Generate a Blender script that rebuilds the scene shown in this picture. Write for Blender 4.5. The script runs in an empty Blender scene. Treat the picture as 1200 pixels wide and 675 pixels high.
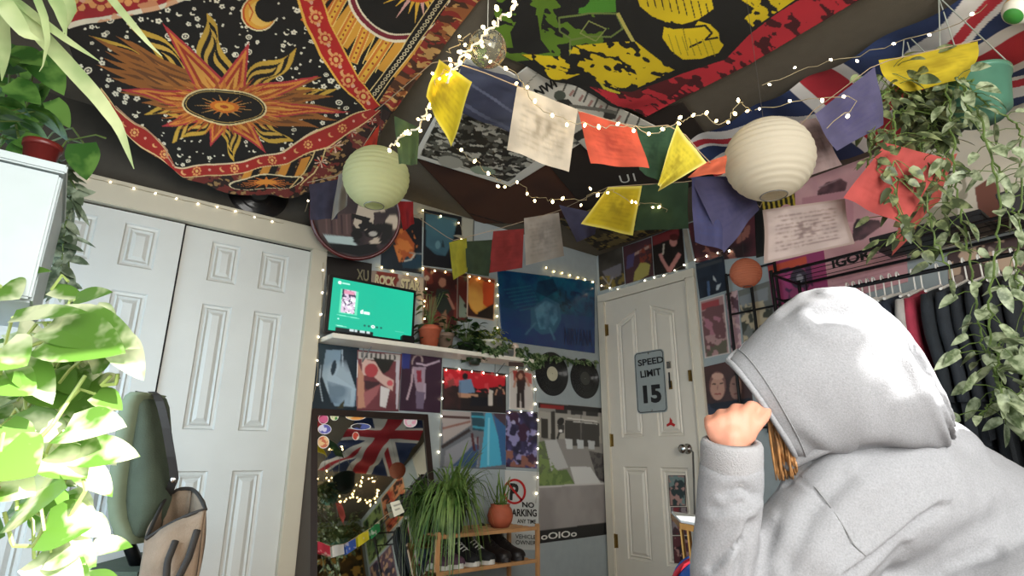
import bpy, bmesh, math, random
import numpy as np
from mathutils import Vector
random.seed(7); RNG = np.random.RandomState(5)
scene = bpy.context.scene
COL = scene.collection

# ---------------------------------------------------------------- camera
F, YAW, PITCH, ROLL = 665.7, 0.657175, 0.286869, 0.003958
CAM = np.array([0.0, 0.0, 0.893])
def _rot(y, p, r):
    f = np.array([math.sin(y)*math.cos(p), math.cos(y)*math.cos(p), math.sin(p)])
    rt = np.array([math.cos(y), -math.sin(y), 0.0]); up = np.cross(rt, f)
    c, s = math.cos(r), math.sin(r)
    return np.array([c*rt+s*up, -s*rt+c*up, f])
ROT = _rot(YAW, PITCH, ROLL)
cd = bpy.data.cameras.new('camera'); cam = bpy.data.objects.new('camera', cd); COL.objects.link(cam)
from mathutils import Matrix
mm = Matrix.Identity(4)
for i in range(3):
    mm[i][0] = ROT[0][i]; mm[i][1] = ROT[1][i]; mm[i][2] = -ROT[2][i]; mm[i][3] = CAM[i]
cam.matrix_world = mm
cd.sensor_width = 36.0; cd.lens = F/1200*36.0; cd.clip_start = 0.02; cd.clip_end = 60
scene.camera = cam

# ---------------------------------------------------------------- light and exposure
vs = scene.view_settings
vs.view_transform = 'Standard'; vs.look = 'None'; vs.gamma = 1.0; vs.use_curve_mapping = False
vs.exposure = 0.52
world = bpy.data.worlds.new('world'); scene.world = world; world.use_nodes = True
wn = world.node_tree; wn.nodes.clear()
wb = wn.nodes.new('ShaderNodeBackground'); wo = wn.nodes.new('ShaderNodeOutputWorld')
wb.inputs[0].default_value = (0.75, 0.88, 1.0, 1); wb.inputs[1].default_value = 1.0
wn.links.new(wb.outputs[0], wo.inputs[0])
def light(name, kind, loc, direction, energy, color, **kw):
    l = bpy.data.lights.new(name, kind); o = bpy.data.objects.new(name, l); COL.objects.link(o)
    o.location = loc; l.energy = energy; l.color = color
    o.rotation_euler = Vector(direction).to_track_quat('-Z', 'Y').to_euler()
    for k, v in kw.items(): setattr(l, k, v)
    return o
SUN_DIR = Vector((-0.36, 0.90, -0.50)).normalized()
light('sun', 'SUN', (0, -3, 4), SUN_DIR, 13.5, (1.0, 0.97, 0.92), angle=0.005)
light('window_daylight', 'AREA', (0.55, -1.05, 1.45), (0.35, 1, -0.10), 84.0, (1.0, 0.96, 0.89), shape='RECTANGLE', size=2.4, size_y=1.5)
light('side_window_daylight', 'AREA', (-0.74, 2.15, 0.85), (1.0, 0.35, -0.25), 20.0, (0.58, 0.80, 1.0), shape='RECTANGLE', size=1.2, size_y=1.2)

# ---------------------------------------------------------------- geometry from the photograph's perspective
def ray(px, py): return ROT.T @ np.array([(px-600)/F, (337.5-py)/F, 1.0])
def C(px, py, d): return CAM + ray(px, py)*d
YB, XD, ZC = 2.97, 3.14, 2.42
def onY(px, py, Y): r = ray(px, py); return CAM + r*(Y/r[1])
def onX(px, py, X): r = ray(px, py); return CAM + r*(X/r[0])
def onZ(px, py, Z): r = ray(px, py); return CAM + r*((Z-CAM[2])/r[2])
class Plane:
    def __init__(s, o, a, b, n):
        s.o = np.array(o, float); s.a = np.array(a, float); s.b = np.array(b, float); s.n = np.array(n, float)
    def off(s, d): return Plane(s.o+s.n*d, s.a, s.b, s.n)
    def tr(s, p):
        r = ray(*p); t = np.dot(s.o-CAM, s.n)/np.dot(r, s.n); q = CAM+r*t-s.o
        return np.array([np.dot(q, s.a), np.dot(q, s.b)])
    def at(s, A, B, D=0.0):
        A = np.asarray(A)[..., None]; B = np.asarray(B)[..., None]
        return s.o + A*s.a + B*s.b + np.asarray(D)[..., None]*s.n
    def pt(s, px, py): q = s.tr((px, py)); return s.at(q[0], q[1])
def plane3(p, q, r):
    a = q-p; a = a/np.linalg.norm(a); n = np.cross(a, r-p); n = n/np.linalg.norm(n)
    if np.dot(n, CAM-p) < 0: n = -n
    b = np.cross(n, a); return Plane(p, a, b, n)
BACK = Plane((0, YB, 0), (1, 0, 0), (0, 0, 1), (0, -1, 0))
RIGHT = Plane((XD, 0, 0), (0, -1, 0), (0, 0, 1), (-1, 0, 0))
CEIL = Plane((0, 0, ZC), (1, 0, 0), (0, 1, 0), (0, 0, -1))

# ---------------------------------------------------------------- materials
def lin(c):
    return tuple((x/12.92 if x <= 0.04045 else ((x+0.055)/1.055)**2.4) for x in c)
def hexc(h): return tuple(int(h[i:i+2], 16)/255 for i in (0, 2, 4))
MATS = {}
def M(name, col, rough=0.6, metal=0.0, var=0.10, scale=18.0, bump=0.0, bscale=60.0, coat=0.0, emit=None, trans=0.0, alpha=1.0):
    if name in MATS: return MATS[name]
    if isinstance(col, str): col = hexc(col)
    m = bpy.data.materials.new(name); m.use_nodes = True; nt = m.node_tree; b = nt.nodes['Principled BSDF']
    L = lin(col)
    tc = nt.nodes.new('ShaderNodeTexCoord'); nz = nt.nodes.new('ShaderNodeTexNoise'); nz.inputs['Scale'].default_value = scale
    nz.inputs['Detail'].default_value = 4; nt.links.new(tc.outputs['Object'], nz.inputs['Vector'])
    rp = nt.nodes.new('ShaderNodeValToRGB'); nt.links.new(nz.outputs['Fac'], rp.inputs['Fac'])
    rp.color_ramp.elements[0].position = 0.3; rp.color_ramp.elements[1].position = 0.7
    rp.color_ramp.elements[0].color = (*[x*(1-var) for x in L], 1)
    rp.color_ramp.elements[1].color = (*[min(1, x*(1+var)) for x in L], 1)
    nt.links.new(rp.outputs[0], b.inputs['Base Color'])
    b.inputs['Roughness'].default_value = rough; b.inputs['Metallic'].default_value = metal
    b.inputs['Coat Weight'].default_value = coat
    if trans: b.inputs['Transmission Weight'].default_value = trans
    if alpha < 1: b.inputs['Alpha'].default_value = alpha
    if emit:
        b.inputs['Emission Color'].default_value = (*lin(emit[0]), 1); b.inputs['Emission Strength'].default_value = emit[1]
    if bump:
        n2 = nt.nodes.new('ShaderNodeTexNoise'); n2.inputs['Scale'].default_value = bscale; n2.inputs['Detail'].default_value = 5
        nt.links.new(tc.outputs['Object'], n2.inputs['Vector'])
        bp = nt.nodes.new('ShaderNodeBump'); bp.inputs['Strength'].default_value = bump; bp.inputs['Distance'].default_value = 0.01
        nt.links.new(n2.outputs['Fac'], bp.inputs['Height']); nt.links.new(bp.outputs[0], b.inputs['Normal'])
    MATS[name] = m; return m
def leafmat(name, dark, light_, scale=22.0, transl=0.45, thresh=(0.45, 0.6), rough=0.42):
    if name in MATS: return MATS[name]
    m = bpy.data.materials.new(name); m.use_nodes = True; nt = m.node_tree; b = nt.nodes['Principled BSDF']; out = nt.nodes['Material Output']
    tc = nt.nodes.new('ShaderNodeTexCoord'); nz = nt.nodes.new('ShaderNodeTexNoise'); nz.inputs['Scale'].default_value = scale; nz.inputs['Detail'].default_value = 3
    nt.links.new(tc.outputs['Object'], nz.inputs['Vector'])
    rp = nt.nodes.new('ShaderNodeValToRGB'); nt.links.new(nz.outputs['Fac'], rp.inputs['Fac'])
    rp.color_ramp.elements[0].position = thresh[0]; rp.color_ramp.elements[1].position = thresh[1]
    rp.color_ramp.elements[0].color = (*lin(hexc(dark)), 1); rp.color_ramp.elements[1].color = (*lin(hexc(light_)), 1)
    nt.links.new(rp.outputs[0], b.inputs['Base Color']); b.inputs['Roughness'].default_value = rough
    tr = nt.nodes.new('ShaderNodeBsdfTranslucent'); nt.links.new(rp.outputs[0], tr.inputs[0])
    mx = nt.nodes.new('ShaderNodeMixShader'); mx.inputs[0].default_value = transl
    nt.links.new(b.outputs[0], mx.inputs[1]); nt.links.new(tr.outputs[0], mx.inputs[2]); nt.links.new(mx.outputs[0], out.inputs[0])
    MATS[name] = m; return m
def printmat(name, rough=0.5, transl=0.0, bump=0.0, bscale=250.0, coat=0.0):
    if name in MATS: return MATS[name]
    m = bpy.data.materials.new(name); m.use_nodes = True; nt = m.node_tree; b = nt.nodes['Principled BSDF']; out = nt.nodes['Material Output']
    at = nt.nodes.new('ShaderNodeVertexColor'); at.layer_name = 'Col'
    nt.links.new(at.outputs[0], b.inputs['Base Color']); b.inputs['Roughness'].default_value = rough; b.inputs['Coat Weight'].default_value = coat
    if bump:
        tc = nt.nodes.new('ShaderNodeTexCoord'); n2 = nt.nodes.new('ShaderNodeTexNoise'); n2.inputs['Scale'].default_value = bscale
        nt.links.new(tc.outputs['Object'], n2.inputs['Vector'])
        bp = nt.nodes.new('ShaderNodeBump'); bp.inputs['Strength'].default_value = bump; bp.inputs['Distance'].default_value = 0.003
        nt.links.new(n2.outputs['Fac'], bp.inputs['Height']); nt.links.new(bp.outputs[0], b.inputs['Normal'])
    if transl:
        tr = nt.nodes.new('ShaderNodeBsdfTranslucent'); nt.links.new(at.outputs[0], tr.inputs[0])
        mx = nt.nodes.new('ShaderNodeMixShader'); mx.inputs[0].default_value = transl
        nt.links.new(b.outputs[0], mx.inputs[1]); nt.links.new(tr.outputs[0], mx.inputs[2]); nt.links.new(mx.outputs[0], out.inputs[0])
    MATS[name] = m; return m

# ---------------------------------------------------------------- object helpers
ORG = {}
def tag(o, label=None, cat=None, group=None, kind=None):
    if label: o['label'] = label
    if cat: o['category'] = cat
    if group: o['group'] = group
    if kind: o['kind'] = kind
    return o
def thing(name, loc, label, cat, group=None):
    o = bpy.data.objects.new(name, None); COL.objects.link(o); o.empty_display_size = 0.05
    o.location = tuple(float(x) for x in loc); ORG[o.name] = np.array(loc, float)
    return tag(o, label, cat, group)
def mesh(name, V, Fc, mat, parent=None, smooth=False):
    """one mesh object; V in world metres"""
    V = np.asarray(V, float)
    if parent is None: org = np.array([(V[:, 0].min()+V[:, 0].max())/2, (V[:, 1].min()+V[:, 1].max())/2, V[:, 2].min()]); po = np.zeros(3)
    else: org = po = ORG[parent.name]
    me = bpy.data.meshes.new(name); me.from_pydata((V-org).tolist(), [], [tuple(int(i) for i in f) for f in Fc]); me.update()
    if smooth: me.polygons.foreach_set('use_smooth', [True]*len(me.polygons))
    me.materials.append(mat)
    o = bpy.data.objects.new(name, me); COL.objects.link(o)
    if parent is None: o.location = tuple(org)
    else: o.parent = parent
    ORG[o.name] = org
    return o
class MB:
    def __init__(s): s.v = []; s.f = []
    def add(s, V, Fc):
        k = len(s.v); s.v += [tuple(map(float, p)) for p in V]; s.f += [tuple(i+k for i in f) for f in Fc]; return s
    def box(s, lo, hi, bev=0.0):
        x0, y0, z0 = lo; x1, y1, z1 = hi
        if not bev:
            return s.add([(x0,y0,z0),(x1,y0,z0),(x1,y1,z0),(x0,y1,z0),(x0,y0,z1),(x1,y0,z1),(x1,y1,z1),(x0,y1,z1)],
                  [(0,3,2,1),(4,5,6,7),(0,1,5,4),(1,2,6,5),(2,3,7,6),(3,0,4,7)])
        bm = bmesh.new(); bmesh.ops.create_cube(bm, size=1)
        for v in bm.verts: v.co = Vector(((x0+x1)/2+v.co.x*(x1-x0), (y0+y1)/2+v.co.y*(y1-y0), (z0+z1)/2+v.co.z*(z1-z0)))
        bmesh.ops.bevel(bm, geom=bm.edges[:], offset=bev, segments=2, affect='EDGES'); bm.verts.index_update()
        s.add([v.co[:] for v in bm.verts], [[v.index for v in f.verts] for f in bm.faces]); bm.free(); return s
    def obox(s, o, ax, ay, az):
        """box from a corner and three edge vectors"""
        o, ax, ay, az = [np.asarray(q, float) for q in (o, ax, ay, az)]
        return s.add([o, o+ax, o+ax+ay, o+ay, o+az, o+ax+az, o+ax+ay+az, o+ay+az],
                     [(0,3,2,1),(4,5,6,7),(0,1,5,4),(1,2,6,5),(2,3,7,6),(3,0,4,7)])
    def tube(s, pts, r, n=8, cap=True, flat=None):
        pts = [np.asarray(p, float) for p in pts]; m = len(pts)
        rr = list(r) if hasattr(r, '__len__') else [r]*m
        k = len(s.v); prev = None
        for i, p in enumerate(pts):
            t = pts[min(i+1, m-1)]-pts[max(i-1, 0)]; t = t/(np.linalg.norm(t)+1e-9)
            if prev is None:
                up = np.array([0, 0, 1.0]) if abs(t[2]) < 0.9 else np.array([1.0, 0, 0])
                u = np.cross(t, up)
            else: u = prev-t*np.dot(prev, t)
            u = u/(np.linalg.norm(u)+1e-9); w = np.cross(t, u); prev = u
            for j in range(n):
                a = 2*math.pi*j/n; s.v.append(tuple(p+rr[i]*(math.cos(a)*u+math.sin(a)*w)))
        for i in range(m-1):
            for j in range(n):
                a = k+i*n+j; b = k+i*n+(j+1) % n; s.f.append((a, b, b+n, a+n))
        if cap: s.f.append(tuple(k+j for j in range(n))[::-1]); s.f.append(tuple(k+(m-1)*n+j for j in range(n)))
        return s
    def lathe(s, c, prof, n=28, axis=(0, 0, 1), sx=1.0, closed=False):
        """prof: (radius, height) pairs; axis through c"""
        ax = np.array(axis, float); ax /= np.linalg.norm(ax)
        u = np.cross(ax, (0, 1, 0) if abs(ax[1]) < .9 else (1, 0, 0)); u /= np.linalg.norm(u); w = np.cross(ax, u)
        k = len(s.v); c = np.asarray(c, float)
        for r, h in prof:
            for j in range(n):
                a = 2*math.pi*j/n; s.v.append(tuple(c+ax*h+r*(sx*math.cos(a)*u+math.sin(a)*w)))
        for i in range(len(prof)-1):
            for j in range(n):
                a = k+i*n+j; b = k+i*n+(j+1) % n; s.f.append((a, b, b+n, a+n))
        return s
    def ball(s, c, r, n=12, m=8, sc=(1, 1, 1)):
        k = len(s.v)
        for i in range(m+1):
            th = math.pi*i/m
            for j in range(n):
                a = 2*math.pi*j/n
                s.v.append((c[0]+r*sc[0]*math.sin(th)*math.cos(a), c[1]+r*sc[1]*math.sin(th)*math.sin(a), c[2]+r*sc[2]*math.cos(th)))
        for i in range(m):
            for j in range(n):
                a = k+i*n+j; b = k+i*n+(j+1) % n; s.f.append((a, a+n, b+n, b))
        return s
    def build(s, name, mat, parent=None, smooth=False): return mesh(name, s.v, s.f, mat, parent, smooth)
def dup(root, loc, label=None, group=None):
    r = root.copy(); COL.objects.link(r); r.location = tuple(float(x) for x in loc); ORG[r.name] = np.array(loc, float)
    if label: r['label'] = label
    if group: r['group'] = group
    for ch in list(root.children):
        c = ch.copy(); COL.objects.link(c); c.parent = r
        for g in list(ch.children):
            d = g.copy(); COL.objects.link(d); d.parent = c
    return r

# ---------------------------------------------------------------- printed sheets (posters, cloths): a fine grid with a printed colour per point
def vnoise(A, B, scale, seed=0, oct=3):
    rs = np.random.RandomState(seed); out = np.zeros_like(A); amp = 1.0; tot = 0
    for o in range(oct):
        g = rs.rand(64, 64); x = A*scale*2**o+17.3*o; y = B*scale*2**o+5.1*o
        xi = np.floor(x).astype(int); yi = np.floor(y).astype(int); fx = x-xi; fy = y-yi
        fx = fx*fx*(3-2*fx); fy = fy*fy*(3-2*fy)
        g00 = g[xi % 64, yi % 64]; g10 = g[(xi+1) % 64, yi % 64]; g01 = g[xi % 64, (yi+1) % 64]; g11 = g[(xi+1) % 64, (yi+1) % 64]
        out += amp*((g00*(1-fx)+g10*fx)*(1-fy)+(g01*(1-fx)+g11*fx)*fy); tot += amp; amp *= 0.5
    return out/tot
def resample(poly, n):
    P = np.array(poly, float); d = np.r_[0, np.cumsum(np.linalg.norm(np.diff(P, axis=0), axis=1))]; t = np.linspace(0, d[-1], n)
    return np.stack([np.interp(t, d, P[:, k]) for k in range(P.shape[1])], 1)
class Sheet:
    """plane sheet: edges = corner list [TL,TR,BR,BL] or (top,right,bottom,left) polylines, all as sighted points carried onto the plane.
       free sheet: plane None and four 3-D corners; painted in 0..100 units."""
    def __init__(s, plane, edges, nx, ny, corners3=None):
        s.plane = plane; s.nx = nx; s.ny = ny
        U, V = np.meshgrid(np.linspace(0, 1, nx+1), np.linspace(0, 1, ny+1)); s.U = U; s.V = V
        if plane is not None:
            if len(edges) == 4 and np.isscalar(edges[0][0]):
                TL, TR, BR, BL = [tuple(e) for e in edges]; edges = ([TL, TR], [TR, BR], [TL, BL], [BL, BR])
                top, right, left, bot = edges
            else: top, right, bot, left = edges    # top l>r, right t>b, bottom l>r, left t>b
            T = lambda L: np.array([plane.tr(p) for p in L])
            top, right, bot, left = resample(T(top), nx+1), resample(T(right), ny+1), resample(T(bot), nx+1), resample(T(left), ny+1)
            u = U[..., None]; v = V[..., None]
            AB = (1-v)*top[None]+v*bot[None]+(1-u)*left[:, None]+u*right[:, None]-((1-u)*(1-v)*top[0]+u*(1-v)*top[-1]+(1-u)*v*bot[0]+u*v*bot[-1])
            s.A = AB[..., 0]; s.B = AB[..., 1]; s.P = None
        else:
            TL, TR, BR, BL = [np.asarray(q, float) for q in corners3]; u = U[..., None]; v = V[..., None]
            s.P = (1-u)*(1-v)*TL+u*(1-v)*TR+u*v*BR+(1-u)*v*BL
            s.A = U*100; s.B = V*100
        s.D = np.zeros_like(s.A); s.c = np.zeros(s.A.shape+(3,)); s.m = None
    def T(s, p): return s.plane.tr(p) if s.plane is not None else np.array(p, float)
    def col(s, c): return np.array(lin(hexc(c) if isinstance(c, str) else c))
    def put(s, mask, c, a=1.0):
        w = (mask.astype(float)*a)[..., None]; s.c = s.c*(1-w)+s.col(c)*w; return s
    def fill(s, c): s.c[:] = s.col(c); return s
    def inside(s, pts):
        Q = np.array([s.T(p) for p in pts]); lo = Q.min(0); hi = Q.max(0)
        bb = (s.A >= lo[0]) & (s.A <= hi[0]) & (s.B >= lo[1]) & (s.B <= hi[1]); idx = np.where(bb)
        x = s.A[idx]; y = s.B[idx]; ins = np.zeros(x.shape, bool); n = len(Q)
        for i in range(n):
            x0, y0 = Q[i]; x1, y1 = Q[(i+1) % n]
            if y0 == y1: continue
            cr = ((y0 > y) != (y1 > y)) & (x < (x1-x0)*(y-y0)/(y1-y0)+x0); ins ^= cr
        mk = np.zeros(s.A.shape, bool); mk[idx] = ins; return mk
    def poly(s, pts, c, a=1.0): return s.put(s.inside(pts), c, a)
    def ell(s, cx, cy, rx, ry, c, rot=0.0, a=1.0, n=22):
        co, si = math.cos(math.radians(rot)), math.sin(math.radians(rot))
        return s.poly([(cx+rx*math.cos(t)*co-ry*math.sin(t)*si, cy+rx*math.cos(t)*si+ry*math.sin(t)*co) for t in np.linspace(0, 2*math.pi, n, endpoint=False)], c, a)
    def line(s, pts, w, c, a=1.0):
        for p, q in zip(pts[:-1], pts[1:]):
            d = np.array(q, float)-p; L = np.hypot(*d)+1e-9; n = np.array([-d[1], d[0]])/L*w/2; e = d/L*w*0.2
            s.poly([tuple(p-e+n), tuple(q+e+n), tuple(q+e-n), tuple(p-e-n)], c, a)
        return s
    def blotch(s, mask, c, scale, thr=0.5, seed=0, a=1.0, oct=3, sa=1.0):
        k = 1.0 if s.plane is not None else 0.01
        mk = vnoise(s.A*k*sa, s.B*k, scale, seed, oct) > thr
        return s.put(mk & mask, c, a) if mask is not None else s.put(mk, c, a)
    def soft(s, mask, c, scale, seed=0, a=1.0, lo=.35, hi=.65):
        k = 1.0 if s.plane is not None else 0.01
        w = np.clip((vnoise(s.A*k, s.B*k, scale, seed)-lo)/(hi-lo), 0, 1)
        if mask is not None: w = w*mask
        return s.put(w, c, a)
    def grad(s, c0, c1, horiz=False):
        t = (s.U if horiz else s.V)[..., None]; s.c = s.col(c0)*(1-t)+s.col(c1)*t; return s
    def blur(s, k=1):
        for _ in range(k):
            p = np.pad(s.c, ((1, 1), (1, 1), (0, 0)), mode='edge')
            s.c = (p[1:-1, 1:-1]*2+p[:-2, 1:-1]+p[2:, 1:-1]+p[1:-1, :-2]+p[1:-1, 2:])/6
        return s
    def build(s, name, mat, parent=None, thick=0.0):
        ny, nx = s.A.shape
        if s.P is None: V = s.plane.at(s.A, s.B, s.D)
        else:
            n = np.cross(s.P[0, -1]-s.P[0, 0], s.P[-1, 0]-s.P[0, 0]); n /= np.linalg.norm(n); V = s.P+s.D[..., None]*n
        V = V.reshape(-1, 3)
        i = np.arange((ny-1)*(nx-1)); r = i//(nx-1); q = i % (nx-1); a = r*nx+q
        Fc = np.stack([a, a+nx, a+nx+1, a+1], 1)
        if thick and s.P is None:
            rim = np.r_[np.arange(nx), np.arange(1, ny)*nx+nx-1, (ny-1)*nx+np.arange(nx-2, -1, -1), np.arange(ny-2, 0, -1)*nx]
            k = len(V); V = np.vstack([V, V[rim]-s.plane.n*thick]); m = len(rim); j = np.arange(m)
            Fc = np.vstack([Fc, np.stack([rim, rim[(j+1) % m], k+(j+1) % m, k+j], 1)])
            cc = np.vstack([s.c.reshape(-1, 3), s.c.reshape(-1, 3)[rim]])
        else: cc = s.c.reshape(-1, 3)
        if parent is None: org = np.array([(V[:, 0].min()+V[:, 0].max())/2, (V[:, 1].min()+V[:, 1].max())/2, V[:, 2].min()])
        else: org = ORG[parent.name]
        me = bpy.data.meshes.new(name); nv = len(V); nf = len(Fc)
        me.vertices.add(nv); me.vertices.foreach_set('co', (V-org).ravel())
        me.loops.add(nf*4); me.loops.foreach_set('vertex_index', Fc.ravel().astype(np.int32))
        me.polygons.add(nf); me.polygons.foreach_set('loop_start', np.arange(0, nf*4, 4, dtype=np.int32)); me.polygons.foreach_set('loop_total', np.full(nf, 4, dtype=np.int32))
        me.update(calc_edges=True); me.polygons.foreach_set('use_smooth', np.ones(nf, bool))
        ca = me.color_attributes.new('Col', 'FLOAT_COLOR', 'POINT')
        ca.data.foreach_set('color', np.c_[np.clip(cc, 0, 1), np.ones(nv)].ravel())
        me.materials.append(mat); o = bpy.data.objects.new(name, me); COL.objects.link(o)
        if parent is None: o.location = tuple(org)
        else: o.parent = parent
        ORG[o.name] = org; return o
PAPER = printmat('printed_paper', 0.45); GLOSS = printmat('printed_gloss', 0.25, coat=0.2); CLOTH = printmat('printed_cloth', 0.95, 0.12, bump=0.3)
THIN = printmat('thin_flag_cloth', 0.95, 0.45, bump=0.2)
_tc = {}
def textmesh(string, bold=0.0):
    cu = bpy.data.curves.new('t', 'FONT'); cu.body = string; cu.offset = bold; cu.resolution_u = 3
    o = bpy.data.objects.new('t', cu); COL.objects.link(o); dg = bpy.context.evaluated_depsgraph_get(); dg.update()
    me = bpy.data.meshes.new_from_object(o.evaluated_get(dg)); V = np.array([v.co[:] for v in me.vertices]); Fc = [tuple(p.vertices) for p in me.polygons]
    bpy.data.objects.remove(o); bpy.data.curves.remove(cu); bpy.data.meshes.remove(me); return V, Fc
def lettering(string, plane, TL, TR, BL, mat, parent, name='lettering', bold=0.0, off=0.0015, depth=0.0012):
    """writing whose box runs from TL to TR and down to BL (sighted points) on the plane"""
    V, Fc = textmesh(string, bold); lo = V.min(0); hi = V.max(0); pl = plane.off(off)
    a, b, c = pl.tr(TL), pl.tr(TR), pl.tr(BL)
    u = (V[:, 0]-lo[0])/(hi[0]-lo[0]); v = (hi[1]-V[:, 1])/(hi[1]-lo[1])
    AB = a+u[:, None]*(b-a)+v[:, None]*(c-a)
    return mesh(name, pl.at(AB[:, 0], AB[:, 1]), Fc, mat, parent)
# ================================================================ the room
WALLM = M('grey_blue_wall_paint', (0.60, 0.635, 0.64), 0.75, var=0.04, bump=0.08, bscale=160)
CEILM = M('dark_taupe_ceiling_paint', (0.35, 0.32, 0.27), 0.85, var=0.06, bump=0.15, bscale=120)
TRIMM = M('cream_trim_paint', (0.84, 0.81, 0.74), 0.45, var=0.03, scale=8)
DOORM = M('cream_door_paint', (0.84, 0.81, 0.75), 0.42, var=0.03, scale=6, bump=0.05, bscale=200)
CLOSM = M('white_closet_paint', (0.74, 0.745, 0.72), 0.45, var=0.03, scale=6, bump=0.05, bscale=200)
FLOORM = M('brown_wood_floor', (0.42, 0.30, 0.20), 0.4, var=0.3, scale=5)
BLACKM = M('black_metal', (0.06, 0.06, 0.065), 0.4, metal=0.4, var=0.1)
CHROME = M('brushed_chrome', (0.75, 0.74, 0.72), 0.22, metal=1.0, var=0.05)
BRASS = M('aged_brass', (0.55, 0.45, 0.25), 0.35, metal=0.9, var=0.2)
WHITEP = M('white_plastic', (0.85, 0.85, 0.82), 0.4, var=0.03)

def struct(name, V=None, mb=None, mat=None, label=None):
    o = mb.build(name, mat); o['kind'] = 'structure'
    if label: o['label'] = label
    return o
XL, YR = -0.85, -1.15
struct('floor', mb=MB().box((XL-0.1, YR-0.1, -0.1), (XD+0.1, YB+0.1, 0)), mat=FLOORM, label='brown wood floor of the bedroom')
struct('ceiling', mb=MB().box((XL-0.1, YR-0.1, ZC), (XD+0.1, YB+0.1, ZC+0.1)), mat=CEILM, label='dark taupe bedroom ceiling')
struct('wall_back', mb=MB().box((XL-0.1, YB, 0), (XD+0.1, YB+0.1, ZC)), mat=WALLM, label='grey blue wall holding the closet doors, shelf and posters')
struct('wall_right', mb=MB().box((XD, YR-0.1, 0), (XD+0.1, YB, ZC)), mat=WALLM, label='grey blue wall with the cream door and clothes rack')
# rear wall with its big window behind the camera, side wall with a window by the plants
def wall_with_hole(name, axis, c0, c1, lo, hi, h, label):
    mb = MB(); (a0, a1) = lo, hi; (u0, u1, z0, z1) = h
    def bx(a, b, za, zb):
        if b-a < 1e-3 or zb-za < 1e-3: return
        mb.box((a, c0, za), (b, c1, zb)) if axis == 'x' else mb.box((c0, a, za), (c1, b, zb))
    bx(a0, u0, 0, ZC); bx(u1, a1, 0, ZC); bx(u0, u1, 0, z0); bx(u0, u1, z1, ZC)
    return struct(name, mb=mb, mat=WALLM, label=label)
RW = (-0.75, 1.30, 0.75, 2.34); RT = (1.52, 2.40, 1.72, 2.34)  # RT: added unseen window, sized so the sun reaches the hood
mb = MB()
for (a, b, za, zb) in ((XL-.1, RW[0], 0, ZC), (RW[0], RW[1], 0, RW[2]), (RW[0], RW[1], RW[3], ZC), (RW[1], RT[0], 0, ZC), (RT[0], RT[1], 0, RT[2]), (RT[0], RT[1], RT[3], ZC), (RT[1], XD+.1, 0, ZC)): mb.box((a, YR-.1, za), (b, YR, zb))
struct('wall_rear', mb=mb, mat=WALLM, label='grey blue wall behind the viewer with its windows')
SW = (1.70, 2.65, 0.65, 1.95)
wall_with_hole('wall_left', 'y', XL-0.1, XL, YR, YB, SW, 'grey blue wall on the left with a window by the plants')
def window_frame(name, axis, c0, c1, h, bars, label):
    u0, u1, z0, z1 = h; mb = MB(); w = 0.045
    def bx(a, b, za, zb):
        mb.box((a, c0, za), (b, c1, zb)) if axis == 'x' else mb.box((c0, a, za), (c1, b, zb))
    bx(u0, u0+w, z0, z1); bx(u1-w, u1, z0, z1); bx(u0, u1, z0, z0+w); bx(u0, u1, z1-w, z1)
    for b in bars: bx(b-0.02, b+0.02, z0, z1)
    return struct(name, mb=mb, mat=TRIMM, label=label)
window_frame('window_1', 'x', YR-0.08, YR-0.03, RW, [0.0], 'wide window behind the viewer')
window_frame('window_3', 'x', YR-0.08, YR-0.03, RT, [], 'small high window added behind the viewer to bring sun onto the hood')
window_frame('window_2', 'y', XL-0.08, XL-0.03, SW, [2.15], 'window on the left beside the plants')

# added unseen sheet, its top edge cut to mask the sun around the hood
m = MB(); P_ = []
for k in range(151):
    x = 1.47+.006*k; zh = 2.33 if x < 1.622 else float(np.interp(x, [1.622, 1.63, 1.64, 1.66, 1.70, 1.80, 2.4], [1.90, 1.86, 1.84, 1.82, 1.795, 1.765, 1.74]))
    P_.append((x, YR+.03+.006*math.sin(k*.7), 1.70, zh))
for a, b in zip(P_[:-1], P_[1:]): m.add([(a[0], a[1], a[2]), (b[0], b[1], b[2]), (b[0], b[1], b[3]), (a[0], a[1], a[3])], [(0, 1, 2, 3)])
o = m.build('sun_mask', M('cream_sun_mask', (.7, .68, .62), .9), None, True); tag(o, 'cream sheet added at the high window behind the viewer to mask sun on the hood', 'sun_mask')

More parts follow.
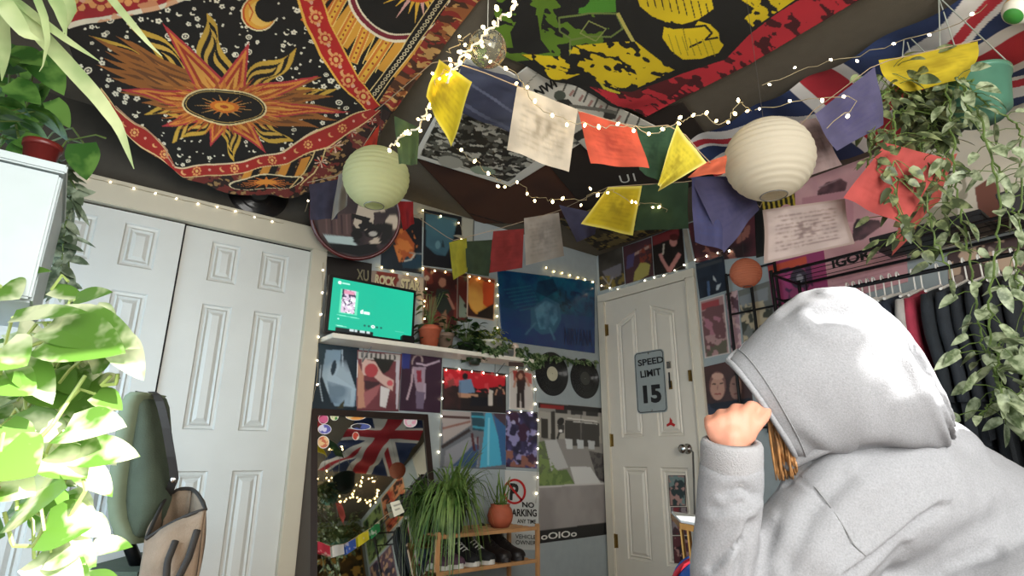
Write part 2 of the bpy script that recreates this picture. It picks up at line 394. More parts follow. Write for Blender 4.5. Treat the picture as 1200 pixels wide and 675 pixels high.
def offset_poly(P, d):
    P = np.array(P, float); n = len(P); out = []
    area = sum(P[i][0]*P[(i+1) % n][1]-P[(i+1) % n][0]*P[i][1] for i in range(n)); s = 1 if area > 0 else -1
    for i in range(n):
        a, b, c = P[i-1], P[i], P[(i+1) % n]; e1 = (b-a)/np.linalg.norm(b-a); e2 = (c-b)/np.linalg.norm(c-b)
        n1 = np.array([-e1[1], e1[0]])*s; n2 = np.array([-e2[1], e2[0]])*s; m = n1+n2; m = m/np.dot(m, n1); out.append(b+m*d)
    return out
def door_leaf(name, plane, a0, a1, b0, b1, panels, mat, thick=0.035, parent=None):
    """door slab with raised moulded panels; plane.n points to the room"""
    bm = bmesh.new(); V = lambda p, d: bm.verts.new(tuple(plane.at(p[0], p[1], d)))
    outer = [(a0, b0), (a1, b0), (a1, b1), (a0, b1)]
    ov = [V(p, thick) for p in outer]; edges = [bm.edges.new((ov[i], ov[(i+1) % 4])) for i in range(4)]
    bv = [V(p, 0) for p in outer]
    for i in range(4): bm.faces.new((ov[i], ov[(i+1) % 4], bv[(i+1) % 4], bv[i]))
    rings = []
    for P in panels:
        pv = [V(p, thick) for p in P]; n = len(pv)
        edges += [bm.edges.new((pv[i], pv[(i+1) % n])) for i in range(n)]; rings.append((P, pv))
    bmesh.ops.triangle_fill(bm, use_beauty=True, use_dissolve=False, edges=edges)
    for P, pv in rings:                                  # remove fill inside the panels, then the moulding
        pass
    kill = []
    for f in bm.faces:
        if len(f.verts) == 3:
            vs_ = set(f.verts)
            for P, pv in rings:
                if vs_ <= set(pv): kill.append(f); break
    bmesh.ops.delete(bm, geom=kill, context='FACES_ONLY')
    for P, pv in rings:
        prev = pv; n = len(pv)
        for d, h in ((0.006, -0.009), (0.017, -0.011), (0.024, -0.004), (0.034, -0.010), (0.050, -0.002)):
            Q = [V(p, thick+h) for p in offset_poly(P, d)]
            for i in range(n): bm.faces.new((prev[i], prev[(i+1) % n], Q[(i+1) % n], Q[i]))
            prev = Q
        bm.faces.new(prev)
    bmesh.ops.recalc_face_normals(bm, faces=bm.faces[:]); bm.verts.index_update()
    VV = [v.co[:] for v in bm.verts]; FF = [[v.index for v in f.verts] for f in bm.faces]; bm.free()
    return mesh(name, VV, FF, mat, parent)

# closet: header, side casing, two sliding leaves
struct('trim_1', mb=MB().box((-0.36, YB-0.055, 1.955), (0.985, YB, 2.075), 0.004), mat=M('closet_casing_paint', (0.72, 0.69, 0.61), 0.45, var=0.03, scale=8), label='cream header board over the closet doors')
struct('trim_2', mb=MB().box((0.905, YB-0.05, 0), (0.985, YB, 1.955), 0.004), mat=M('closet_casing_paint', (0.72, 0.69, 0.61), 0.45, var=0.03, scale=8), label='cream side casing right of the closet doors')
struct('trim_3', mb=MB().box((-0.36, YB-0.05, 0), (-0.285, YB, 1.955), 0.004), mat=M('closet_casing_paint', (0.72, 0.69, 0.61), 0.45, var=0.03, scale=8), label='cream side casing left of the closet doors')
def rect(a0, a1, b0, b1): return [(a0, b0), (a1, b0), (a1, b1), (a0, b1)]
def leaf6(x0, w):
    pans = []
    for (a, b) in ((0.121, 0.251), (0.353, 0.488)):
        for (z0, z1) in ((1.695, 1.895), (1.0, 1.58), (0.22, 0.822)): pans.append(rect(x0+a, x0+b, z0, z1))
    return pans
struct('trim_6', mb=MB().box((0.299, YB-.006, .02), (0.312, YB-.001, 1.955)).box((-.285, YB-.006, 1.944), (.905, YB-.001, 1.96)), mat=M('dark_gap', (.05, .045, .04), .9), label='dark gap between and above the closet doors')
d1 = thing('door_1', (0.31, YB-0.02, 0.0), None, None); d1['kind'] = 'structure'; d1['label'] = 'white six-panel sliding closet doors'
door_leaf('sliding_panel', BACK, 0.309, 0.904, 0.02, 1.946, leaf6(0.309, 0.59), CLOSM, 0.012, d1)
door_leaf('sliding_panel', BACK.off(0.012), -0.285, 0.300, 0.02, 1.944, leaf6(-0.282, 0.59), CLOSM, 0.018, d1)

# bedroom door on the right wall: casing, leaf with four cathedral panels
t = MB()
t.box((XD-0.03, 2.885, 0), (XD, 2.955, 2.03), 0.004); t.box((XD-0.03, 2.085, 0), (XD, 2.152, 2.03), 0.004); t.box((XD-0.03, 2.085, 2.025), (XD, 2.955, 2.085), 0.004)
t.box((XD-0.036, 2.885, 0), (XD-0.03, 2.893, 2.03)); t.box((XD-0.036, 2.145, 0), (XD-0.03, 2.152, 2.03)); t.box((XD-0.036, 2.145, 2.02), (XD-0.03, 2.89, 2.03))
struct('trim_4', mb=t, mat=TRIMM, label='cream casing around the bedroom door')
d2 = thing('door_2', (XD-0.01, 2.52, 0.0), None, None); d2['kind'] = 'structure'; d2['label'] = 'cream bedroom door with four moulded panels'
def A(y): return -y
pans = [[(A(2.782), 1.016), (A(2.588), 1.016), (A(2.588), 1.912), (A(2.782), 1.831)],
        [(A(2.465), 1.016), (A(2.262), 1.016), (A(2.262), 1.831), (A(2.465), 1.912)],
        rect(A(2.782), A(2.575), 0.24, 0.824), rect(A(2.468), A(2.255), 0.24, 0.824)]
door_leaf('door_leaf', RIGHT, A(2.885), A(2.152), 0.015, 2.02, pans, DOORM, 0.016, d2)
for z in (1.80, 1.0, 0.34):
    m = MB(); m.tube([(XD-0.02, 2.886, z-0.045), (XD-0.02, 2.886, z+0.045)], 0.007, 8); m.box((XD-0.018, 2.862, z-0.043), (XD-0.0155, 2.886, z+0.043))
    m.build('hinge', BRASS, d2)
k = RIGHT.pt(808, 526)
m = MB(); m.lathe((XD-0.016, k[1], k[2]), [(0.0, 0.0), (0.032, 0.0), (0.032, 0.006), (0.012, 0.012), (0.011, 0.034), (0.022, 0.040), (0.029, 0.052), (0.027, 0.064), (0.016, 0.070), (0.0, 0.071)], 24, axis=(-1, 0, 0))
m.build('door_knob', CHROME, d2, True)
MB().box((XD-0.035, k[1]-0.075, 1.35), (XD-0.014, k[1]-0.06, 1.42)) .build('strike_plate', BRASS, d2)
# ================================================================ cloths and papers pinned to the ceiling
struct('trim_5', mb=MB().box((XL, YB-0.012, 2.078), (1.06, YB, ZC)), mat=M('tapestry_shade_taupe', (0.24, 0.225, 0.195), 0.85, var=0.08), label='dark board over the closet header, coloured for the tapestry shade on the wall')  # the board's dark colour stands in for the tapestry's shade on the wall

class Surf:
    """gently sagging ceiling cloth: height is a function of plan position"""
    n = np.array([0, 0, -1.0])
    def __init__(s, h): s.h = h
    def tr(s, p):
        r = ray(*p); lo, hi = 0.3, 6.0
        g = lambda t: CAM[2]+r[2]*t-s.h(CAM[0]+r[0]*t, CAM[1]+r[1]*t)
        for t in np.linspace(0.4, 6, 60):
            if g(t) > 0: hi = t; break
        lo = hi-0.12
        for _ in range(30):
            m = (lo+hi)/2
            if g(m) > 0: hi = m
            else: lo = m
        return np.array([CAM[0]+r[0]*lo, CAM[1]+r[1]*lo])
    def at(s, A, B, D=0.0):
        A = np.asarray(A, float); B = np.asarray(B, float)
        return np.stack([A, B, s.h(A, B)-D], -1)
def hsag(x, y):
    return 2.405-0.26*np.clip((y-1.45)/1.25, 0, None)**2-0.02*np.clip(1.45-y, 0, 1)
tap = Surf(hsag)
sh = Sheet(tap, ([(40, -70), (330, -120), (640, -60)], [(640, -60), (560, 3), (515, 62), (487, 95), (462, 130)],
                 [(118, 128), (150, 160), (182, 187), (218, 208), (255, 223), (300, 230), (350, 231), (395, 216), (430, 180), (462, 130)],
                 [(40, -70), (72, 25), (88, 75), (118, 128)]), 640, 430)
K = '17140f'; RED = 'b3261d'; ORG_ = 'd2732b'; GOLD = 'd9a33c'; CRM = 'ece3c8'; MAR = '7c2230'
sh.fill(K)
# field of small white flowers, dots and rings
rs = random.Random(3)
field = [(95, 30), (200, 8), (240, -30), (345, -30), (352, 10), (382, 60), (432, 125), (350, 160), (290, 188), (245, 195), (190, 165), (140, 130), (110, 100)]
fm = sh.inside(field)
Pq = sh.plane.tr
for i in range(520):
    px, py = rs.uniform(90, 430), rs.uniform(-25, 192); k = rs.random(); sz = rs.uniform(1.3, 2.4)*(1.0 if py < 120 else 0.8)
    if k < 0.34:
        for q in range(5):
            a = q*1.256+i; sh.ell(px+sz*1.1*math.cos(a), py+sz*0.9*math.sin(a), sz*0.75, sz*0.6, CRM, n=7)
    elif k < 0.46: sh.ell(px, py, sz*2.2, sz*1.7, CRM, n=12); sh.ell(px, py, sz*1.5, sz*1.1, K, n=10); sh.ell(px, py, sz*0.8, sz*0.5, CRM, n=8)
    elif k < 0.56: sh.ell(px, py, sz*1.7, sz*1.3, CRM, n=10); sh.ell(px+sz*.6, py-sz*.7, sz*1.5, sz*1.2, K, n=10)
    else: sh.ell(px, py, sz*0.8, sz*0.6, CRM, n=8)
def ray_tri(cx, cy, tip, w, cols, x=1.0):
    d = np.array(tip, float)-(cx, cy); L = np.hypot(*d); n = np.array([-d[1], d[0]])/L
    for k, (f, c) in enumerate(cols):
        b0 = np.array([cx, cy])+d*0.12; sh.poly([tuple(b0+n*w*f), tuple(np.array([cx, cy])+d*(0.35+0.65*f)), tuple(b0-n*w*f)], c)
CXS, CYS = 263, 125
def wavy(tip, w, cols, ph=0.0, steps=26, amp=0.28):
    """flame-shaped ray that narrows to its tip, nested colours"""
    d = np.array(tip, float)-(CXS, CYS); L = np.hypot(*d); n = np.array([-d[1], d[0]])/L
    for f, c in cols:
        up = []; dn = []
        for k in range(steps+1):
            t = k/steps; tt = 0.2+t*(0.8*(0.6+0.4*f)); wid = w*f*(math.sin(math.pi*min(1, 0.30+0.70*t)))*1.0
            wob = w*amp*math.sin(t*9+ph); base = np.array([CXS, CYS])+d*tt
            up.append(tuple(base+n*(wid+wob))); dn.append(tuple(base+n*(-wid+wob)))
        sh.poly(up+dn[::-1], c)
NEST = [(1.0, 'c9a03c'), (0.72, K), (0.5, 'cfa546'), (0.26, K)]
for tip, w, ph in (((240, 16), 17, 0), ((150, 27), 13, 2), ((349, 58), 14, 1), ((397, 102), 10, 0.5), ((343, 168), 12, 2.2), ((276, 188), 10, 0), ((200, 166), 12, 1.3), ((168, 133), 9, 2), ((104, 43), 9, 1.0)):
    wavy(tip, w, NEST, ph)
# bronze fringe of long thin rays, then the eight straight rays
for k, (tx, ty) in enumerate([(104, 44), (122, 62), (112, 78), (130, 92), (150, 50), (135, 44), (140, 108), (165, 122), (378, 90), (392, 112), (402, 128), (396, 140), (374, 150), (388, 126), (120, 70), (160, 68), (372, 104), (150, 96), (360, 132)]):
    ray_tri(CXS, CYS, (tx, ty), 16, [(1.0, '9a5f2a'), (0.7, '6e4322'), (0.45, 'b27133')])
for tip, w in (((190, 28), 21), ((292, 50), 21), ((374, 89), 17), ((411, 131), 14), ((312, 179), 17), ((246, 173), 17), ((189, 149), 15), ((140, 105), 16)):
    ray_tri(CXS, CYS, tip, w, [(1.0, 'b3383a'), (0.84, 'd9873a'), (0.64, 'a83a26'), (0.42, 'dd9a45')])
for k in range(44):
    a = k*math.pi*2/44; sh.poly([(CXS+40*math.cos(a-.09), CYS+17*math.sin(a-.09)), (CXS+84*math.cos(a), CYS+36*math.sin(a)), (CXS+40*math.cos(a+.09), CYS+17*math.sin(a+.09))], 'c3702c' if k % 2 else 'a4541f')
for k in range(30):
    a = k*math.pi*2/30; sh.line([(CXS+46*math.cos(a), CYS+20*math.sin(a)), (CXS+66*math.cos(a), CYS+29*math.sin(a))], 0.7, 'e3a04e', 0.8)
sh.ell(CXS, CYS, 50, 21, 'e6cf94', 4, n=40); sh.ell(CXS, CYS, 48, 19.3, K, 4, n=40); sh.ell(CXS, CYS, 46, 18, 'b99a56', 4, n=40); sh.ell(CXS, CYS, 45, 17.2, K, 4, n=40)
for k in range(18):
    a = k*math.pi*2/18; r = 38 if k % 2 else 29
    sh.poly([(CXS+10*math.cos(a-.2), CYS+4*math.sin(a-.2)), (CXS+r*math.cos(a), CYS+r*.38*math.sin(a)), (CXS+10*math.cos(a+.2), CYS+4*math.sin(a+.2))], 'b98a4a' if k % 2 else 'c8742c')
sh.ell(CXS, CYS, 17, 6.8, 'cf6f26', 4); sh.ell(CXS, CYS, 12, 4.6, 'e29a34', 4); sh.ell(CXS, CYS, 5, 2, 'a8441c', 4)
# crescent moon with a face-side shade
sh.ell(303, 17, 21, 20.5, 'e8d9a8'); sh.ell(303, 17, 19.5, 19, 'c9551f'); sh.ell(304, 17, 18, 18, 'e0a03a'); sh.ell(306, 17, 15, 15, 'e9b95a'); sh.ell(313, 12, 14.5, 14.5, K); sh.line([(291, 6), (296, 16), (292, 26)], 1.6, 'c9551f')
# red bands with gold edges: upper, right, lower
def band(inner, outer, red, edge, motifs, seed=1):
    sh.poly(inner+outer[::-1], edge); n = len(inner); I = np.array(inner, float); O = np.array(outer, float)
    i2 = I*0.90+O*0.10; o2 = I*0.07+O*0.93; sh.poly([tuple(p) for p in i2]+[tuple(p) for p in o2[::-1]], red)
    r = random.Random(seed); P = resample((I+O)/2, motifs); wd = np.linalg.norm(I-O, axis=1).mean()
    for k, (x, y) in enumerate(P[1:-1]):
        z = wd*0.17
        if k % 3 == 0:
            for q in range(8): sh.ell(x+z*1.3*math.cos(q*.785), y+z*1.3*math.sin(q*.785), z*.5, z*.5, 'e39a5c', n=6)
            sh.ell(x, y, z*1.1, z, red); sh.ell(x, y, z*.6, z*.6, 'e3b26a')
        elif k % 3 == 1: sh.ell(x, y, z*.5, z*.5, 'e0a58a', n=8)
        else: sh.ell(x, y, z*1.1, z*.8, 'e3a46a', 30); sh.ell(x+z*.5, y-z*.2, z*.9, z*.6, red, 30)
up_in = [(80, 34), (140, 24), (190, 12), (232, -4), (262, -20)]; up_out = [(70, -28), (130, -34), (165, -40), (195, -48), (220, -60)]
band(up_in, up_out, 'a3282a', 'e9dcc0', 17, 4)
sh.blotch(sh.inside(up_in+up_out[::-1]), 'dd9a6a', 16, 0.63, 3, 0.8)
# corner panel beyond the right band: stripes fan round a disc with a sun
pan = [(300, -60), (340, -70), (560, -70), (560, 0), (515, 40), (488, 75), (445, 123)]
sh.poly([(352, -40), (560, -80), (540, 10), (440, 122)], K)
for k in range(9):
    o = k*17; sh.poly([(368+o*1.0, -10+o*.55), (378+o*1.0, -4+o*.55), (330+o*1.0, 92+o*.55), (318+o*1.0, 86+o*.55)][:0] or [(390-6+k*15, 0+k*9-20), (398+k*15, 4+k*9-20), (376+k*15-14, 50+k*9-20), (366+k*15-14, 44+k*9-20)], ORG_ if k < 2 else 'd79a37')
    sh.line([(391+k*15, 2+k*9-20), (365+k*15, 58+k*9-20)], 1.2, 'f0d27a')
for (x0, y0, x1, y1) in ((415, 18, 398, 48), (428, 36, 414, 70), (455, 46, 424, 92), (404, -8, 384, 30)):
    d = np.array([x1-x0, y1-y0])/np.hypot(x1-x0, y1-y0); n = np.array([-d[1], d[0]])
    sh.line([(x0, y0), (x1, y1)], 13, 'f0d27a'); sh.line([(x0, y0), (x1, y1)], 11, 'd27a2c'); sh.line([(x0, y0), (x1, y1)], 5, 'e2b040')
    for q in range(6):
        p = np.array([x0, y0])+d*(q+.5)*np.hypot(x1-x0, y1-y0)/6; sh.ell(p[0], p[1], 1.5, 1.5, '9c3a1c', n=6)
sh.ell(472, -12, 66, 62, 'efe2c2', n=44); sh.ell(472, -12, 63, 59, MAR, n=44); sh.ell(472, -12, 57.5, 54, 'efe2c2', n=44); sh.ell(472, -12, 55.5, 52, K, n=44)
for k in range(26):
    a = k*math.pi*2/26; r1 = 46 if k % 2 else 36; cx, cy = 492, -16
    sh.poly([(cx+18*math.cos(a-.16), cy+16*math.sin(a-.16)), (cx+r1*1.1*math.cos(a), cy+r1*math.sin(a)), (cx+18*math.cos(a+.16), cy+16*math.sin(a+.16))], 'e2b13c' if k % 3 else 'd9a69a')
sh.ell(492, -16, 22, 20, 'c84a24'); sh.ell(492, -16, 18, 16, 'e8b050')
# black braid running down to the corner, edged in gold, then the worn outer strip
br_o = [(545, -28), (527, 0), (486, 57), (441, 116)]; br_i = [(525, -28), (508, 0), (470, 57), (431, 108)]
sh.poly(br_i+br_o[::-1], 'e5c98a'); sh.poly([(p[0]+1.4, p[1]) for p in br_i]+[(p[0]-1.4, p[1]) for p in br_o[::-1]], K)
for k, (x, y) in enumerate(resample((np.array(br_i)+np.array(br_o))/2, 34)):
    sh.ell(x, y, 2.6, 2.2, 'd9c9a0', n=8); sh.ell(x, y, 1.5, 1.2, K, n=7)
outer = [(547, -30), (529, 0), (488, 58), (444, 118), (462, 130), (490, 95), (518, 62), (562, 3), (620, -50)]
om = sh.inside(outer); sh.put(om, '4a2c1a'); sh.blotch(om, '9c5c30', 30, 0.50, 9, sa=.4); sh.blotch(om, '8c2c22', 24, 0.57, 12, sa=.5); sh.blotch(om, 'c99a5a', 48, 0.63, 14, sa=.4)
r_out = [(378, -40), (376, -10), (388, 28), (404, 58), (422, 92), (446, 122)]; r_in = [(346, -40), (345, -8), (356, 28), (374, 66), (398, 98), (430, 130)]
band(r_in, r_out, 'b5251f', 'e8b04a', 22, 2)
# lower band and the second corner panel on the hanging fold
lo_in = [(118, 104), (135, 128), (170, 150), (198, 182), (205, 195), (222, 195), (250, 193), (285, 187), (330, 176), (372, 152), (408, 136), (434, 126)]
lo_out = [(112, 122), (140, 152), (172, 178), (200, 199), (215, 206), (235, 208), (258, 206), (290, 200), (338, 190), (385, 172), (420, 150), (446, 128)]
sh.poly(lo_out+[(462, 130), (430, 180), (395, 218), (350, 236), (300, 236), (255, 226), (218, 212), (182, 192), (118, 132)], '2a1a14')
low = sh.inside(lo_out+[(462, 130), (430, 180), (395, 218), (350, 236), (300, 236), (255, 226), (218, 212), (182, 192), (118, 132)])
sh.blotch(low, '6d2a22', 22, 0.52, 21); sh.blotch(low, '9c7a4c', 48, 0.62, 22)
for k, x in enumerate((288, 309, 331, 353)):
    sh.poly([(x, 196-k*3), (x+11, 193-k*3), (x+2, 214-k*3), (x-9, 217-k*3)], 'cf8a35')
    sh.poly([(x+11, 193-k*3), (x+20, 190-k*3), (x+11, 212-k*3), (x+2, 214-k*3)], K)
sh.ell(312, 213, 44, 9, 'e0cfa4', -3); sh.ell(312, 213.5, 42, 8, K, -3)
for k in range(16):
    a = k*math.pi*2/16; sh.poly([(312+9*math.cos(a-.3), 214+2*math.sin(a-.3)), (312+36*math.cos(a), 214+7*math.sin(a)), (312+9*math.cos(a+.3), 214+2*math.sin(a+.3))], 'c9702e')
sh.ell(312, 214, 12, 3, 'd98a34')
for dx in (0, 12): sh.line([(372+dx, 168-dx*.3), (366+dx, 186), (356+dx, 204), (340+dx, 218)], 1.4, 'd8bd80')
for (x, y, r) in ((392, 170, 9), (412, 156, 6), (376, 190, 7), (436, 140, 5)):
    for q in range(9): sh.poly([(x, y), (x+r*math.cos(q*.7-.15), y+r*.8*math.sin(q*.7-.15)), (x+r*1.2*math.cos(q*.7), y+r*math.sin(q*.7)), (x+r*math.cos(q*.7+.15), y+r*.8*math.sin(q*.7+.15))], 'b03024' if q % 2 else 'd9b49a')
band(lo_in, lo_out, 'a42a22', 'dfbf86', 26, 6)
sh.line([(205, 196), (222, 195.5), (250, 194), (290, 187), (333, 176), (372, 152)], 1.6, 'e2c9a0')
sh.line([(205, 196), (194, 184), (196, 178), (170, 152), (135, 126)], 1.6, 'b98f70')
sh.soft(None, '2b2018', 5, 31, 0.18)
sh.D = 0.008*np.sin(sh.U*48+5*vnoise(sh.A, sh.B, 3, 5))*(0.25+sh.V**3*.7)+0.025*(vnoise(sh.A, sh.B, 2.2, 8)-0.5)+0.008*(vnoise(sh.A, sh.B, 9, 18)-0.5)
tpy = sh.build('ceiling_tapestry', CLOTH)
tag(tpy, 'black, red and gold sun and moon tapestry sagging from the ceiling over the closet', 'tapestry')

# second cloth: green, yellow and red print on black, plain blotted shapes
sh = Sheet(Plane((0, 0, ZC-0.03), (1, 0, 0), (0, 1, 0), (0, 0, -1)), ([(590, -70), (800, -150), (1150, -80)], [(1150, -80), (1003, 0), (880, 73), (757, 137)], [(572, 52), (600, 72), (650, 92), (700, 113), (757, 137)], [(590, -70), (582, 0), (572, 52)]), 420, 330)
G = '5d7f1e'; Y = 'e0c318'; R2 = 'c02a35'; KB = '1b1a16'
sh.fill(KB)
gm = sh.inside([(560, -60), (720, -60), (722, 20), (700, 60), (600, 75), (560, 60)])
sh.blotch(gm, G, 22, 0.50, 2, sa=.6); sh.blotch(sh.inside([(640, -10), (720, -20), (722, 12), (655, 14)]), '4f8f2a', 14, 0.45, 5)
sh.poly([(580, 30), (592, 26), (606, 30), (612, 42), (604, 56), (590, 54)], G); sh.poly([(630, 0), (640, 2), (634, 30), (636, 50), (648, 54), (644, 64), (634, 58), (626, 30)], G)
sh.poly([(612, 12), (630, 18), (634, 48), (645, 60), (622, 66), (602, 60), (598, 36)], KB)
sh.line([(655, 20), (690, 13), (722, 14), (730, 32), (716, 42), (690, 40), (668, 44), (668, 62)], 2.2, '6f8040'); sh.line([(668, 42), (656, 36), (655, 20)], 2, '6f8040')
sh.line([(690, 22), (710, 32), (698, 46), (680, 36), (690, 22)], 1.4, '8c9452')
sh.line([(724, 14), (732, 30), (742, 48)], 4, 'c8bd62'); sh.line([(668, 56), (676, 74), (694, 86), (708, 102), (726, 106)], 3, 'c9bd30')
ym = sh.inside([(610, 66), (668, 62), (672, 50), (745, 48), (790, 80), (770, 90), (735, 104), (700, 96), (690, 84), (664, 92), (640, 82)])
sh.put(ym, Y); sh.blotch(ym, KB, 46, 0.52, 7, oct=2, sa=.5)
for (x, y, rx, ry, r) in ((725, 92, 15, 8, 8), (652, 84, 12, 6, 15), (742, 70, 17, 6, 15), (705, 72, 12, 5, 30)): sh.ell(x, y, rx, ry, Y, r)
for (x, y) in ((672, 64), (757, 68), (712, 80)): sh.ell(x, y, 5, 2.4, KB, 30)
# big yellow shapes in the middle
A1 = [(742, -20), (790, -40), (830, -20), (836, 8), (818, 20), (800, 26), (780, 24), (764, 18), (750, 6)]
A2 = [(778, 30), (790, 32), (812, 30), (818, 22), (832, 26), (842, 36), (843, 46), (848, 52), (842, 62), (822, 68), (800, 67), (786, 56), (776, 42)]
for Q, s_ in ((A1, 3), (A2, 4)):
    m_ = sh.inside(Q); sh.put(m_, Y)
for k in range(9): sh.line([(755+k*9, -14+k*2), (760+k*9, 6+k*2)], 1.3, KB)
sh.line([(786, 24), (800, 30), (826, 27), (834, 36), (826, 44), (841, 42)], 2.6, KB); sh.line([(800, 30), (806, 56)], 1.0, '7d6f18'); sh.line([(808, 52), (822, 46)], 2.4, KB)
for k in range(7): sh.line([(783+k*8, 38+k), (790+k*8, 60+k)], 0.9, '8e8018')
A3 = [(855, -10), (884, 8), (872, 20), (882, 30), (894, 24), (960, -20), (1060, -80), (900, -60)]
m_ = sh.inside(A3); sh.put(m_, Y); sh.blotch(m_, KB, 44, 0.60, 17, sa=.5)
rm = sh.inside([(690, 102), (740, 108), (800, 86), (850, 70), (878, 40), (910, 15), (960, -15), (1040, -60), (1150, -80), (1003, 0), (880, 73), (757, 137)])
sh.put(rm, R2); sh.blotch(rm, '4a1016', 42, 0.62, 19, sa=.35); sh.blotch(sh.inside([(690, 102), (740, 104), (830, 78), (790, 110), (757, 125)]), '5a1519', 10, 0.48, 12, sa=.5)
sh.soft(None, '201c14', 3, 41, 0.15)
sh.D = 0.012*np.sin(sh.U*17+3*vnoise(sh.A, sh.B, 3, 6))*sh.V**2+0.012*vnoise(sh.A, sh.B, 4, 7)
o = sh.build('ceiling_flag', CLOTH); tag(o, 'black ceiling cloth printed with blotches of green, yellow and red', 'flag')

# Union flag along the ceiling edge on the right
sh = Sheet(Plane((0, 0, ZC-0.035), (1, 0, 0), (0, 1, 0), (0, 0, -1)), [(800, 168), (1200, -45), (1330, 70), (862, 226)], 360, 150)
sh.A0 = sh.A; NB, NR, NW = '26365e', 'b32c38', 'dcdad6'
u, v = sh.U*60, sh.V*30
sh.fill(NB)
def dg(off, w): return np.abs((v-15)*60/30*1.0-(u-30)*off)
for sgn in (1, -1):
    d = np.abs((v-15)-sgn*(u-30)*0.5)/math.sqrt(1.25); sh.put(d < 3, NW)
for sgn in (1, -1):
    d = ((v-15)-sgn*(u-30)*0.5)/math.sqrt(1.25); side = np.where(u < 30, 1, -1)*sgn; sh.put((d*side > 0) & (d*side < 2), NR)
sh.put((np.abs(u-30) < 5) | (np.abs(v-15) < 5), NW); sh.put((np.abs(u-30) < 3) | (np.abs(v-15) < 3), NR)
sh.D = 0.02*np.sin(sh.U*30+5*vnoise(sh.A, sh.B, 3, 3))*0.6+0.03*vnoise(sh.A, sh.B, 3, 2); sh.D = np.clip(sh.D, -0.02, 0.05)
o = sh.build('union_flag', CLOTH); tag(o, 'blue, white and red union flag pinned to the ceiling above the clothes rack', 'flag')

# dark brown cloth, printed papers and patterned cloth on the ceiling, thin, at slightly different heights
def ceil_sheet(name, px, nx, ny, drop, art, label, cat, mat=PAPER):
    s = Sheet(Plane((0, 0, ZC-drop), (1, 0, 0), (0, 1, 0), (0, 0, -1)), px, nx, ny); art(s); o = s.build(name, mat, thick=0.004); tag(o, label, cat); return o
def art_brown(s): s.fill('3c2014'); s.soft(None, '54301b', 3, 4, 0.7); s.line([(500, 236), (690, 290)], 1.2, '22140e')
ceil_sheet('brown_cloth', [(478, 176), (760, 196), (800, 262), (560, 262)], 120, 60, 0.006, art_brown, 'dark brown cloth stretched over the ceiling corner', 'cloth', CLOTH)
def art_dark(s): s.fill('241a12'); s.soft(None, '33261a', 4, 3, 0.8)
dk = ceil_sheet('black_cloth', [(628, 176), (800, 120), (858, 200), (700, 262)], 120, 80, 0.012, art_dark, 'near-black cloth on the ceiling behind the red and green pennants', 'cloth', CLOTH)
lettering('U1', Plane((0, 0, ZC-0.012), (1, 0, 0), (0, 1, 0), (0, 0, -1)), (725, 206), (743, 203), (728, 215), M('white_lettering', (0.85, 0.85, 0.82), 0.6), dk)
def art_comic(s):
    s.fill('d8d6cd'); q = [(488, 178), (545, 66), (690, 150), (640, 186), (598, 212), (540, 200)]
    m_ = s.inside([(492, 182), (546, 70), (700, 158), (628, 192), (596, 213)]); s.put(m_, '24231f'); s.blotch(m_, 'b8b5a8', 46, 0.56, 5, sa=.5); s.blotch(m_, '5b5a52', 26, 0.58, 9)
    s.ell(528, 190, 15, 7, 'a5a398', 10); s.ell(566, 200, 15, 5, '8b9a86', 8); s.line([(596, 215), (640, 190)], 3, 'd8d6cd'); s.poly([(598, 216), (656, 186), (640, 180), (606, 204)], 'cfcdc4')
ceil_sheet('comic_poster', [(552, 58), (710, 150), (598, 219), (484, 184)], 150, 130, 0.018, art_comic, 'black and white comic style poster on the ceiling with a white border', 'poster')
def art_list(s):
    s.fill('c9c6bb'); s.soft(None, 'b5b2a6', 5, 2, .5); s.line([(618, 98), (636, 80)], 1, '77746a')
    for k in range(9): s.line([(654+k*12, 86+k*6.5), (648+k*12, 100+k*6.5)], 2.2, '4a4740')
    for k in range(6): s.line([(672+k*11, 106+k*6), (668+k*11, 112+k*6)], 3, '8c3a34', .7)
    s.ell(656, 112, 7, 6, '4d534a'); s.poly([(650, 118), (666, 116), (676, 128), (660, 132)], '2c2c2a'); s.ell(714, 136, 7, 5, '33312d'); s.line([(668, 124), (700, 128), (722, 132)], 4, '6e6c64')
    s.poly([(668, 160), (684, 150), (688, 160), (672, 168)], '2a2926')
pp = ceil_sheet('ceiling_poster', [(622, 75), (772, 150), (690, 178), (600, 92)], 140, 110, 0.024, art_list, 'pale poster on the ceiling with bold black letters tucked under the blotched cloth', 'poster')
lettering('NWI', Plane((0, 0, ZC-0.024), (1, 0, 0), (0, 1, 0), (0, 0, -1)), (625, 105), (648, 92), (631, 114), M('black_ink', (0.08, 0.08, 0.08), 0.6), pp, bold=0.04)
def art_camo(s): s.fill('3b3220'); s.blotch(None, '8f7a3a', 18, 0.52, 4, sa=.5); s.blotch(None, '211b12', 22, 0.52, 8); s.blotch(None, '6d5f38', 20, 0.58, 9)
ceil_sheet('patterned_cloth', [(652, 258), (752, 228), (803, 262), (702, 294)], 110, 60, 0.03, art_camo, 'brown and yellow patterned cloth at the ceiling edge above the door', 'cloth', CLOTH)
def art_purpf(s): s.fill('3f4258'); s.soft(None, '565b72', 5, 3, .8); s.line([(545, 92), (600, 128)], 3, '6b7088'); s.line([(540, 118), (598, 150)], 4, '60657c')
o = Sheet(Plane((0, 0, ZC-0.05), (1, 0, 0), (0, 1, 0), (0, 0, -1)), [(540, 70), (612, 92), (604, 156), (536, 128)], 60, 50); art_purpf(o); o.D = 0.02*vnoise(o.A, o.B, 8, 3)
tag(o.build('grey_blue_cloth', CLOTH), 'grey blue cloth bunched on the ceiling beside the yellow pennant', 'cloth')
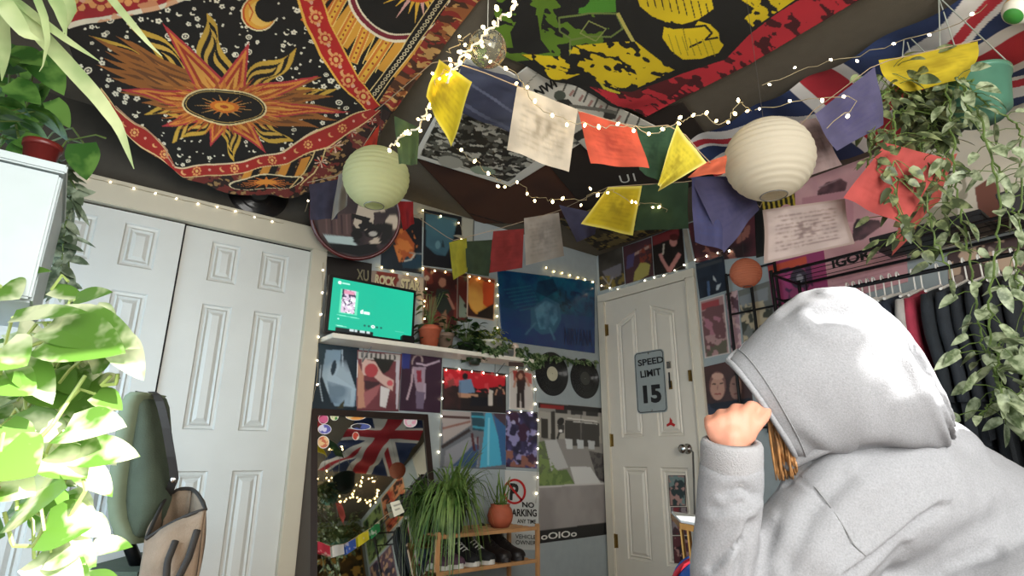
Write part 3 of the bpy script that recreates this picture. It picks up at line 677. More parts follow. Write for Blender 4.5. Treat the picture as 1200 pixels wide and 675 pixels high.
# ================================================================ posters and signs on the walls
def poster(name, plane, px, off, art, label, cat='poster', group=None, mat=PAPER, thick=None, k=1.25, nmax=240):
    w = max(np.hypot(px[1][0]-px[0][0], px[1][1]-px[0][1]), np.hypot(px[2][0]-px[3][0], px[2][1]-px[3][1])); h = max(np.hypot(px[3][0]-px[0][0], px[3][1]-px[0][1]), np.hypot(px[2][0]-px[1][0], px[2][1]-px[1][1]))
    s = Sheet(plane.off(off), px, min(nmax, int(w*k)+4), min(nmax, int(h*k)+4)); s.D = 0.0015*np.sin(s.U*5+1)*np.sin(s.V*4)
    art(s); s.blur(); o = s.build(name, mat, thick=(thick or off-.0012)); tag(o, label, cat, group); return o
INK = M('black_ink', (0.08, 0.08, 0.08), 0.6); WINK = M('white_lettering', (0.85, 0.85, 0.82), 0.6); RINK = M('red_ink', (0.70, 0.10, 0.10), 0.5); CINK = M('cream_lettering', (0.80, 0.76, 0.60), 0.6)
def border(s, c, w=0.03, w2=None):
    w2 = w2 or w; s.put((s.U < w) | (s.U > 1-w) | (s.V < w2) | (s.V > 1-w2), c)
def figure(s, x, y, h, skin, top, leg, lean=0, hair='2a1d16'):
    """small standing printed figure, feet at (x,y)"""
    L = lean*h
    s.poly([(x-h*.10+L*.3, y-h*.52), (x+h*.10+L*.3, y-h*.52), (x+h*.11, y), (x+h*.03, y), (x, y-h*.4), (x-h*.03, y), (x-h*.11, y)], leg)
    s.poly([(x-h*.14+L, y-h*.82), (x+h*.14+L, y-h*.82), (x+h*.10+L*.4, y-h*.48), (x-h*.10+L*.4, y-h*.48)], top)
    s.line([(x-h*.13+L, y-h*.80), (x-h*.20+L, y-h*.55)], h*.06, skin); s.line([(x+h*.13+L, y-h*.80), (x+h*.21+L, y-h*.58)], h*.06, skin)
    s.ell(x+L*1.2, y-h*.91, h*.065, h*.085, skin); s.ell(x+L*1.2, y-h*.95, h*.075, h*.06, hair)

def a_orange(s):
    s.fill('14161c'); s.soft(None, '22303a', 4, 3, .7); s.poly([(458, 272), (474, 268), (486, 286), (484, 302), (474, 308), (466, 292)], 'a4522a'); s.blotch(s.inside([(455, 268), (480, 262), (490, 286), (484, 305), (468, 308)]), 'c8783c', 30, .5, 3); s.blotch(s.inside([(450, 292), (497, 296), (497, 316), (447, 312)]), '1f3a4a', 12, .5, 3)
    s.line([(474, 306), (482, 304), (486, 298)], 1.5, 'b8bcb4'); s.line([(480, 296), (495, 298)], 1.4, '8c8c86')
poster('wall_poster', BACK, [(449, 240), (495, 249), (494, 321), (446, 314)], 0.003, a_orange, 'dark poster with an orange figure above the rock star banner')
def a_moon(s):
    s.fill('11141a'); s.poly([(499, 250), (538, 257), (530, 285), (522, 300), (510, 298), (499, 288)], '32525f'); s.soft(s.inside([(499, 250), (538, 257), (522, 300), (499, 288)]), '446a75', 5, 3, .7)
    s.ell(513, 287, 3, 5, '5c8088'); s.poly([(517, 290), (519, 281), (521, 290)], '182a30'); s.poly([(536, 257), (541, 258), (534, 285), (528, 297)], '0d0f12'); s.poly([(541, 254), (555, 257), (554, 302), (542, 300)], '9a9a8c')
poster('wall_poster', BACK, [(497, 245), (556, 257), (554, 318), (496, 311)], 0.004, a_moon, 'night blue poster beside the orange figure one, near the ceiling corner')
o = poster('paper_strip', BACK, [(484, 236), (556, 255), (555, 284), (484, 262)], 0.002, lambda s: s.fill('8a887a'), 'grey paper strip peeping out above the night blue poster', 'paper')
def a_rock(s): s.fill('b9ab9a'); s.soft(None, '8f7d6e', 8, 3, .8); s.blotch(None, '7c3128', 14, .64, 5)
rk = poster('rock_banner', BACK, [(436, 317), (496, 325), (496, 352), (434, 343)], 0.006, a_rock, 'pale banner reading ROCK STAR above the television', 'banner')
lettering('ROCK', BACK.off(.006), (440, 321), (464, 325), (439, 333), CINK, rk, bold=.05); lettering('STAR', BACK.off(.006), (470, 326), (493, 329), (469, 339), CINK, rk, bold=.05)
lettering('ROCK', BACK.off(.0045), (440.6, 321.8), (464.6, 325.8), (439.6, 333.8), INK, rk, bold=.06); lettering('STAR', BACK.off(.0045), (470.6, 326.8), (493.6, 329.8), (469.6, 339.8), INK, rk, bold=.06)
tb = poster('dark_poster', BACK, [(383, 300), (436, 309), (434, 345), (383, 336)], 0.004, lambda s: (s.fill('1b1614'), s.soft(None, '2c2420', 5, 2, .6)), 'dark poster with pale letters partly behind the television')
lettering('XU', BACK.off(.004), (418, 315), (432, 317), (418, 328), M('faded_lettering', (.52, .49, .38), .7), tb, bold=.02)
def a_red(s):
    s.fill('4d1a17'); s.soft(None, '2a0f0f', 6, 2, .8); s.blotch(None, '6d2a20', 14, .58, 3); s.ell(518.5, 331, 4.5, 5.5, 'b07a62'); s.poly([(512, 338), (526, 339), (530, 362), (520, 372), (508, 358)], '27302a'); s.line([(524, 345), (532, 362)], 3, 'a87460'); s.poly([(504, 350), (511, 346), (512, 368), (503, 372)], '6f5a40'); s.poly([(514, 374), (523, 362), (524, 384), (516, 388)], '8c6a50')
    s.ell(500, 326, 3, 3, 'b9a08c'); border(s, '8f8478', .02, .012)
poster('wall_poster', BACK, [(496, 312), (537, 319), (536, 388), (495, 384)], 0.004, a_red, 'dark red poster with a figure right of the television')
def a_or2(s):
    s.fill('39150f'); s.ell(560, 346, 13, 23, 'd9923a', -8); s.ell(558, 348, 9, 18, 'e2a64c', -8); s.poly([(566, 330), (579, 332), (578, 366), (566, 356)], 'cf4f22'); s.soft(s.inside([(550, 322), (580, 326), (578, 372), (550, 368)]), 'b0461f', 8, 4, .5); s.poly([(560, 366), (578, 356), (578, 376), (560, 374)], '1a0f0c'); border(s, 'b59c88', .04, .03)
poster('wall_poster', BACK, [(548, 321), (581, 327), (579, 376), (547, 371)], 0.006, a_or2, 'glowing orange and red poster beside the blue underwater one')
def a_thin(s): s.fill('5a1e16'); s.poly([(538, 345), (548, 360), (548, 372), (538, 372)], '7d8a78'); s.blotch(None, '2b2018', 14, .6, 4)
poster('wall_poster', BACK, [(537, 319), (549, 321), (548, 378), (536, 376)], 0.0035, a_thin, 'narrow reddish poster squeezed beside the glowing orange one')

# blue poster: plain deep-water print with a pale drifting shape
def a_blue(s):
    s.grad('0e4c68', '22346a'); m_ = s.inside([(584, 317), (697, 328), (697, 372), (586, 360)]); s.soft(m_, '0b6276', 9, 2, .8); s.soft(m_, '083247', 16, 9, .7); s.blotch(s.inside([(645, 338), (697, 344), (697, 368), (650, 364)]), '0a2a3c', 34, .56, 4)
    s.soft(None, '1c2f66', 3, 12, .4)
    for k in range(7): s.line([(590+k*3, 340+k*4), (622+k*2, 335+k*4)], 1.3, '2a8291', .35)
    s.poly([(622, 362), (640, 348), (656, 356), (658, 374), (650, 390), (634, 392), (622, 382)], '2c5a76'); s.soft(s.inside([(626, 362), (640, 352), (652, 358), (654, 374), (646, 386), (632, 386)]), '5187a0', 16, 7, .9)
    s.line([(616, 392), (628, 378)], 2, '4d8098', .6); s.line([(650, 398), (644, 384)], 2.4, '4d8098', .6)
    s.poly([(630, 330), (648, 326), (654, 340), (640, 348), (628, 342)], '0e2440', .8); s.soft(None, '1a5b74', 20, 21, .15)
bp = poster('blue_poster', BACK, [(583, 316), (697, 330), (697, 414), (588, 399)], 0.006, a_blue, 'large deep blue underwater poster with a pale floating shape', mat=GLOSS)
lettering('NIRVANA', BACK.off(.006), (661, 384), (694, 387), (661, 404), M('navy_ink', (0.10, 0.12, 0.26), 0.5), bp, bold=.02)

# under the shelf
def a_steel(s):
    s.fill('1f2b34'); s.soft(None, '33454f', 4, 2, .8); s.poly([(382, 410), (400, 410), (398, 430), (393, 440), (417, 456), (416, 476), (392, 476), (383, 456), (377, 440)], '7d95a6'); s.soft(s.inside([(380, 408), (402, 410), (417, 456), (414, 477), (390, 476), (377, 440)]), 'a9bcc8', 7, 5, .8); s.soft(s.inside([(383, 446), (412, 455), (410, 474), (388, 472)]), '566a7a', 9, 7, .8)
    s.ell(391, 431, 3, 9, '2c3a44', 10); s.line([(376, 428), (374, 448), (378, 470)], 1.2, '9fb0bc'); s.line([(401, 410), (402, 430)], 1.2, 'a7b8c4'); s.poly([(395, 478), (404, 468), (402, 479)], '3b3a2a')
poster('wall_poster', BACK, [(370, 401), (421, 405), (418, 482), (365, 480)], 0.004, a_steel, 'steel blue and silver poster at the left end under the shelf', mat=GLOSS, group=None)
def a_sing(s):
    s.fill('6b3238'); s.soft(None, '3f2026', 6, 3, .7); s.poly([(420, 412), (469, 416), (469, 424), (420, 420)], 'b3aca4')
    for k in range(8): s.line([(424+k*5.5, 413.5+k*.4), (424+k*5.5, 418.5+k*.4)], 2.2, '3a3634')
    s.poly([(437, 419), (462, 422), (456, 434), (450, 438), (443, 430)], '1e1e1a'); s.poly([(424, 420), (440, 424), (448, 438), (462, 446), (460, 458), (448, 450), (436, 440), (424, 440)], 'c9a79c'); s.ell(435, 434, 8, 8, 'a83f44', 10); s.poly([(427, 446), (446, 448), (440, 458), (428, 456)], '3c2228'); s.poly([(419, 424), (426, 440), (428, 478), (419, 478)], 'b5826a'); s.poly([(446, 452), (457, 456), (452, 478), (445, 476)], 'cfc9c6'); s.poly([(426, 460), (446, 450), (442, 462), (428, 478)], '9a5a5c'); s.ell(457, 449, 3.5, 3.5, 'c4525a'); s.line([(418, 422), (418, 442)], 1.6, 'c9d6d8'); s.poly([(464, 422), (469, 422), (466, 479), (464, 479)], 'b9b0b6')
poster('wall_poster', BACK, [(419, 410), (471, 415), (467, 482), (417, 481)], 0.005, a_sing, 'crowded red and skin-toned concert poster under the shelf')
def a_purple(s):
    s.fill('2a1626'); s.soft(None, '3b1f33', 4, 4, .7); s.poly([(471, 414), (481, 414), (480, 432), (471, 432)], '2c3270'); s.line([(488, 426), (500, 428), (515, 423)], 2.2, 'b7a1ae'); s.poly([(483, 430), (499, 430), (498, 446), (497, 462), (489, 462), (486, 448)], '9c8794'); s.poly([(488, 434), (494, 434), (494, 448), (489, 448)], '8c2d3c'); s.line([(484, 432), (482, 450), (477, 468)], 2.2, 'b39aa2'); s.line([(498, 450), (497, 468)], 2.6, 'aa97a6'); s.poly([(487, 458), (498, 460), (496, 479), (488, 479)], '6a5b70')
    for q in range(9): s.line([(489+6*math.cos(math.pi*q/8-.2), 424-8*math.sin(math.pi*q/8)), (489+6*math.cos(math.pi*(q+1)/8-.2), 424-8*math.sin(math.pi*(q+1)/8))], 1.8, 'a08a86')
poster('wall_poster', BACK, [(471, 412), (518, 418), (516, 484), (468, 481)], 0.004, a_purple, 'dark purple poster with a pale figure stretching one arm out, under the shelf')
def a_crowd(s):
    s.fill('241c1c'); s.poly([(520, 432), (592, 440), (592, 452), (560, 456), (540, 446), (521, 456)], 'c0202c'); s.blotch(s.inside([(519, 430), (593, 438), (592, 462), (519, 456)]), 'd4444a', 22, .62, 4)
    s.poly([(538, 446), (552, 444), (557, 460), (538, 462)], '6c87a4'); s.ell(545, 441, 3.5, 4, '1b1a1c'); s.poly([(536, 460), (560, 462), (560, 466), (538, 466)], 'b98c70'); s.poly([(552, 464), (574, 466), (572, 476), (551, 476)], '14161e'); s.poly([(573, 456), (578, 458), (577, 476), (572, 475)], 'c9c0b4'); s.soft(s.inside([(520, 452), (540, 448), (540, 480), (520, 480)]), '4a2a2a', 14, 5, .6); figure(s, 586, 477, 26, 'b98a70', '2a2024', '1a1a20')
    s.poly([(524, 447), (531, 443), (533, 450), (526, 454)], '8c3f3c')
poster('wall_poster', BACK, [(519, 430), (593, 438), (593, 484), (518, 480)], 0.004, a_crowd, 'red topped poster with seated figures right of the purple one')
def a_alley(s):
    s.fill('6a6e74'); s.poly([(518, 481), (552, 482), (552, 498), (519, 520)], 'a79d99'); s.line([(519, 488), (550, 490)], 3, '4c3230'); s.line([(519, 502), (551, 494)], 2.5, '8c6258'); s.line([(518, 524), (550, 504)], 4, '352c2c'); s.poly([(552, 482), (566, 482), (570, 506), (554, 504)], '2c4c58'); s.line([(553, 488), (567, 489)], 2.5, '3e97ac'); s.line([(554, 500), (568, 502)], 2.5, '3f8fa2')
    s.poly([(569, 482), (576, 484), (584, 512), (588, 545), (562, 548), (567, 510)], '4aa6c4'); s.line([(573, 490), (572, 545)], 2, '7fc6d8'); s.poly([(578, 486), (593, 500), (593, 545), (588, 545), (584, 512)], '37618e'); s.poly([(522, 528), (550, 512), (562, 514), (560, 547), (520, 547)], '8b8c92'); s.poly([(530, 546), (556, 520), (562, 522), (558, 548)], '3d5474'); s.line([(553, 508), (556, 528)], 3, '4f2226'); s.line([(560, 512), (560, 526)], 2, '5c2c30'); s.poly([(576, 478), (593, 480), (593, 500), (580, 488)], '4b3a44')
poster('wall_poster', BACK, [(518, 481), (594, 485), (593, 550), (516, 548)], 0.005, a_alley, 'pale hall interior poster with a turquoise diagonal path, above the spider plant')
def a_person(s):
    s.fill('c5bdb6'); s.poly([(601, 434), (606, 434), (608, 446), (602, 446)], 'a84038'); s.poly([(615, 436), (623, 438), (623, 450), (616, 448)], 'b65a50'); figure(s, 610, 478, 44, 'b98a74', '31211f', '2a1e1e', .02, '5a241c'); s.ell(610, 440, 5.5, 6, '5c281e'); s.ell(610, 441, 2.6, 3.6, 'b98a74')
poster('wall_poster', BACK, [(597, 431), (624, 434), (625, 481), (597, 479)], 0.004, a_person, 'pale poster with a long-haired figure in black, beside the records')
def a_violet(s):
    s.fill('2f2a4a'); s.soft(None, '5d5690', 9, 3, .9); s.soft(None, '1a1626', 14, 9, .8); s.blotch(None, '8d88b4', 26, .62, 6); s.blotch(s.inside([(592, 528), (630, 530), (630, 548), (592, 547)]), '8d5d50', 22, .45, 3); s.ell(603, 492, 6, 5, 'a9a4c4'); s.blotch(None, '3b1f38', 16, .6, 14)
poster('wall_poster', BACK, [(593, 481), (630, 483), (629, 549), (592, 547)], 0.0045, a_violet, 'violet and black poster directly above the no parking sign')
def a_parking(s): s.fill('c2c4c0'); s.soft(None, 'a9aca8', 5, 4, .4)
np_ = poster('parking_sign', BACK, [(592, 551), (632, 553), (631, 645), (590, 643)], 0.004, a_parking, 'white no parking sign with a red ring behind the potted plants', 'sign')
pl = BACK.off(.006)
def ring(plane, cx, cy, rx, ry, w, mat, parent, name, n=36, slash=True):
    V = []; Fc = []
    for k in range(n):
        a = 2*math.pi*k/n; V.append(plane.pt(cx+rx*math.cos(a), cy+ry*math.sin(a))); V.append(plane.pt(cx+(rx-w)*math.cos(a), cy+(ry-w)*math.sin(a)))
    for k in range(n): a = 2*k; b = 2*((k+1) % n); Fc.append((a, b, b+1, a+1))
    if slash:
        k0 = len(V); V += [plane.pt(cx-rx*.72, cy-ry*.66), plane.pt(cx-rx*.6, cy-ry*.78), plane.pt(cx+rx*.72, cy+ry*.66), plane.pt(cx+rx*.6, cy+ry*.78)]; Fc.append((k0, k0+1, k0+2, k0+3))
    return mesh(name, V, Fc, mat, parent)
lettering('P', pl, (598, 566), (608, 567), (597, 586), INK, np_, bold=.04)
ring(BACK.off(.0085), 603, 576, 13.5, 15, 2.6, RINK, np_, 'red_ring')
lettering('PARKING', pl, (596, 596), (629, 597), (596, 605), INK, np_, bold=.03)
lettering('NO', pl, (612, 588), (626, 589), (612, 594.5), INK, np_, bold=.03)
lettering('ANY TIME', pl, (606, 608), (628, 609), (606, 613), INK, np_, bold=.02); lettering('TOW AWAY', pl, (606, 616), (628, 617), (606, 621), RINK, np_, bold=.02)
lettering('VEHICLE\nOWNER', pl, (604, 626), (628, 627), (604, 638), INK, np_, bold=.01)

def a_ramp(s):
    s.fill('8f8b84'); s.poly([(632, 482), (708, 489), (709, 520), (632, 512)], 'a39e94'); s.poly([(634, 490), (642, 491), (642, 514), (634, 513)], '38332e'); s.poly([(662, 492), (702, 496), (703, 524), (662, 522)], '3d3a36'); s.line([(648, 483), (648, 520)], 5, '37332f'); s.line([(681, 487), (681, 522)], 1.4, '6a6662')
    for k in range(3): s.poly([(651+k*18, 479+k*1.6), (665+k*18, 480+k*1.6), (665+k*18, 485+k*1.6), (651+k*18, 484+k*1.6)], '2d2b29')
    s.line([(665, 490), (700, 494)], 1.2, 'd8d4cc'); s.line([(672, 494), (700, 497)], 1, 'd0ccc4')
    s.poly([(631, 518), (640, 516), (652, 552), (631, 556)], '5f6a4a'); s.poly([(638, 516), (652, 515), (666, 548), (646, 552)], 'b5b5b2'); s.poly([(652, 515), (668, 514), (672, 526), (694, 528), (692, 548), (666, 547)], '8e8a86'); s.poly([(662, 514), (671, 515), (671, 526), (664, 526)], 'c4c6c4'); s.poly([(676, 515), (684, 516), (684, 526), (677, 526)], 'bfc2c2'); s.poly([(689, 516), (697, 517), (697, 527), (690, 526)], 'b9bcbc')
    s.poly([(690, 528), (708, 532), (711, 566), (700, 562)], '5b5754'); s.blotch(s.inside([(690, 528), (708, 532), (711, 566), (700, 562)]), '3e3a3a', 40, .5, 2); s.poly([(668, 547), (692, 547), (704, 566), (674, 568)], 'c9c9c6'); s.poly([(632, 555), (664, 550), (674, 568), (632, 570)], '5f7440'); s.blotch(s.inside([(632, 518), (652, 550), (674, 568), (632, 570)]), '74884e', 34, .52, 6)
    s.poly([(632, 570), (711, 566), (712, 610), (690, 622), (633, 626)], '98928f'); s.soft(s.inside([(632, 571), (711, 567), (712, 612), (633, 622)]), '807a78', 7, 4, .7); s.line([(632, 570.5), (711, 566.5)], 2, 'c4c0bc')
    s.ell(657, 494, 4, 5, '23211f', 30); s.poly([(653, 498), (661, 498), (661, 507), (655, 508)], '3a3836'); s.line([(656, 505), (653, 514)], 2.4, '1f1e1d'); s.ell(657, 505, 2, 1.8, 'e6e4e0')
    s.poly([(631, 472), (705, 478), (705, 484), (631, 478)], '1f1b1a'); s.poly([(633, 473.5), (661, 475.6), (661, 480), (633, 478)], '8c2624'); s.poly([(632, 622), (712, 612), (713, 628), (676, 636), (632, 638)], '1c1b1b')
rp = poster('ramp_poster', BACK, [(631, 471), (707, 478), (713, 626), (632, 637)], 0.004, a_ramp, 'tall poster of a figure at the top of a concrete ramp with grass', k=1.6)
lettering('oOlOo', BACK.off(.0045), (634, 625), (676, 621), (634, 633), WINK, rp, bold=.02)

# vinyl records fixed to the walls
VINYL = M('black_vinyl', (0.045, 0.045, 0.05), 0.28, var=0.05, coat=0.3); LABEL = M('cream_record_label', (0.72, 0.70, 0.60), 0.6); DLABEL = M('dark_record_label', (0.24, 0.24, 0.22), 0.6)
def record(c, axis, r, lab, label, name='vinyl_record', group='vinyl records on the walls'):
    c = np.array(c); t = thing(name, c, label, 'record', group)
    prof = [(0.0035, 0.0), (r, 0.0), (r, 0.002)]
    rr = r-0.004
    k = 0
    while rr > r*0.36:
        prof += [(rr, 0.0024), (rr-0.0022, 0.0024), (rr-0.003, 0.0017)]; rr -= 0.0052 if k % 7 else 0.009; k += 1
    prof += [(r*.35, 0.0024), (0.0035, 0.0024)]
    MB().lathe(c, prof, 56, axis=axis).build('disc', VINYL, t, False)
    MB().lathe(c, [(0.0036, 0.0026), (r*.33, 0.0026), (r*.33, 0.0031), (0.0036, 0.0031)], 36, axis=axis).build('record_label', lab, t)
    return t
for (px, py, lab, txt) in ((647, 438, LABEL, 'vinyl record with a cream label, left of the pair under the blue poster'), (685.5, 443.5, DLABEL, 'vinyl record with a dark label, right of the pair under the blue poster')):
    record(BACK.off(.004).pt(px, py), (0, -1, 0), 0.152 if lab is LABEL else 0.145, lab, txt)
record(BACK.off(.014).pt(303, 224), (0, -1, 0), 0.152, DLABEL, 'vinyl record half hidden by the tapestry over the closet header')

# round mirror with a red rim, reflection painted on, leaning out from the wall
cdisc = np.array([1.075, YB-0.19, 2.145]); nrm = np.array([-0.18, -0.93, -0.30]); nrm /= np.linalg.norm(nrm)
tD = thing('round_mirror', cdisc, 'round dark mirror with a thin red rim and a painted reflection hanging at the closet corner', 'painted_mirror')
au = np.cross(nrm, (0, 0, 1)); au /= np.linalg.norm(au); au = -au if au[0] < 0 else au; av = np.cross(nrm, au); av = av if av[2] > 0 else -av
DP = Plane(cdisc, au, av, nrm)
RD = 0.238
MB().lathe(cdisc, [(RD-0.012, 0.004), (RD-0.010, 0.013), (RD, 0.014), (RD+0.008, 0.006), (RD+0.006, -0.02), (RD-0.01, -0.03), (0, -0.03)], 64, axis=nrm).build('rim', M('dark_red_rim', (0.30, 0.06, 0.07), 0.35, coat=0.3), tD, True)
s = Sheet(DP.off(.006), [(352, 190), (472, 190), (472, 312), (352, 312)], 150, 150)
ang = s.U*2*math.pi; rad = s.V*(RD-0.009); s.A = rad*np.cos(ang); s.B = rad*np.sin(ang)
s.fill('282022'); s.soft(None, '4a3a38', 8, 2, .8); s.poly([(372, 252), (420, 250), (424, 278), (374, 276)], '55403c')
for k in range(7): s.line([(382+k*6, 252), (383+k*6, 274)], 2, '3c2a2a' if k % 2 else '6a504a')
s.poly([(379, 275), (414, 278), (418, 288), (386, 286)], 'aebdb8'); s.poly([(384, 284), (420, 288), (440, 284), (445, 294), (420, 300), (392, 294)], '0e0c0c'); s.blotch(s.inside([(420, 240), (466, 240), (466, 284), (430, 286), (414, 262)]), 'b8a894', 16, .52, 4); s.blotch(s.inside([(412, 250), (460, 262), (460, 290), (414, 284)]), '191614', 20, .5, 6)
s.ell(437, 273, 10, 6, '15110f'); s.ell(437, 274, 5, 3, 'a8a298'); s.ell(418, 275, 7, 5, '15110f', 10); s.ell(380, 293, 6, 4.5, 'a82c34'); s.line([(386, 297), (406, 303), (426, 303)], 2, 'a8585a'); s.line([(364, 262), (368, 284)], 3, '8c8d84'); s.blur()
s.build('painted_reflection', printmat('matt_reflection_print', .8), tD)

# ---- right wall
def a_grey(s): s.fill('4b463e'); s.soft(None, '2c2620', 5, 3, .9); s.poly([(706, 318), (728, 308), (728, 322), (712, 330)], '6e6a70'); s.blotch(s.inside([(700, 325), (733, 320), (733, 340), (700, 342)]), '7d6a2c', 26, .5, 3); s.line([(706, 324), (714, 334), (718, 325)], 1.2, 'a09a94')
poster('wall_poster', RIGHT, [(701, 297), (729, 289), (732, 333), (703, 341)], 0.003, a_grey, 'dim grey and yellow poster, first of the three over the door frame', group=None)
def a_yel(s): s.fill('3a2522'); s.soft(None, '4e2f38', 8, 4, .7); s.line([(740, 300), (762, 288)], 3, 'a8887c'); s.poly([(744, 318), (752, 306), (762, 310), (760, 322), (750, 328), (742, 330)], 'a59a52'); s.poly([(735, 300), (744, 296), (742, 312), (734, 316)], '4b4266'); s.blotch(s.inside([(748, 288), (763, 286), (763, 308), (750, 308)]), '7c3a2c', 30, .5, 2)
poster('wall_poster', RIGHT, [(730, 289), (763, 278), (766, 323), (733, 333)], 0.004, a_yel, 'brown poster with a yellow patch, middle of the three over the door frame')
def a_pink(s): s.fill('1c1513'); s.poly([(764, 277), (795, 266), (796, 276), (776, 284), (765, 288)], '6d2a2c'); s.ell(789, 283, 4.5, 6, 'b07a72'); s.ell(790, 278, 5.5, 4, '4a1c1a'); s.poly([(787, 290), (798, 292), (799, 304), (790, 302)], '231c1a'); s.line([(796, 298), (784, 318)], 5, 'b87c74'); s.line([(783, 316), (776, 304), (774, 298)], 4, 'b27a72'); s.line([(777, 298), (778, 286)], 1.6, 'b8b0a0')
poster('wall_poster', RIGHT, [(764, 277), (799, 264), (803, 315), (767, 323)], 0.005, a_pink, 'dark poster of a profile figure with raised arm over the door frame')
def a_grn(s): s.fill('9a968a'); s.soft(None, '77736a', 8, 3, .6)
poster('paper_strip', RIGHT, [(800, 269), (805, 268), (812, 305), (806, 306)], 0.006, a_grn, 'torn strip of pale paper by the top right door corner', 'paper')
def a_navy(s): s.fill('141a26'); s.soft(None, '26303e', 8, 3, .8); s.line([(830, 330), (831, 350)], 3, '4a6080'); s.poly([(835, 322), (838, 326), (840, 331), (836, 328)], 'b8c0c4'); s.poly([(840, 334), (845, 332), (842, 340), (839, 340)], 'b8c0c4'); s.poly([(816, 312), (846, 303), (846, 307), (817, 316)], '3a3f44')
poster('wall_poster', RIGHT, [(815, 309), (848, 299), (852, 340), (820, 350)], 0.004, a_navy, 'navy poster right of the door frame top')
def a_pinkg(s): s.fill('ab8684'); s.poly([(822, 356), (842, 350), (843, 358), (823, 364)], '9c4448'); s.ell(836, 378, 11, 15, 'a7707c', 10); s.blotch(s.inside([(822, 362), (850, 356), (852, 412), (824, 414)]), '6e4a4c', 18, .56, 3); s.blotch(s.inside([(822, 400), (852, 398), (852, 420), (824, 424)]), '5f5a4a', 26, .5, 6); border(s, 'cfc6c0', .03, .02)
poster('wall_poster', RIGHT, [(820, 353), (848, 345), (855, 414), (826, 420)], 0.004, a_pinkg, 'dusty pink flower poster right of the door')
def a_pink2(s): s.fill('a3828a'); s.blotch(None, '5b4048', 14, .55, 5); s.blotch(None, 'c8a8a8', 22, .6, 9)
poster('wall_poster', RIGHT, [(850, 344), (864, 340), (869, 410), (857, 413)], 0.003, a_pink2, 'narrow mauve poster seen behind the black rack post')
def a_flow(s): s.fill('6c6e68'); s.poly([(866, 348), (900, 336), (900, 352), (868, 360)], '83888a'); s.blotch(s.inside([(866, 358), (905, 350), (906, 395), (872, 404)]), 'b8a98c', 16, .45, 3); s.blotch(s.inside([(866, 362), (905, 355), (906, 400), (872, 408)]), '3f4034', 20, .56, 7)
poster('wall_poster', RIGHT, [(865, 341), (905, 328), (912, 396), (872, 408)], 0.004, a_flow, 'poster of beige dried flowers behind the small orange lantern')
def a_face(s):
    s.fill('4a302e'); s.soft(None, '2a1c1e', 6, 4, .7)
    s.ell(841, 452, 10, 17, '74504a'); s.ell(841, 455, 8.2, 14, 'b58a78'); s.ell(841, 441, 7, 4, 'c09684'); s.line([(835, 450), (839, 450)], 1.6, '2c1c1a'); s.line([(843.5, 449.5), (847.5, 449)], 1.6, '2c1c1a'); s.line([(841.3, 451), (840.7, 457)], 1, '8c6054'); s.line([(838, 462), (844.5, 461.5)], 1.7, '8c3f3c')
    s.ell(862, 454, 7, 14, '8f6c60'); s.line([(858, 450), (861, 450)], 1.4, '2c1c1a'); s.line([(860, 462), (865, 461)], 1.4, '6d3430'); s.poly([(826, 474), (880, 466), (880, 498), (828, 500)], '2c3244'); s.blotch(s.inside([(826, 474), (880, 466), (880, 498), (828, 500)]), '151a26', 20, .5, 5)
poster('wall_poster', RIGHT, [(825, 430), (876, 418), (884, 486), (830, 500)], 0.004, a_face, 'dark poster with two printed faces above the raised hand')
# pink poster with plain dark shapes and lettering
def a_bigpink(s):
    s.fill('c9979c'); s.soft(None, 'd8a9ab', 4, 3, .8)
    s.poly([(958, 224), (968, 214), (985, 209), (993, 214), (990, 226), (975, 232), (958, 235)], '3b2a2e'); s.line([(960, 220), (985, 209)], 1.6, '8d7478'); s.poly([(1000, 264), (1004, 256), (1030, 258), (1034, 264), (1012, 280), (998, 284)], '2d2a2c')
    s.poly([(940, 232), (1000, 222), (1000, 260), (940, 262)], 'c08a92'); s.soft(None, 'b37f88', 12, 5, .35)
    for k in range(8): s.line([(975, 330+k*5), (1045, 312+k*5)], 1, 'a87b84', .7)
o = poster('pink_poster', RIGHT, [(905, 222), (1056, 164), (1064, 330), (935, 366)], 0.004, a_bigpink, 'big pink poster with plain dark shapes above the clothes rail', nmax=220)
lettering('IGOR', RIGHT.off(.0045), (974, 304), (1019, 291), (976, 315), INK, o, bold=.04)
def a_yb(s): s.fill('1d1a14'); [s.line([(893+k*6, 228), (896+k*6, 246)], 2.4, 'bfa63c') for k in range(8)]; s.poly([(884, 250), (892, 248), (894, 296), (886, 298)], '0f0e0e')
poster('wall_poster', RIGHT, [(884, 236), (931, 222), (935, 290), (886, 302)], 0.006, a_yb, 'black poster with yellow zigzag letters under the large white lantern')
def a_mag(s): s.fill('9c3f6c'); s.poly([(900, 312), (945, 300), (946, 312), (902, 324)], 'c9543c'); s.blotch(s.inside([(903, 318), (950, 308), (955, 360), (906, 362)]), '4c2a4a', 14, .5, 3); s.ell(926, 330, 7, 9, 'b0427c'); s.ell(936, 326, 10, 12, '3b3240'); s.ell(937, 326, 4, 5, '8f8a90')
poster('wall_poster', RIGHT, [(899, 309), (965, 291), (972, 352), (908, 372)], 0.007, a_mag, 'orange and magenta poster behind the black rack posts')
def a_cream(s): s.fill('c9c2b2'); s.soft(None, 'b5ad9c', 5, 3, .5); s.poly([(1142, 220), (1160, 208), (1172, 220), (1176, 262), (1152, 268), (1146, 244)], '6e4438'); s.poly([(1080, 206), (1100, 200), (1120, 200), (1100, 212)], '2f2a2a'); s.poly([(1150, 268), (1185, 250), (1200, 262), (1160, 280)], '3c3836'); s.blotch(s.inside([(1060, 220), (1130, 200), (1140, 268), (1064, 285)]), '8f8a78', 9, .6, 4)
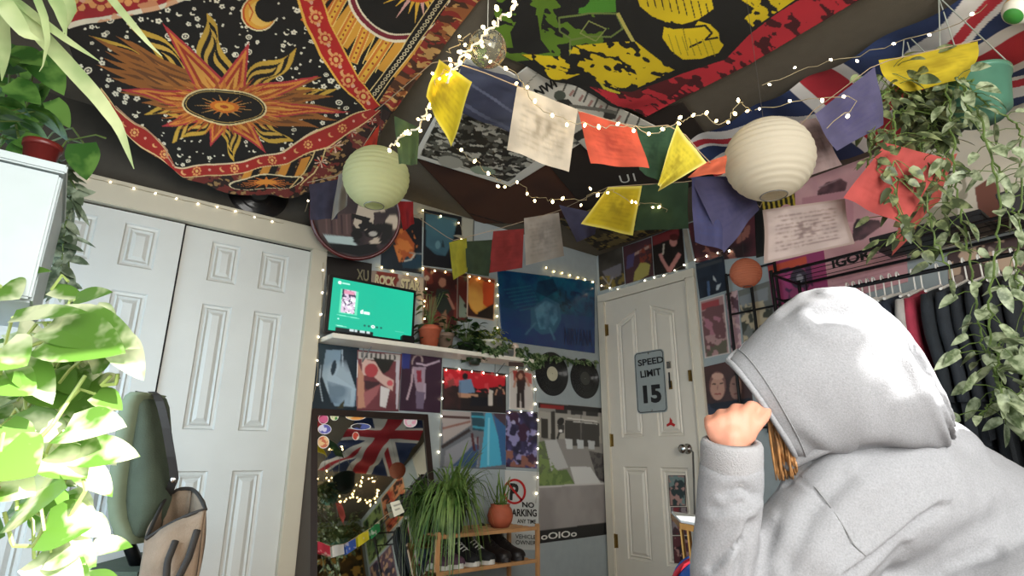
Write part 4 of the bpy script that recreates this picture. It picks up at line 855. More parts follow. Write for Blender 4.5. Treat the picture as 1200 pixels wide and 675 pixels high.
poster('wall_poster', RIGHT, [(1060, 166), (1215, 100), (1228, 258), (1066, 303)], 0.004, a_cream, 'cream poster with brown shapes behind the hanging vines', nmax=200)
def a_dd(s): s.fill('8c7a70'); s.blotch(None, '4c3a38', 8, .5, 3); s.blotch(None, 'c0a48c', 14, .6, 6)
poster('wall_poster', RIGHT, [(1110, 298), (1240, 262), (1250, 430), (1118, 440)], 0.003, a_dd, 'brown and tan poster behind the hanging clothes at the frame edge')
def a_bk(s): s.fill('2a1c20'); s.soft(None, '5c2c34', 8, 3, .8); s.blotch(None, '8c5a50', 16, .62, 5)
poster('wall_poster', RIGHT, [(806, 262), (884, 240), (886, 300), (815, 308)], 0.002, a_bk, 'dark maroon poster partly behind the slate purple pennant')

# SPEED LIMIT sign on the door
DR = RIGHT.off(.017)
t = thing('speed_sign', DR.pt(763, 450), 'grey speed limit 15 sign mounted on the cream door', 'sign')
def rr(a0, a1, b0, b1, r, n=6):
    out = []
    for (cx, cy, s0) in ((a1-r, b1-r, 0), (a0+r, b1-r, 90), (a0+r, b0+r, 180), (a1-r, b0+r, 270)):
        for k in range(n+1): a = math.radians(s0+90*k/n); out.append((cx+r*math.cos(a), cy+r*math.sin(a)))
    return out
def prism(plane, P, d0, d1):
    P = np.array(P); n = len(P); V = np.vstack([plane.at(P[:, 0], P[:, 1], np.full(n, d0)), plane.at(P[:, 0], P[:, 1], np.full(n, d1))])
    return V, [tuple(range(n)), tuple(range(2*n-1, n-1, -1))]+[(i, (i+1) % n, n+(i+1) % n, n+i) for i in range(n)]
sa0, sa1, sb0, sb1 = -2.647, -2.383, 1.172, 1.602
sa0, sb1 = DR.tr((743, 412))[0], DR.tr((761, 411))[1]; sa1, sb0 = DR.tr((783, 483))[0], DR.tr((765, 484))[1]
SG = M('sign_grey_reflective', (0.60, 0.63, 0.62), 0.35, var=0.04); SK = M('sign_black', (0.10, 0.10, 0.11), 0.45)
V, Fc = prism(RIGHT, rr(sa0, sa1, sb0, sb1, 0.03), 0.017, 0.0195); mesh('plate', V, Fc, SG, t)
V1 = rr(sa0+.006, sa1-.006, sb0+.006, sb1-.006, 0.026); V2 = rr(sa0+.011, sa1-.011, sb0+.011, sb1-.011, 0.022); n = len(V1); VV = np.array(V1+V2)
mesh('border_line', RIGHT.at(VV[:, 0], VV[:, 1], np.full(2*n, .0202)), [(i, (i+1) % n, n+(i+1) % n, n+i) for i in range(n)], SK, t)
for st, TL, TR, BL, bd in (('SPEED', (747, 422), (777, 417), (748, 429.5), .03), ('LIMIT', (750, 435), (774, 431), (751, 443), .03), ('15', (753, 452), (774, 450), (754.5, 473), .05)):
    lettering(st, RIGHT.off(.0195), TL, TR, BL, SK, t, bold=bd)
for z_ in (sb1-.018, sb0+.018):
    c_ = (sa0+sa1)/2; MB().lathe(RIGHT.at(c_, z_, .0195), [(0, .003), (.006, .002), (.007, 0)], 12, axis=(-1, 0, 0)).build('screw', CHROME, t)
# latch, stickers and photo strips on the door
t = thing('door_latch', DR.pt(785, 440), 'small brass slide latch on the door beside the speed sign', 'latch')
a_ = DR.tr((782, 424)); b_ = DR.tr((788, 456))
V, Fc = prism(RIGHT, rect(a_[0], b_[0], b_[1], b_[1]+.055), .016, .020); mesh('latch_plate', V, Fc, BRASS, t)
V, Fc = prism(RIGHT, rect(a_[0]-.002, b_[0]+.004, a_[1]-.045, a_[1]), .016, .024); mesh('latch_case', V, Fc, CHROME, t)
p0 = RIGHT.at((a_[0]+b_[0])/2, b_[1]+.01, .024); MB().tube([p0, p0+np.array([0, 0, .10])], .005, 8).build('bolt', BLACKM, t)
def a_st(s): s.fill('d6c9bd')
st = Sheet(DR.off(.001), [(781, 490), (791, 489.5), (792, 500), (781, 500.5)], 10, 10); st.fill('b5543c'); st.soft(None, '8c2a20', 30, 3, .8)
V = [DR.off(.0015).pt(*p) for p in ((785, 489), (788, 493), (787.5, 495), (791.5, 497.5), (790, 500), (786, 498), (781.5, 500), (781, 497.5), (784.5, 495))]
o = mesh('red_sticker', V, [tuple(range(9))], RINK); tag(o, 'small red sticker below the speed sign', 'sticker')
def a_strip(seed, c0, c1, c2):
    def f(s): s.fill(c0); s.blotch(None, c1, 26, .5, seed); s.blotch(None, c2, 40, .6, seed+2); border(s, '4a3a38', .05, .02)
    return f
for k, (px, lab, cs) in enumerate((([(783, 557), (803, 557), (804, 593), (785, 593)], 'small teal photo print, topmost on the lower door panel', ('6f8480', '2f3c3c', 'a8837a')),
                             ([(786, 594), (805, 594), (807, 627), (788, 627)], 'small grey photo print, middle one on the lower door panel', ('8c7f80', '4a3436', '7d2f34')),
                             ([(788, 628), (807, 628), (808, 661), (790, 660)], 'small dark red photo print, lowest on the lower door panel', ('5c3034', '2b1c20', 'a88078')))):
    poster('photo_print', RIGHT, px, .0185, a_strip(k*5+2, *cs), lab, 'photo', 'photo prints on the door', thick=.001, k=1.8)
# cord hanging from the door knob
kp = RIGHT.off(.09).pt(812, 530)
o = MB().tube([RIGHT.off(.07).pt(810, 528), kp, RIGHT.off(.06).pt(813, 560), RIGHT.off(.05).pt(814, 600), RIGHT.off(.05).pt(813.5, 640)], .006, 8).build('steel_rod', M('dull_steel', (.45, .45, .44), .35, metal=.9)); tag(o, 'thin steel rod hanging from the door knob', 'rod')
# ================================================================ shelf, television, mirror, shoe rack
SHELFM = M('white_shelf_laminate', (0.86, 0.84, 0.78), 0.4, var=0.03)
pL = onY(392, 392, 2.77); pR = onY(626, 421, 2.77); SZ = (pL[2]+pR[2])/2+0.004
t = thing('wall_shelf', ((pL[0]+pR[0])/2, 2.87, SZ-.024), 'long white wall shelf under the television', 'shelf')
MB().box((1.0, 2.77, SZ-.024), (pR[0], YB, SZ), 0.003).build('shelf_board', SHELFM, t)
for x in (1.25, 2.15):
    MB().tube([(x, YB-.008, SZ-.024), (x, YB-.008, SZ-.10), (x, 2.86, SZ-.03)], .003, 6).build('bracket', M('grey_bracket', (.42, .43, .43), .6), t)
# television
TY = 2.845
q = [onY(389.5, 325.5, TY), onY(484, 342.5, TY), onY(482.6, 398, TY), onY(385.5, 388.5, TY)]
tx0, tx1 = (q[0][0]+q[3][0])/2, (q[1][0]+q[2][0])/2; tz1 = (q[0][2]+q[1][2])/2; tz0 = max((q[2][2]+q[3][2])/2, SZ+.02)
t = thing('television', ((tx0+tx1)/2, TY+.02, SZ), 'flat television with a glowing teal green screen standing on the wall shelf', 'television')
MB().box((tx0-.018, TY+.003, tz0-.014), (tx1+.018, TY+.035, tz1+.018), .004).build('casing', M('black_tv_plastic', (.04, .04, .045), .35, var=.05), t)
SCR = bpy.data.materials.new('lit_screen'); SCR.use_nodes = True; nt = SCR.node_tree; b = nt.nodes['Principled BSDF']; at = nt.nodes.new('ShaderNodeVertexColor'); at.layer_name = 'Col'
nt.links.new(at.outputs[0], b.inputs['Emission Color']); b.inputs['Emission Strength'].default_value = 1.0; b.inputs['Base Color'].default_value = (.01, .01, .01, 1); b.inputs['Roughness'].default_value = .3
TP = Plane((0, TY, 0), (1, 0, 0), (0, 0, 1), (0, -1, 0)); PX = 95.0
s = Sheet(TP, [(389.5, 325.5), (484, 342.5), (482.6, 398), (385.5, 388.5)], 200, 120)
s.A = s.U*(tx1-tx0)+tx0; s.B = tz1-s.V*(tz1-tz0); s.fill('12a888'); s.soft(None, '16b08c', 2, 2, .5)
T0 = s.plane
class L2:                                   # screen coordinates 0..100 across, 0..60 down
    def tr(self, p): return np.array([tx0+p[0]/100*(tx1-tx0), tz1-p[1]/60*(tz1-tz0)])
    n = TP.n
    def at(self, A_, B_, D=0): return TP.at(A_, B_, D)
s.plane = L2()
s.poly([(10, 11), (31, 11), (31, 39), (10, 39)], '5fd0a8'); s.poly([(12, 11), (28, 11), (28, 38), (12, 38)], 'c9b7cb'); s.blotch(s.inside([(12, 11), (28, 11), (28, 38), (12, 38)]), '2f2b46', 90, .54, 5); s.poly([(14, 12), (26, 12), (26, 16), (14, 16)], 'c9899f'); s.blotch(s.inside([(13, 20), (28, 20), (28, 38), (13, 38)]), 'eceaf2', 70, .6, 9)
s.ell(8, 4.5, 2, 1.8, 'eafff8'); s.poly([(11, 3.6), (20, 3.6), (20, 5.4), (11, 5.4)], 'a8ead6'); s.poly([(35, 33), (38, 31), (38, 36), (35, 36)], 'f4fffb'); s.poly([(39, 33.5), (46, 33), (46, 36), (39, 36)], 'e4fff6')
s.line([(8, 41.5), (34, 42.5)], .8, '7fe0c0'); s.ell(10, 46, 1, 1, 'b8f0de')
for k in range(5): s.ell(41+k*5, 49.5, 2.1 if k == 2 else 1.5, 1.9 if k == 2 else 1.3, 'f4fffb' if k == 2 else '14504a')
s.ell(51, 49.5, 1.1, 1, '0c6b58'); s.line([(79, 51), (90, 51)], .6, '6bd0b4'); s.poly([(8, 55.5), (52, 55.5), (52, 60), (8, 60)], '101a1c')
for (x, w) in ((24, 5), (30, 3), (36, 6), (44, 4)): s.poly([(x, 56), (x+w, 55.8), (x+w, 58), (x, 58)], 'b9c8ca')
s.line([(8, 53.6), (20, 54)], .7, '9ee8d0'); s.blur(); s.build('screen', SCR, t)
MB().box((tx1-.10, TY-.05, SZ), (tx1-.02, TY+.05, SZ+.012)).box((tx1-.07, TY+.01, SZ+.01), (tx1-.05, TY+.03, tz0)).build('foot', BLACKM, t)
MB().box((tx0+.04, TY-.05, SZ), (tx0+.12, TY+.05, SZ+.012)).box((tx0+.07, TY+.01, SZ+.01), (tx0+.09, TY+.03, tz0)).build('foot', BLACKM, t)
tx = onY(477, 394, 2.80); o = MB().box((tx[0]-.03, 2.79, SZ), (tx[0]+.045, 2.825, SZ+.045), .006).build('streaming_box', BLACKM); tag(o, 'small black box at the right foot of the television', 'box')

# ---- plant helpers
def leaf(mb, base, d, up, L, W, droop=0.35, cup=0.15, n=6, shape=0.75, heart=0.10):
    base = np.array(base, float); d = np.array(d, float); d /= np.linalg.norm(d); up = np.array(up, float)
    side = np.cross(d, up); side /= (np.linalg.norm(side)+1e-9); nn = np.cross(side, d); k = len(mb.v)
    for i in range(n+1):
        t = i/n; w = W*0.5*(math.sin(math.pi*min(1, t**shape))**0.8 if 0 < t < 1 else 0.0)
        if i == 0: w = W*0.10
        c = base+d*L*(t-(heart if 0 < i < 2 else 0)*0)-np.array([0, 0, 1])*droop*L*t*t
        for j, sj in ((0, -1), (1, 0), (2, 1)):
            mb.v.append(tuple(c+side*sj*w+nn*(cup*w*abs(sj))-d*(heart*L*abs(sj) if i == 1 else 0)))
    for i in range(n):
        for j in range(2): a = k+i*3+j; mb.f.append((a, a+1, a+4, a+3))
def blade(mb, base, az, L, W, rise, fall, n=8, tw=0.0):
    base = np.array(base, float); h = np.array([math.cos(az), math.sin(az), 0]); sd = np.array([-h[1], h[0], 0]); k = len(mb.v)
    for i in range(n+1):
        t = i/n; c = base+h*L*t*(1-0.25*t)+np.array([0, 0, rise*t-fall*t*t]); w = W*.5*(1-t**3)*(0.6+0.4*min(1, t*5))+.0003
        for sj in (-1, 0, 1): mb.v.append(tuple(c+sd*sj*w-np.array([0, 0, .25*w*(sj == 0)])))
    for i in range(n):
        for j in range(2): a = k+i*3+j; mb.f.append((a, a+1, a+4, a+3))
def pot(c, r0, r1, h, mat, parent, name='pot', rim=True, n=32):
    prof = [(0, 0), (r0, 0), (r1*.97, h*.8)]+([(r1*.98, h*.8), (r1*1.06, h*.82), (r1*1.08, h), (r1*.98, h)] if rim else [(r1, h), (r1*.94, h)])+[(r1*.9, h*.86), (0, h*.86)]
    o = MB().lathe(c, prof, n).build(name, mat, parent, True); return o
POTHOS = leafmat('pothos_leaf', '2f5a1e', '5c8a34', 30, .35); VARI = leafmat('variegated_leaf', '4d7a2c', 'c9cf7a', 60, .4, (.42, .56)); DARKLEAF = leafmat('dark_leaf', '1e3318', '3b5a2a', 25, .25); SPIDER = leafmat('spider_plant_leaf', '3f6428', '8aa45a', 14, .35, (.35, .65)); STEM = M('green_stem', (.32, .40, .18), .6, var=.2)
TERRA = M('terracotta', (.66, .33, .22), .7, var=.12, bump=.1); SOIL = M('potting_soil', (.12, .09, .07), .95, var=.3)
def bush(parent, c, R_, H_, n, L, W, mat, seed=0, droop=.5, name='foliage', down=0.3):
    r = random.Random(seed); mb = MB(); st = MB(); c = np.array(c, float)
    for k in range(n):
        a = r.uniform(0, 2*math.pi); e = r.uniform(-down, 1.0); rad = R_*r.uniform(.3, 1.0)
        p = c+np.array([math.cos(a)*rad, math.sin(a)*rad, H_*e]); d = np.array([math.cos(a), math.sin(a), r.uniform(-.3, .7)])
        st.tube([c, c*0.5+p*0.5+np.array([0, 0, .3*H_*.3]), p], .0016, 4, cap=False)
        leaf(mb, p, d, (r.uniform(-.3, .3), r.uniform(-.3, .3), 1), L*r.uniform(.7, 1.2), W*r.uniform(.7, 1.2), droop)
    st.build('stems', STEM, parent); return mb.build(name, mat, parent, True)

def shelf_plant(px, w, py_b, h_px, potmat, label, mat, nl, L, W, spread, hh, seed, y=2.86, group='potted plants on the wall shelf', name='potted_plant'):
    c = onY(px, py_b, y); c[2] = SZ; sc = (c[1]/ray(px, py_b)[1])/F if False else np.linalg.norm((c-CAM))/F
    d = (c[1])/ray(px, py_b)[1]/F; r = w*d/2; h = h_px*d
    t = thing(name, c, label, 'plant', group)
    pot(c, r*.72, r, h, potmat, t); MB().lathe(c+np.array([0, 0, h*.87]), [(0, .001), (r*.9, .001)], 20).build('soil', SOIL, t)
    bush(t, c+np.array([0, 0, h*.9]), spread*d, hh*d, nl, L, W, mat, seed); return t
shelf_plant(503, 26, 400, 26, TERRA, 'terracotta pot with a leggy dark plant right of the television', DARKLEAF, 30, .055, .03, 16, 45, 3)
shelf_plant(522, 19, 402, 22, M('taupe_pot', (.50, .42, .36), .6, var=.06), 'small taupe pot behind the terracotta one on the shelf', DARKLEAF, 10, .045, .028, 10, 24, 5, y=2.90)
shelf_plant(546, 20, 403, 12, M('dark_green_pot', (.13, .17, .12), .5), 'bushy dark green plant in a low dark pot at the middle of the shelf', DARKLEAF, 60, .06, .045, 20, 26, 8)
shelf_plant(574, 26, 405, 18, M('white_glazed_pot', (.80, .80, .74), .3, var=.04), 'yellow and green variegated plant in a white pot on the shelf', VARI, 70, .05, .03, 22, 16, 11)
# trailing ivy from the shelf end, over the records
t = thing('trailing_ivy', onY(600, 405, 2.84)*[1, 1, 0]+[0, 0, SZ], 'thin trailing ivy running from the shelf end over the two records', 'plant')
r = random.Random(4); mb = MB(); st = MB()
for path in ([(592, 405, 2.84), (610, 408, 2.80), (628, 418, 2.84), (634, 424, 2.9)], [(606, 412, 2.78), (616, 424, 2.78), (626, 430, 2.85)], [(628, 417, 2.9), (645, 418, 2.94), (664, 421, 2.95), (684, 424, 2.95), (697, 424, 2.95)], [(560, 400, 2.8), (576, 412, 2.75), (590, 408, 2.78)]):
    P3 = resample([onY(*p) for p in path], 14); st.tube(list(P3), .002, 5)
    for p in P3:
        for _ in range(3): leaf(mb, p, (r.uniform(-1, 1), r.uniform(-1, .1), r.uniform(-.8, .6)), (0, -1, .4), r.uniform(.03, .05), r.uniform(.025, .038), .3)
st.build('stems', STEM, t); mb.build('foliage', leafmat('ivy_leaf', '34502a', '8a9c70', 50, .3), t, True)
# figurine
c = onY(603.5, 413, 2.80); c[2] = SZ; k_ = .0043
o = thing('figurine', c, 'small white mushroom-like figurine at the right end of the shelf', 'figurine')
WC = M('white_ceramic', (.84, .76, .70), .3, var=.04); MB().lathe(c, [(0, 0), (.016, 0), (.014, .01), (.009, .02), (.008, .055), (.010, .062), (0, .064)], 18).build('figurine_stem', WC, o, True); MB().lathe(c+[0, 0, .058], [(0.004, 0), (.022, .004), (.025, .012), (.020, .026), (.010, .034), (0, .036)], 18).build('cap', WC, o, True)
# hanging plant under the shelf
c = onY(556, 422, 2.88)
t = thing('hanging_plant', c-[0, 0, .03], 'small dark trailing plant hanging under the shelf above the red topped poster', 'plant')
MB().lathe(c-[0, 0, .03], [(0, 0), (.03, 0), (.045, .05), (.04, .05), (0, .045)], 18).build('pot', M('dark_green_pot', (.13, .17, .12), .5), t, True); MB().tube([c+[-.04, 0, .02], c*[1, 1, 0]+[0, 0, SZ-.024]], .0015, 4).tube([c+[.04, 0, .02], c*[1, 1, 0]+[0, 0, SZ-.024]], .0015, 4).build('hanger', BLACKM, t)
bush(t, c+[0, 0, .01], .07, .03, 45, .04, .03, DARKLEAF, 3, .6)
o = poster('shelf_tag', Plane((0, 2.765, 0), (1, 0, 0), (0, 0, 1), (0, -1, 0)), [(596, 424), (614, 425), (614, 430), (596, 429)], .001, lambda s: s.fill('4a3a34'), 'small dark tag beneath the right end of the shelf', 'tag')

# ---- leaning mirror
mx0, mx1 = 0.985, 1.655; zt = 1.115
ytop, ybot = YB-.03, 2.63
def mp(x, z, d=0):                          # d toward the room
    f = (zt-z)/zt; n = np.array([0, -zt, (ytop-ybot)]); n = n/np.linalg.norm(n); return np.array([x, ytop+(ybot-ytop)*f, z])+n*d
t = thing('standing_mirror', ((mx0+mx1)/2, ybot, 0), 'tall leaning mirror in a dark brown frame between closet and shoe rack', 'mirror')
FRM = M('dark_brown_frame', (.13, .085, .07), .4, var=.15)
def bar(x0, x1, z0, z1, d0, d1):
    o_ = mp(x0, z0, d0); return MB().obox(o_, mp(x1, z0, d0)-o_, mp(x0, z1, d0)-o_, mp(x0, z0, d1)-o_)
fw = .032; fr = MB()
for (a, b, c_, d_) in ((mx0, mx0+fw, 0.01, zt), (mx1-fw, mx1, 0.01, zt), (mx0+fw, mx1-fw, zt-fw, zt), (mx0+fw, mx1-fw, .01, .01+fw)):
    bar(a, b, c_, d_, -.02, .012).build('frame_rail', FRM, t)
MIR = M('mirror_glass', (.80, .82, .80), .02, metal=1.0, var=0.0)
bar(mx0+fw, mx1-fw, .01+fw, zt-fw, -.008, .004).build('mirror_glass', MIR, t)
o_ = [mp(mx0, .01, -.02), mp(mx0, zt, -.02), np.array([mx0, YB-.004, .01])]; V = o_+[p+[.018, 0, 0] for p in o_]
mesh('side_panel', V, [(0, 1, 2), (5, 4, 3), (0, 3, 4, 1), (1, 4, 5, 2), (2, 5, 3, 0)], FRM, t)
MP = plane3(mp(mx0, zt, .0045), mp(mx1, zt, .0045), mp(mx0, .1, .0045))
for (x, y, rx, ry, cols, lab) in ((379, 491, 6, 6, ('8c1f4a', 'd06088'), 'pink and crimson sticker, topmost at the mirror corner'), (380.5, 503, 8, 6, ('d8d6ea', '5a5aa8'), 'white and violet sticker below the pink one on the mirror'), (379, 518, 7, 7.5, ('e8c48c', 'c86a4a'), 'peach round sticker, lowest of the mirror corner three'), (392, 488, 5, 5, ('3f8a3a', 'e0dcae'), 'green sticker along the mirror top'), (417, 488, 12, 4.5, ('e89a4c', 'e8d8a8'), 'orange and cream sticker on the mirror top'), (423, 500, 12, 4, ('4c5a9a', '28252a'), 'blue and black zigzag sticker near the mirror top'), (481, 494, 8, 7, ('e0a0b4', 'd8d0d0'), 'pale pink sticker in the upper right mirror corner'), (417, 511, 4, 5, ('d8d0c0', 'b8402f'), 'small cream and red sticker beneath the mirror zigzag one')):
    n = 20; V = [MP.pt(x+rx*math.cos(2*math.pi*k/n), y+ry*math.sin(2*math.pi*k/n)) for k in range(n)]
    s = Sheet(MP, [(x-rx, y-ry), (x+rx, y-ry*.9), (x+rx, y+ry), (x-rx, y+ry*.9)], 16, 16); a_ = s.U*2*math.pi; r_ = s.V; c0 = MP.tr((x, y)); e1 = MP.tr((x+rx, y))-c0; e2 = MP.tr((x, y-ry))-c0
    s.A = c0[0]+r_*(np.cos(a_)*e1[0]+np.sin(a_)*e2[0]); s.B = c0[1]+r_*(np.cos(a_)*e1[1]+np.sin(a_)*e2[1]); s.fill(cols[0]); s.blotch(None, cols[1], 40, .5, int(x+y)); s.put(s.V > .88, 'e8e4dc')
    tag(s.build('sticker', PAPER), lab, 'sticker', 'stickers on the mirror')
# string of mini pennants taped across the mirror
t = thing('pennant_string', MP.off(.02).pt(412, 632), 'string of five tiny coloured pennants across the lower mirror', 'bunting')
mpn = MP.off(.012); pts = [(371, 634), (388, 640), (405, 637), (420, 628), (436, 618), (452, 604), (466, 596)]
MB().tube([mpn.pt(*p) for p in pts], .0016, 5).build('cord', M('beige_cord', (.6, .52, .42), .8), t)
for (x0, y0, x1, y1, c) in ((372, 634, 387, 640, 'c93a4c'), (389, 640, 403, 637, 'd8d6d0'), (405, 637, 417, 630, '3f5fae'), (419, 628, 432, 620, 'd8c832'), (434, 619, 445, 610, '2f8048')):
    s = Sheet(mpn, [(x0, y0), (x1, y1), (x1+1, y1+12), (x0+1, y0+13)], 10, 10); s.fill(c); s.blotch(None, 'e8e0d0', 60, .66, int(x0), a=.5); s.D = .004*np.sin(s.U*5); s.build('pennant', THIN, t)
s = Sheet(mpn.off(.01), [(457, 589), (468, 586), (474, 600), (462, 606)], 10, 10); s.fill('e4e0cc'); s.line([(461, 593), (470, 590)], 1, '8c8878'); s.line([(463, 598), (472, 595)], 1, '8c8878'); tag(s.build('price_tag', PAPER), 'white paper tag hanging at the end of the pennant string', 'tag')

# ---- shoe rack with shoes
BAM = M('bamboo', (.70, .52, .34), .5, var=.15, scale=10)
RY0, RY1 = 2.60, 2.88
rx0 = onY(512, 640, RY0)[0]; rx1 = onY(633, 625, RY0)[0]; rz1 = (onY(513, 631, RY0)[2]+onY(631, 617, RY0)[2])/2; rz2 = (onY(513, 672, RY0)[2]+onY(631, 657, RY0)[2])/2
t = thing('shoe_rack', ((rx0+rx1)/2, (RY0+RY1)/2, 0), 'bamboo shoe rack below the no parking sign', 'rack')
for x in (rx0, rx1-.022):
    for y in (RY0, RY1-.022): MB().box((x, y, 0), (x+.022, y+.022, rz1+.02), .003).build('post', BAM, t)
for z in (rz1, rz2, rz2-(rz1-rz2)*1.0+.02):
    if z < .02: continue
    m = MB(); m.box((rx0, RY0+.003, z-.012), (rx1, RY0+.018, z+.006)); m.box((rx0, RY1-.018, z-.012), (rx1, RY1-.003, z+.006)); m.build('shelf_rail', BAM, t)
    m = MB()
    for k in range(5): m.box((rx0+.022, RY0+.03+k*.048, z-.006), (rx1-.022, RY0+.052+k*.048, z+.002))
    o = m.build('shelf_slats', BAM, t)
def shoe(c, ang, L, lab, up, sole, lace, high=0.0, grp='pairs of shoes on the rack', cat='shoe'):
    """shoe pointing toward -y before rotation, lofted upper, sole and laces"""
    c = np.array(c, float); t = thing('shoe', c, lab, cat, grp); ca, sa = math.cos(ang), math.sin(ang)
    R_ = lambda p: c+np.array([ca*p[0]-sa*p[1], sa*p[0]+ca*p[1], p[2]])
    W = L*.36; st = [(-.5, .55, .45), (-.42, .82, .62), (-.25, 1.0, .70), (0, .86, 1.0), (.18, .80, 1.45), (.32, .82, 1.75+high), (.44, .80, 1.85+high), (.5, .5, 1.7+high)]
    m = MB(); n = 12; k0 = 0
    for (yy, w, h) in st:
        for j in range(n):
            a = math.pi*j/(n-1); hh = L*.22*h
            m.v.append(tuple(R_((W*.5*w*math.cos(a)*(1-.25*math.sin(a)**2*min(1, h-.3)), yy*L, .022+hh*math.sin(a)**.7))))
    for i in range(len(st)-1):
        for j in range(n-1): a = i*n+j; m.f.append((a, a+1, a+n+1, a+n))
    m.f.append(tuple(range(n))[::-1]); m.f.append(tuple((len(st)-1)*n+j for j in range(n)))
    m.build('upper', up, t, True)
    m = MB(); P = [(W*.5*(.5+.5*min(1, 1))*1.08*math.cos(a)*(1.0 if math.sin(a) < 0 else .85), L*.53*math.sin(a)) for a in np.linspace(0, 2*math.pi, 22, endpoint=False)]
    V = [R_((x, y, 0)) for x, y in P]+[R_((x, y, .026)) for x, y in P]; n2 = len(P)
    m.add(V, [tuple(range(n2))[::-1], tuple(range(n2, 2*n2))]+[(i, (i+1) % n2, n2+(i+1) % n2, n2+i) for i in range(n2)]).build('sole', sole, t)
    m = MB()
    for q in range(4):
        y = (-.12+q*.085)*L; h = .022+L*.22*(.80+q*.17)+.004; m.tube([R_((-W*.24, y, h-.010)), R_((0, y-.003, h+.002)), R_((W*.24, y, h-.010))], .0032, 5)
    m.build('laces', lace, t); return t
BLKC = M('black_canvas', (.06, .06, .065), .8, var=.2); WHR = M('white_rubber', (.80, .79, .76), .5, var=.04); BRL = M('dark_brown_leather', (.10, .07, .06), .5, var=.2); PNK = M('mauve_mesh', (.30, .20, .26), .8, var=.3); GRL = M('grey_laces', (.55, .53, .52), .8)
for (px, py, up, sole, lace, hi, lab) in ((524, 668, PNK, WHR, GRL, 0, 'mauve and dark low shoe at the left end of the rack'), (537, 666, PNK, WHR, GRL, 0, 'mauve and dark low shoe, second from the left on the rack'),
        (556, 665, BLKC, WHR, WHR, .2, 'black sneaker with white sole and toe, left of its pair on the rack'), (574, 662, BLKC, WHR, WHR, .2, 'black sneaker with white sole, right of its pair on the rack'),
        (593, 660, BRL, BRL, BRL, .9, 'dark ankle boot, left of the pair at the rack end'), (609, 658, BRL, BRL, BRL, .9, 'dark ankle boot, right of the pair nearest the rack post')):
    c = onY(px, py, RY0+.02); shoe((c[0]+.01, RY0+.15, rz2+.003), .05, .26, lab, up, sole, lace, hi)
# pots on the rack
c = np.array([onY(593, 622, RY0)[0]+.05, RY0+.12, rz1+.003]); t = thing('potted_plant', c, 'round terracotta pot with thin upright shoots at the right of the rack top', 'plant')
MB().lathe(c, [(0, 0), (.045, 0), (.066, .03), (.072, .06), (.064, .095), (.052, .11), (.056, .12), (.048, .12), (.044, .105), (0, .1)], 32).build('pot', TERRA, t, True)
mb = MB(); r = random.Random(2)
for k in range(26): blade(mb, c+[r.uniform(-.03, .03), r.uniform(-.03, .03), .1], r.uniform(0, 6.28), r.uniform(.05, .16), .008, r.uniform(.12, .30), r.uniform(.02, .2))
mb.build('foliage', SPIDER, t, True)
c = np.array([onY(540, 628, RY0)[0]+.01, RY0+.12, rz1+.003]); t = thing('spider_plant', c, 'big bushy spider plant spilling over the left of the shoe rack', 'plant')
pot(c, .06, .085, .13, M('dark_green_pot', (.13, .17, .12), .5), t); mb = MB(); r = random.Random(9)
for k in range(270):
    az = r.uniform(0, 6.28); L = r.uniform(.14, .34); lf_ = math.cos(az) < -.35; blade(mb, c+[r.uniform(-.04, .04), r.uniform(-.04, .04), .12], az, L, r.uniform(.009, .016), r.uniform(.26, .60), r.uniform(.45, .85) if lf_ else r.uniform(.22, .62))
for v in range(len(mb.v)):
    if mb.v[v][1] > YB-.02: mb.v[v] = (mb.v[v][0], YB-.02-(mb.v[v][1]-YB+.02)*.05, mb.v[v][2])
mb.build('foliage', SPIDER, t, True)
# ================================================================ lanterns, pennants, fairy lights
def lantern(px, py, wpx, dia, mat, label, wire_to=ZC):
    d = F*dia/wpx; c = C(px, py, d); R_ = dia/2; t = thing('paper_lantern', c-[0, 0, R_*.95], label, 'lantern')
    prof = []; nr = 15
    for i in range(nr*4+1):
        th = math.radians(17)+(math.pi-math.radians(34))*i/(nr*4); bulge = .955+.045*abs(math.sin(math.pi*i/4)) ; prof.append((R_*math.sin(th)*bulge, R_*.97*math.cos(th)))
    MB().lathe(c, prof, 56).build('paper_shade', mat, t, True)
    m = MB()
    for s_ in (1, -1):
        r_ = R_*math.sin(math.radians(17)); z = c[2]+s_*R_*.93; m2 = [(c[0]+r_*math.cos(a), c[1]+r_*math.sin(a), z) for a in np.linspace(0, 2*math.pi, 25)]; MB().tube(m2, .0016, 5, cap=False).build('wire_ring', M('steel_wire', (.5, .5, .5), .4, metal=.8), t)
    m.tube([(c[0]-R_*.28, c[1], c[2]+R_*.93), (c[0], c[1], c[2]+R_*1.02), (c[0]+R_*.28, c[1], c[2]+R_*.93)], .0016, 5)
    m.build('spreader', M('steel_wire', (.5, .5, .5), .4, metal=.8), t)
    MB().tube([(c[0], c[1], c[2]+R_*1.0), (c[0], c[1], wire_to)], .0007, 5).build('hanging_thread', M('dark_thread', (.22, .2, .18), .8), t)
    return t
def papermat(name, col, tr=.5):
    m = leafmat(name, col, col, 10, tr, rough=.8); return m
lantern(441, 208.5, 77, .25, papermat('cream_green_paper', 'd0d3a4'), 'pale green paper lantern at the tapestry corner over the closet')
lantern(901, 187, 100, .25, papermat('cream_paper', 'cfc6b2'), 'large white paper lantern near the union flag')
lantern(874, 320, 36, .14, papermat('orange_paper', 'd98a68'), 'small orange paper lantern beside the black rack post')

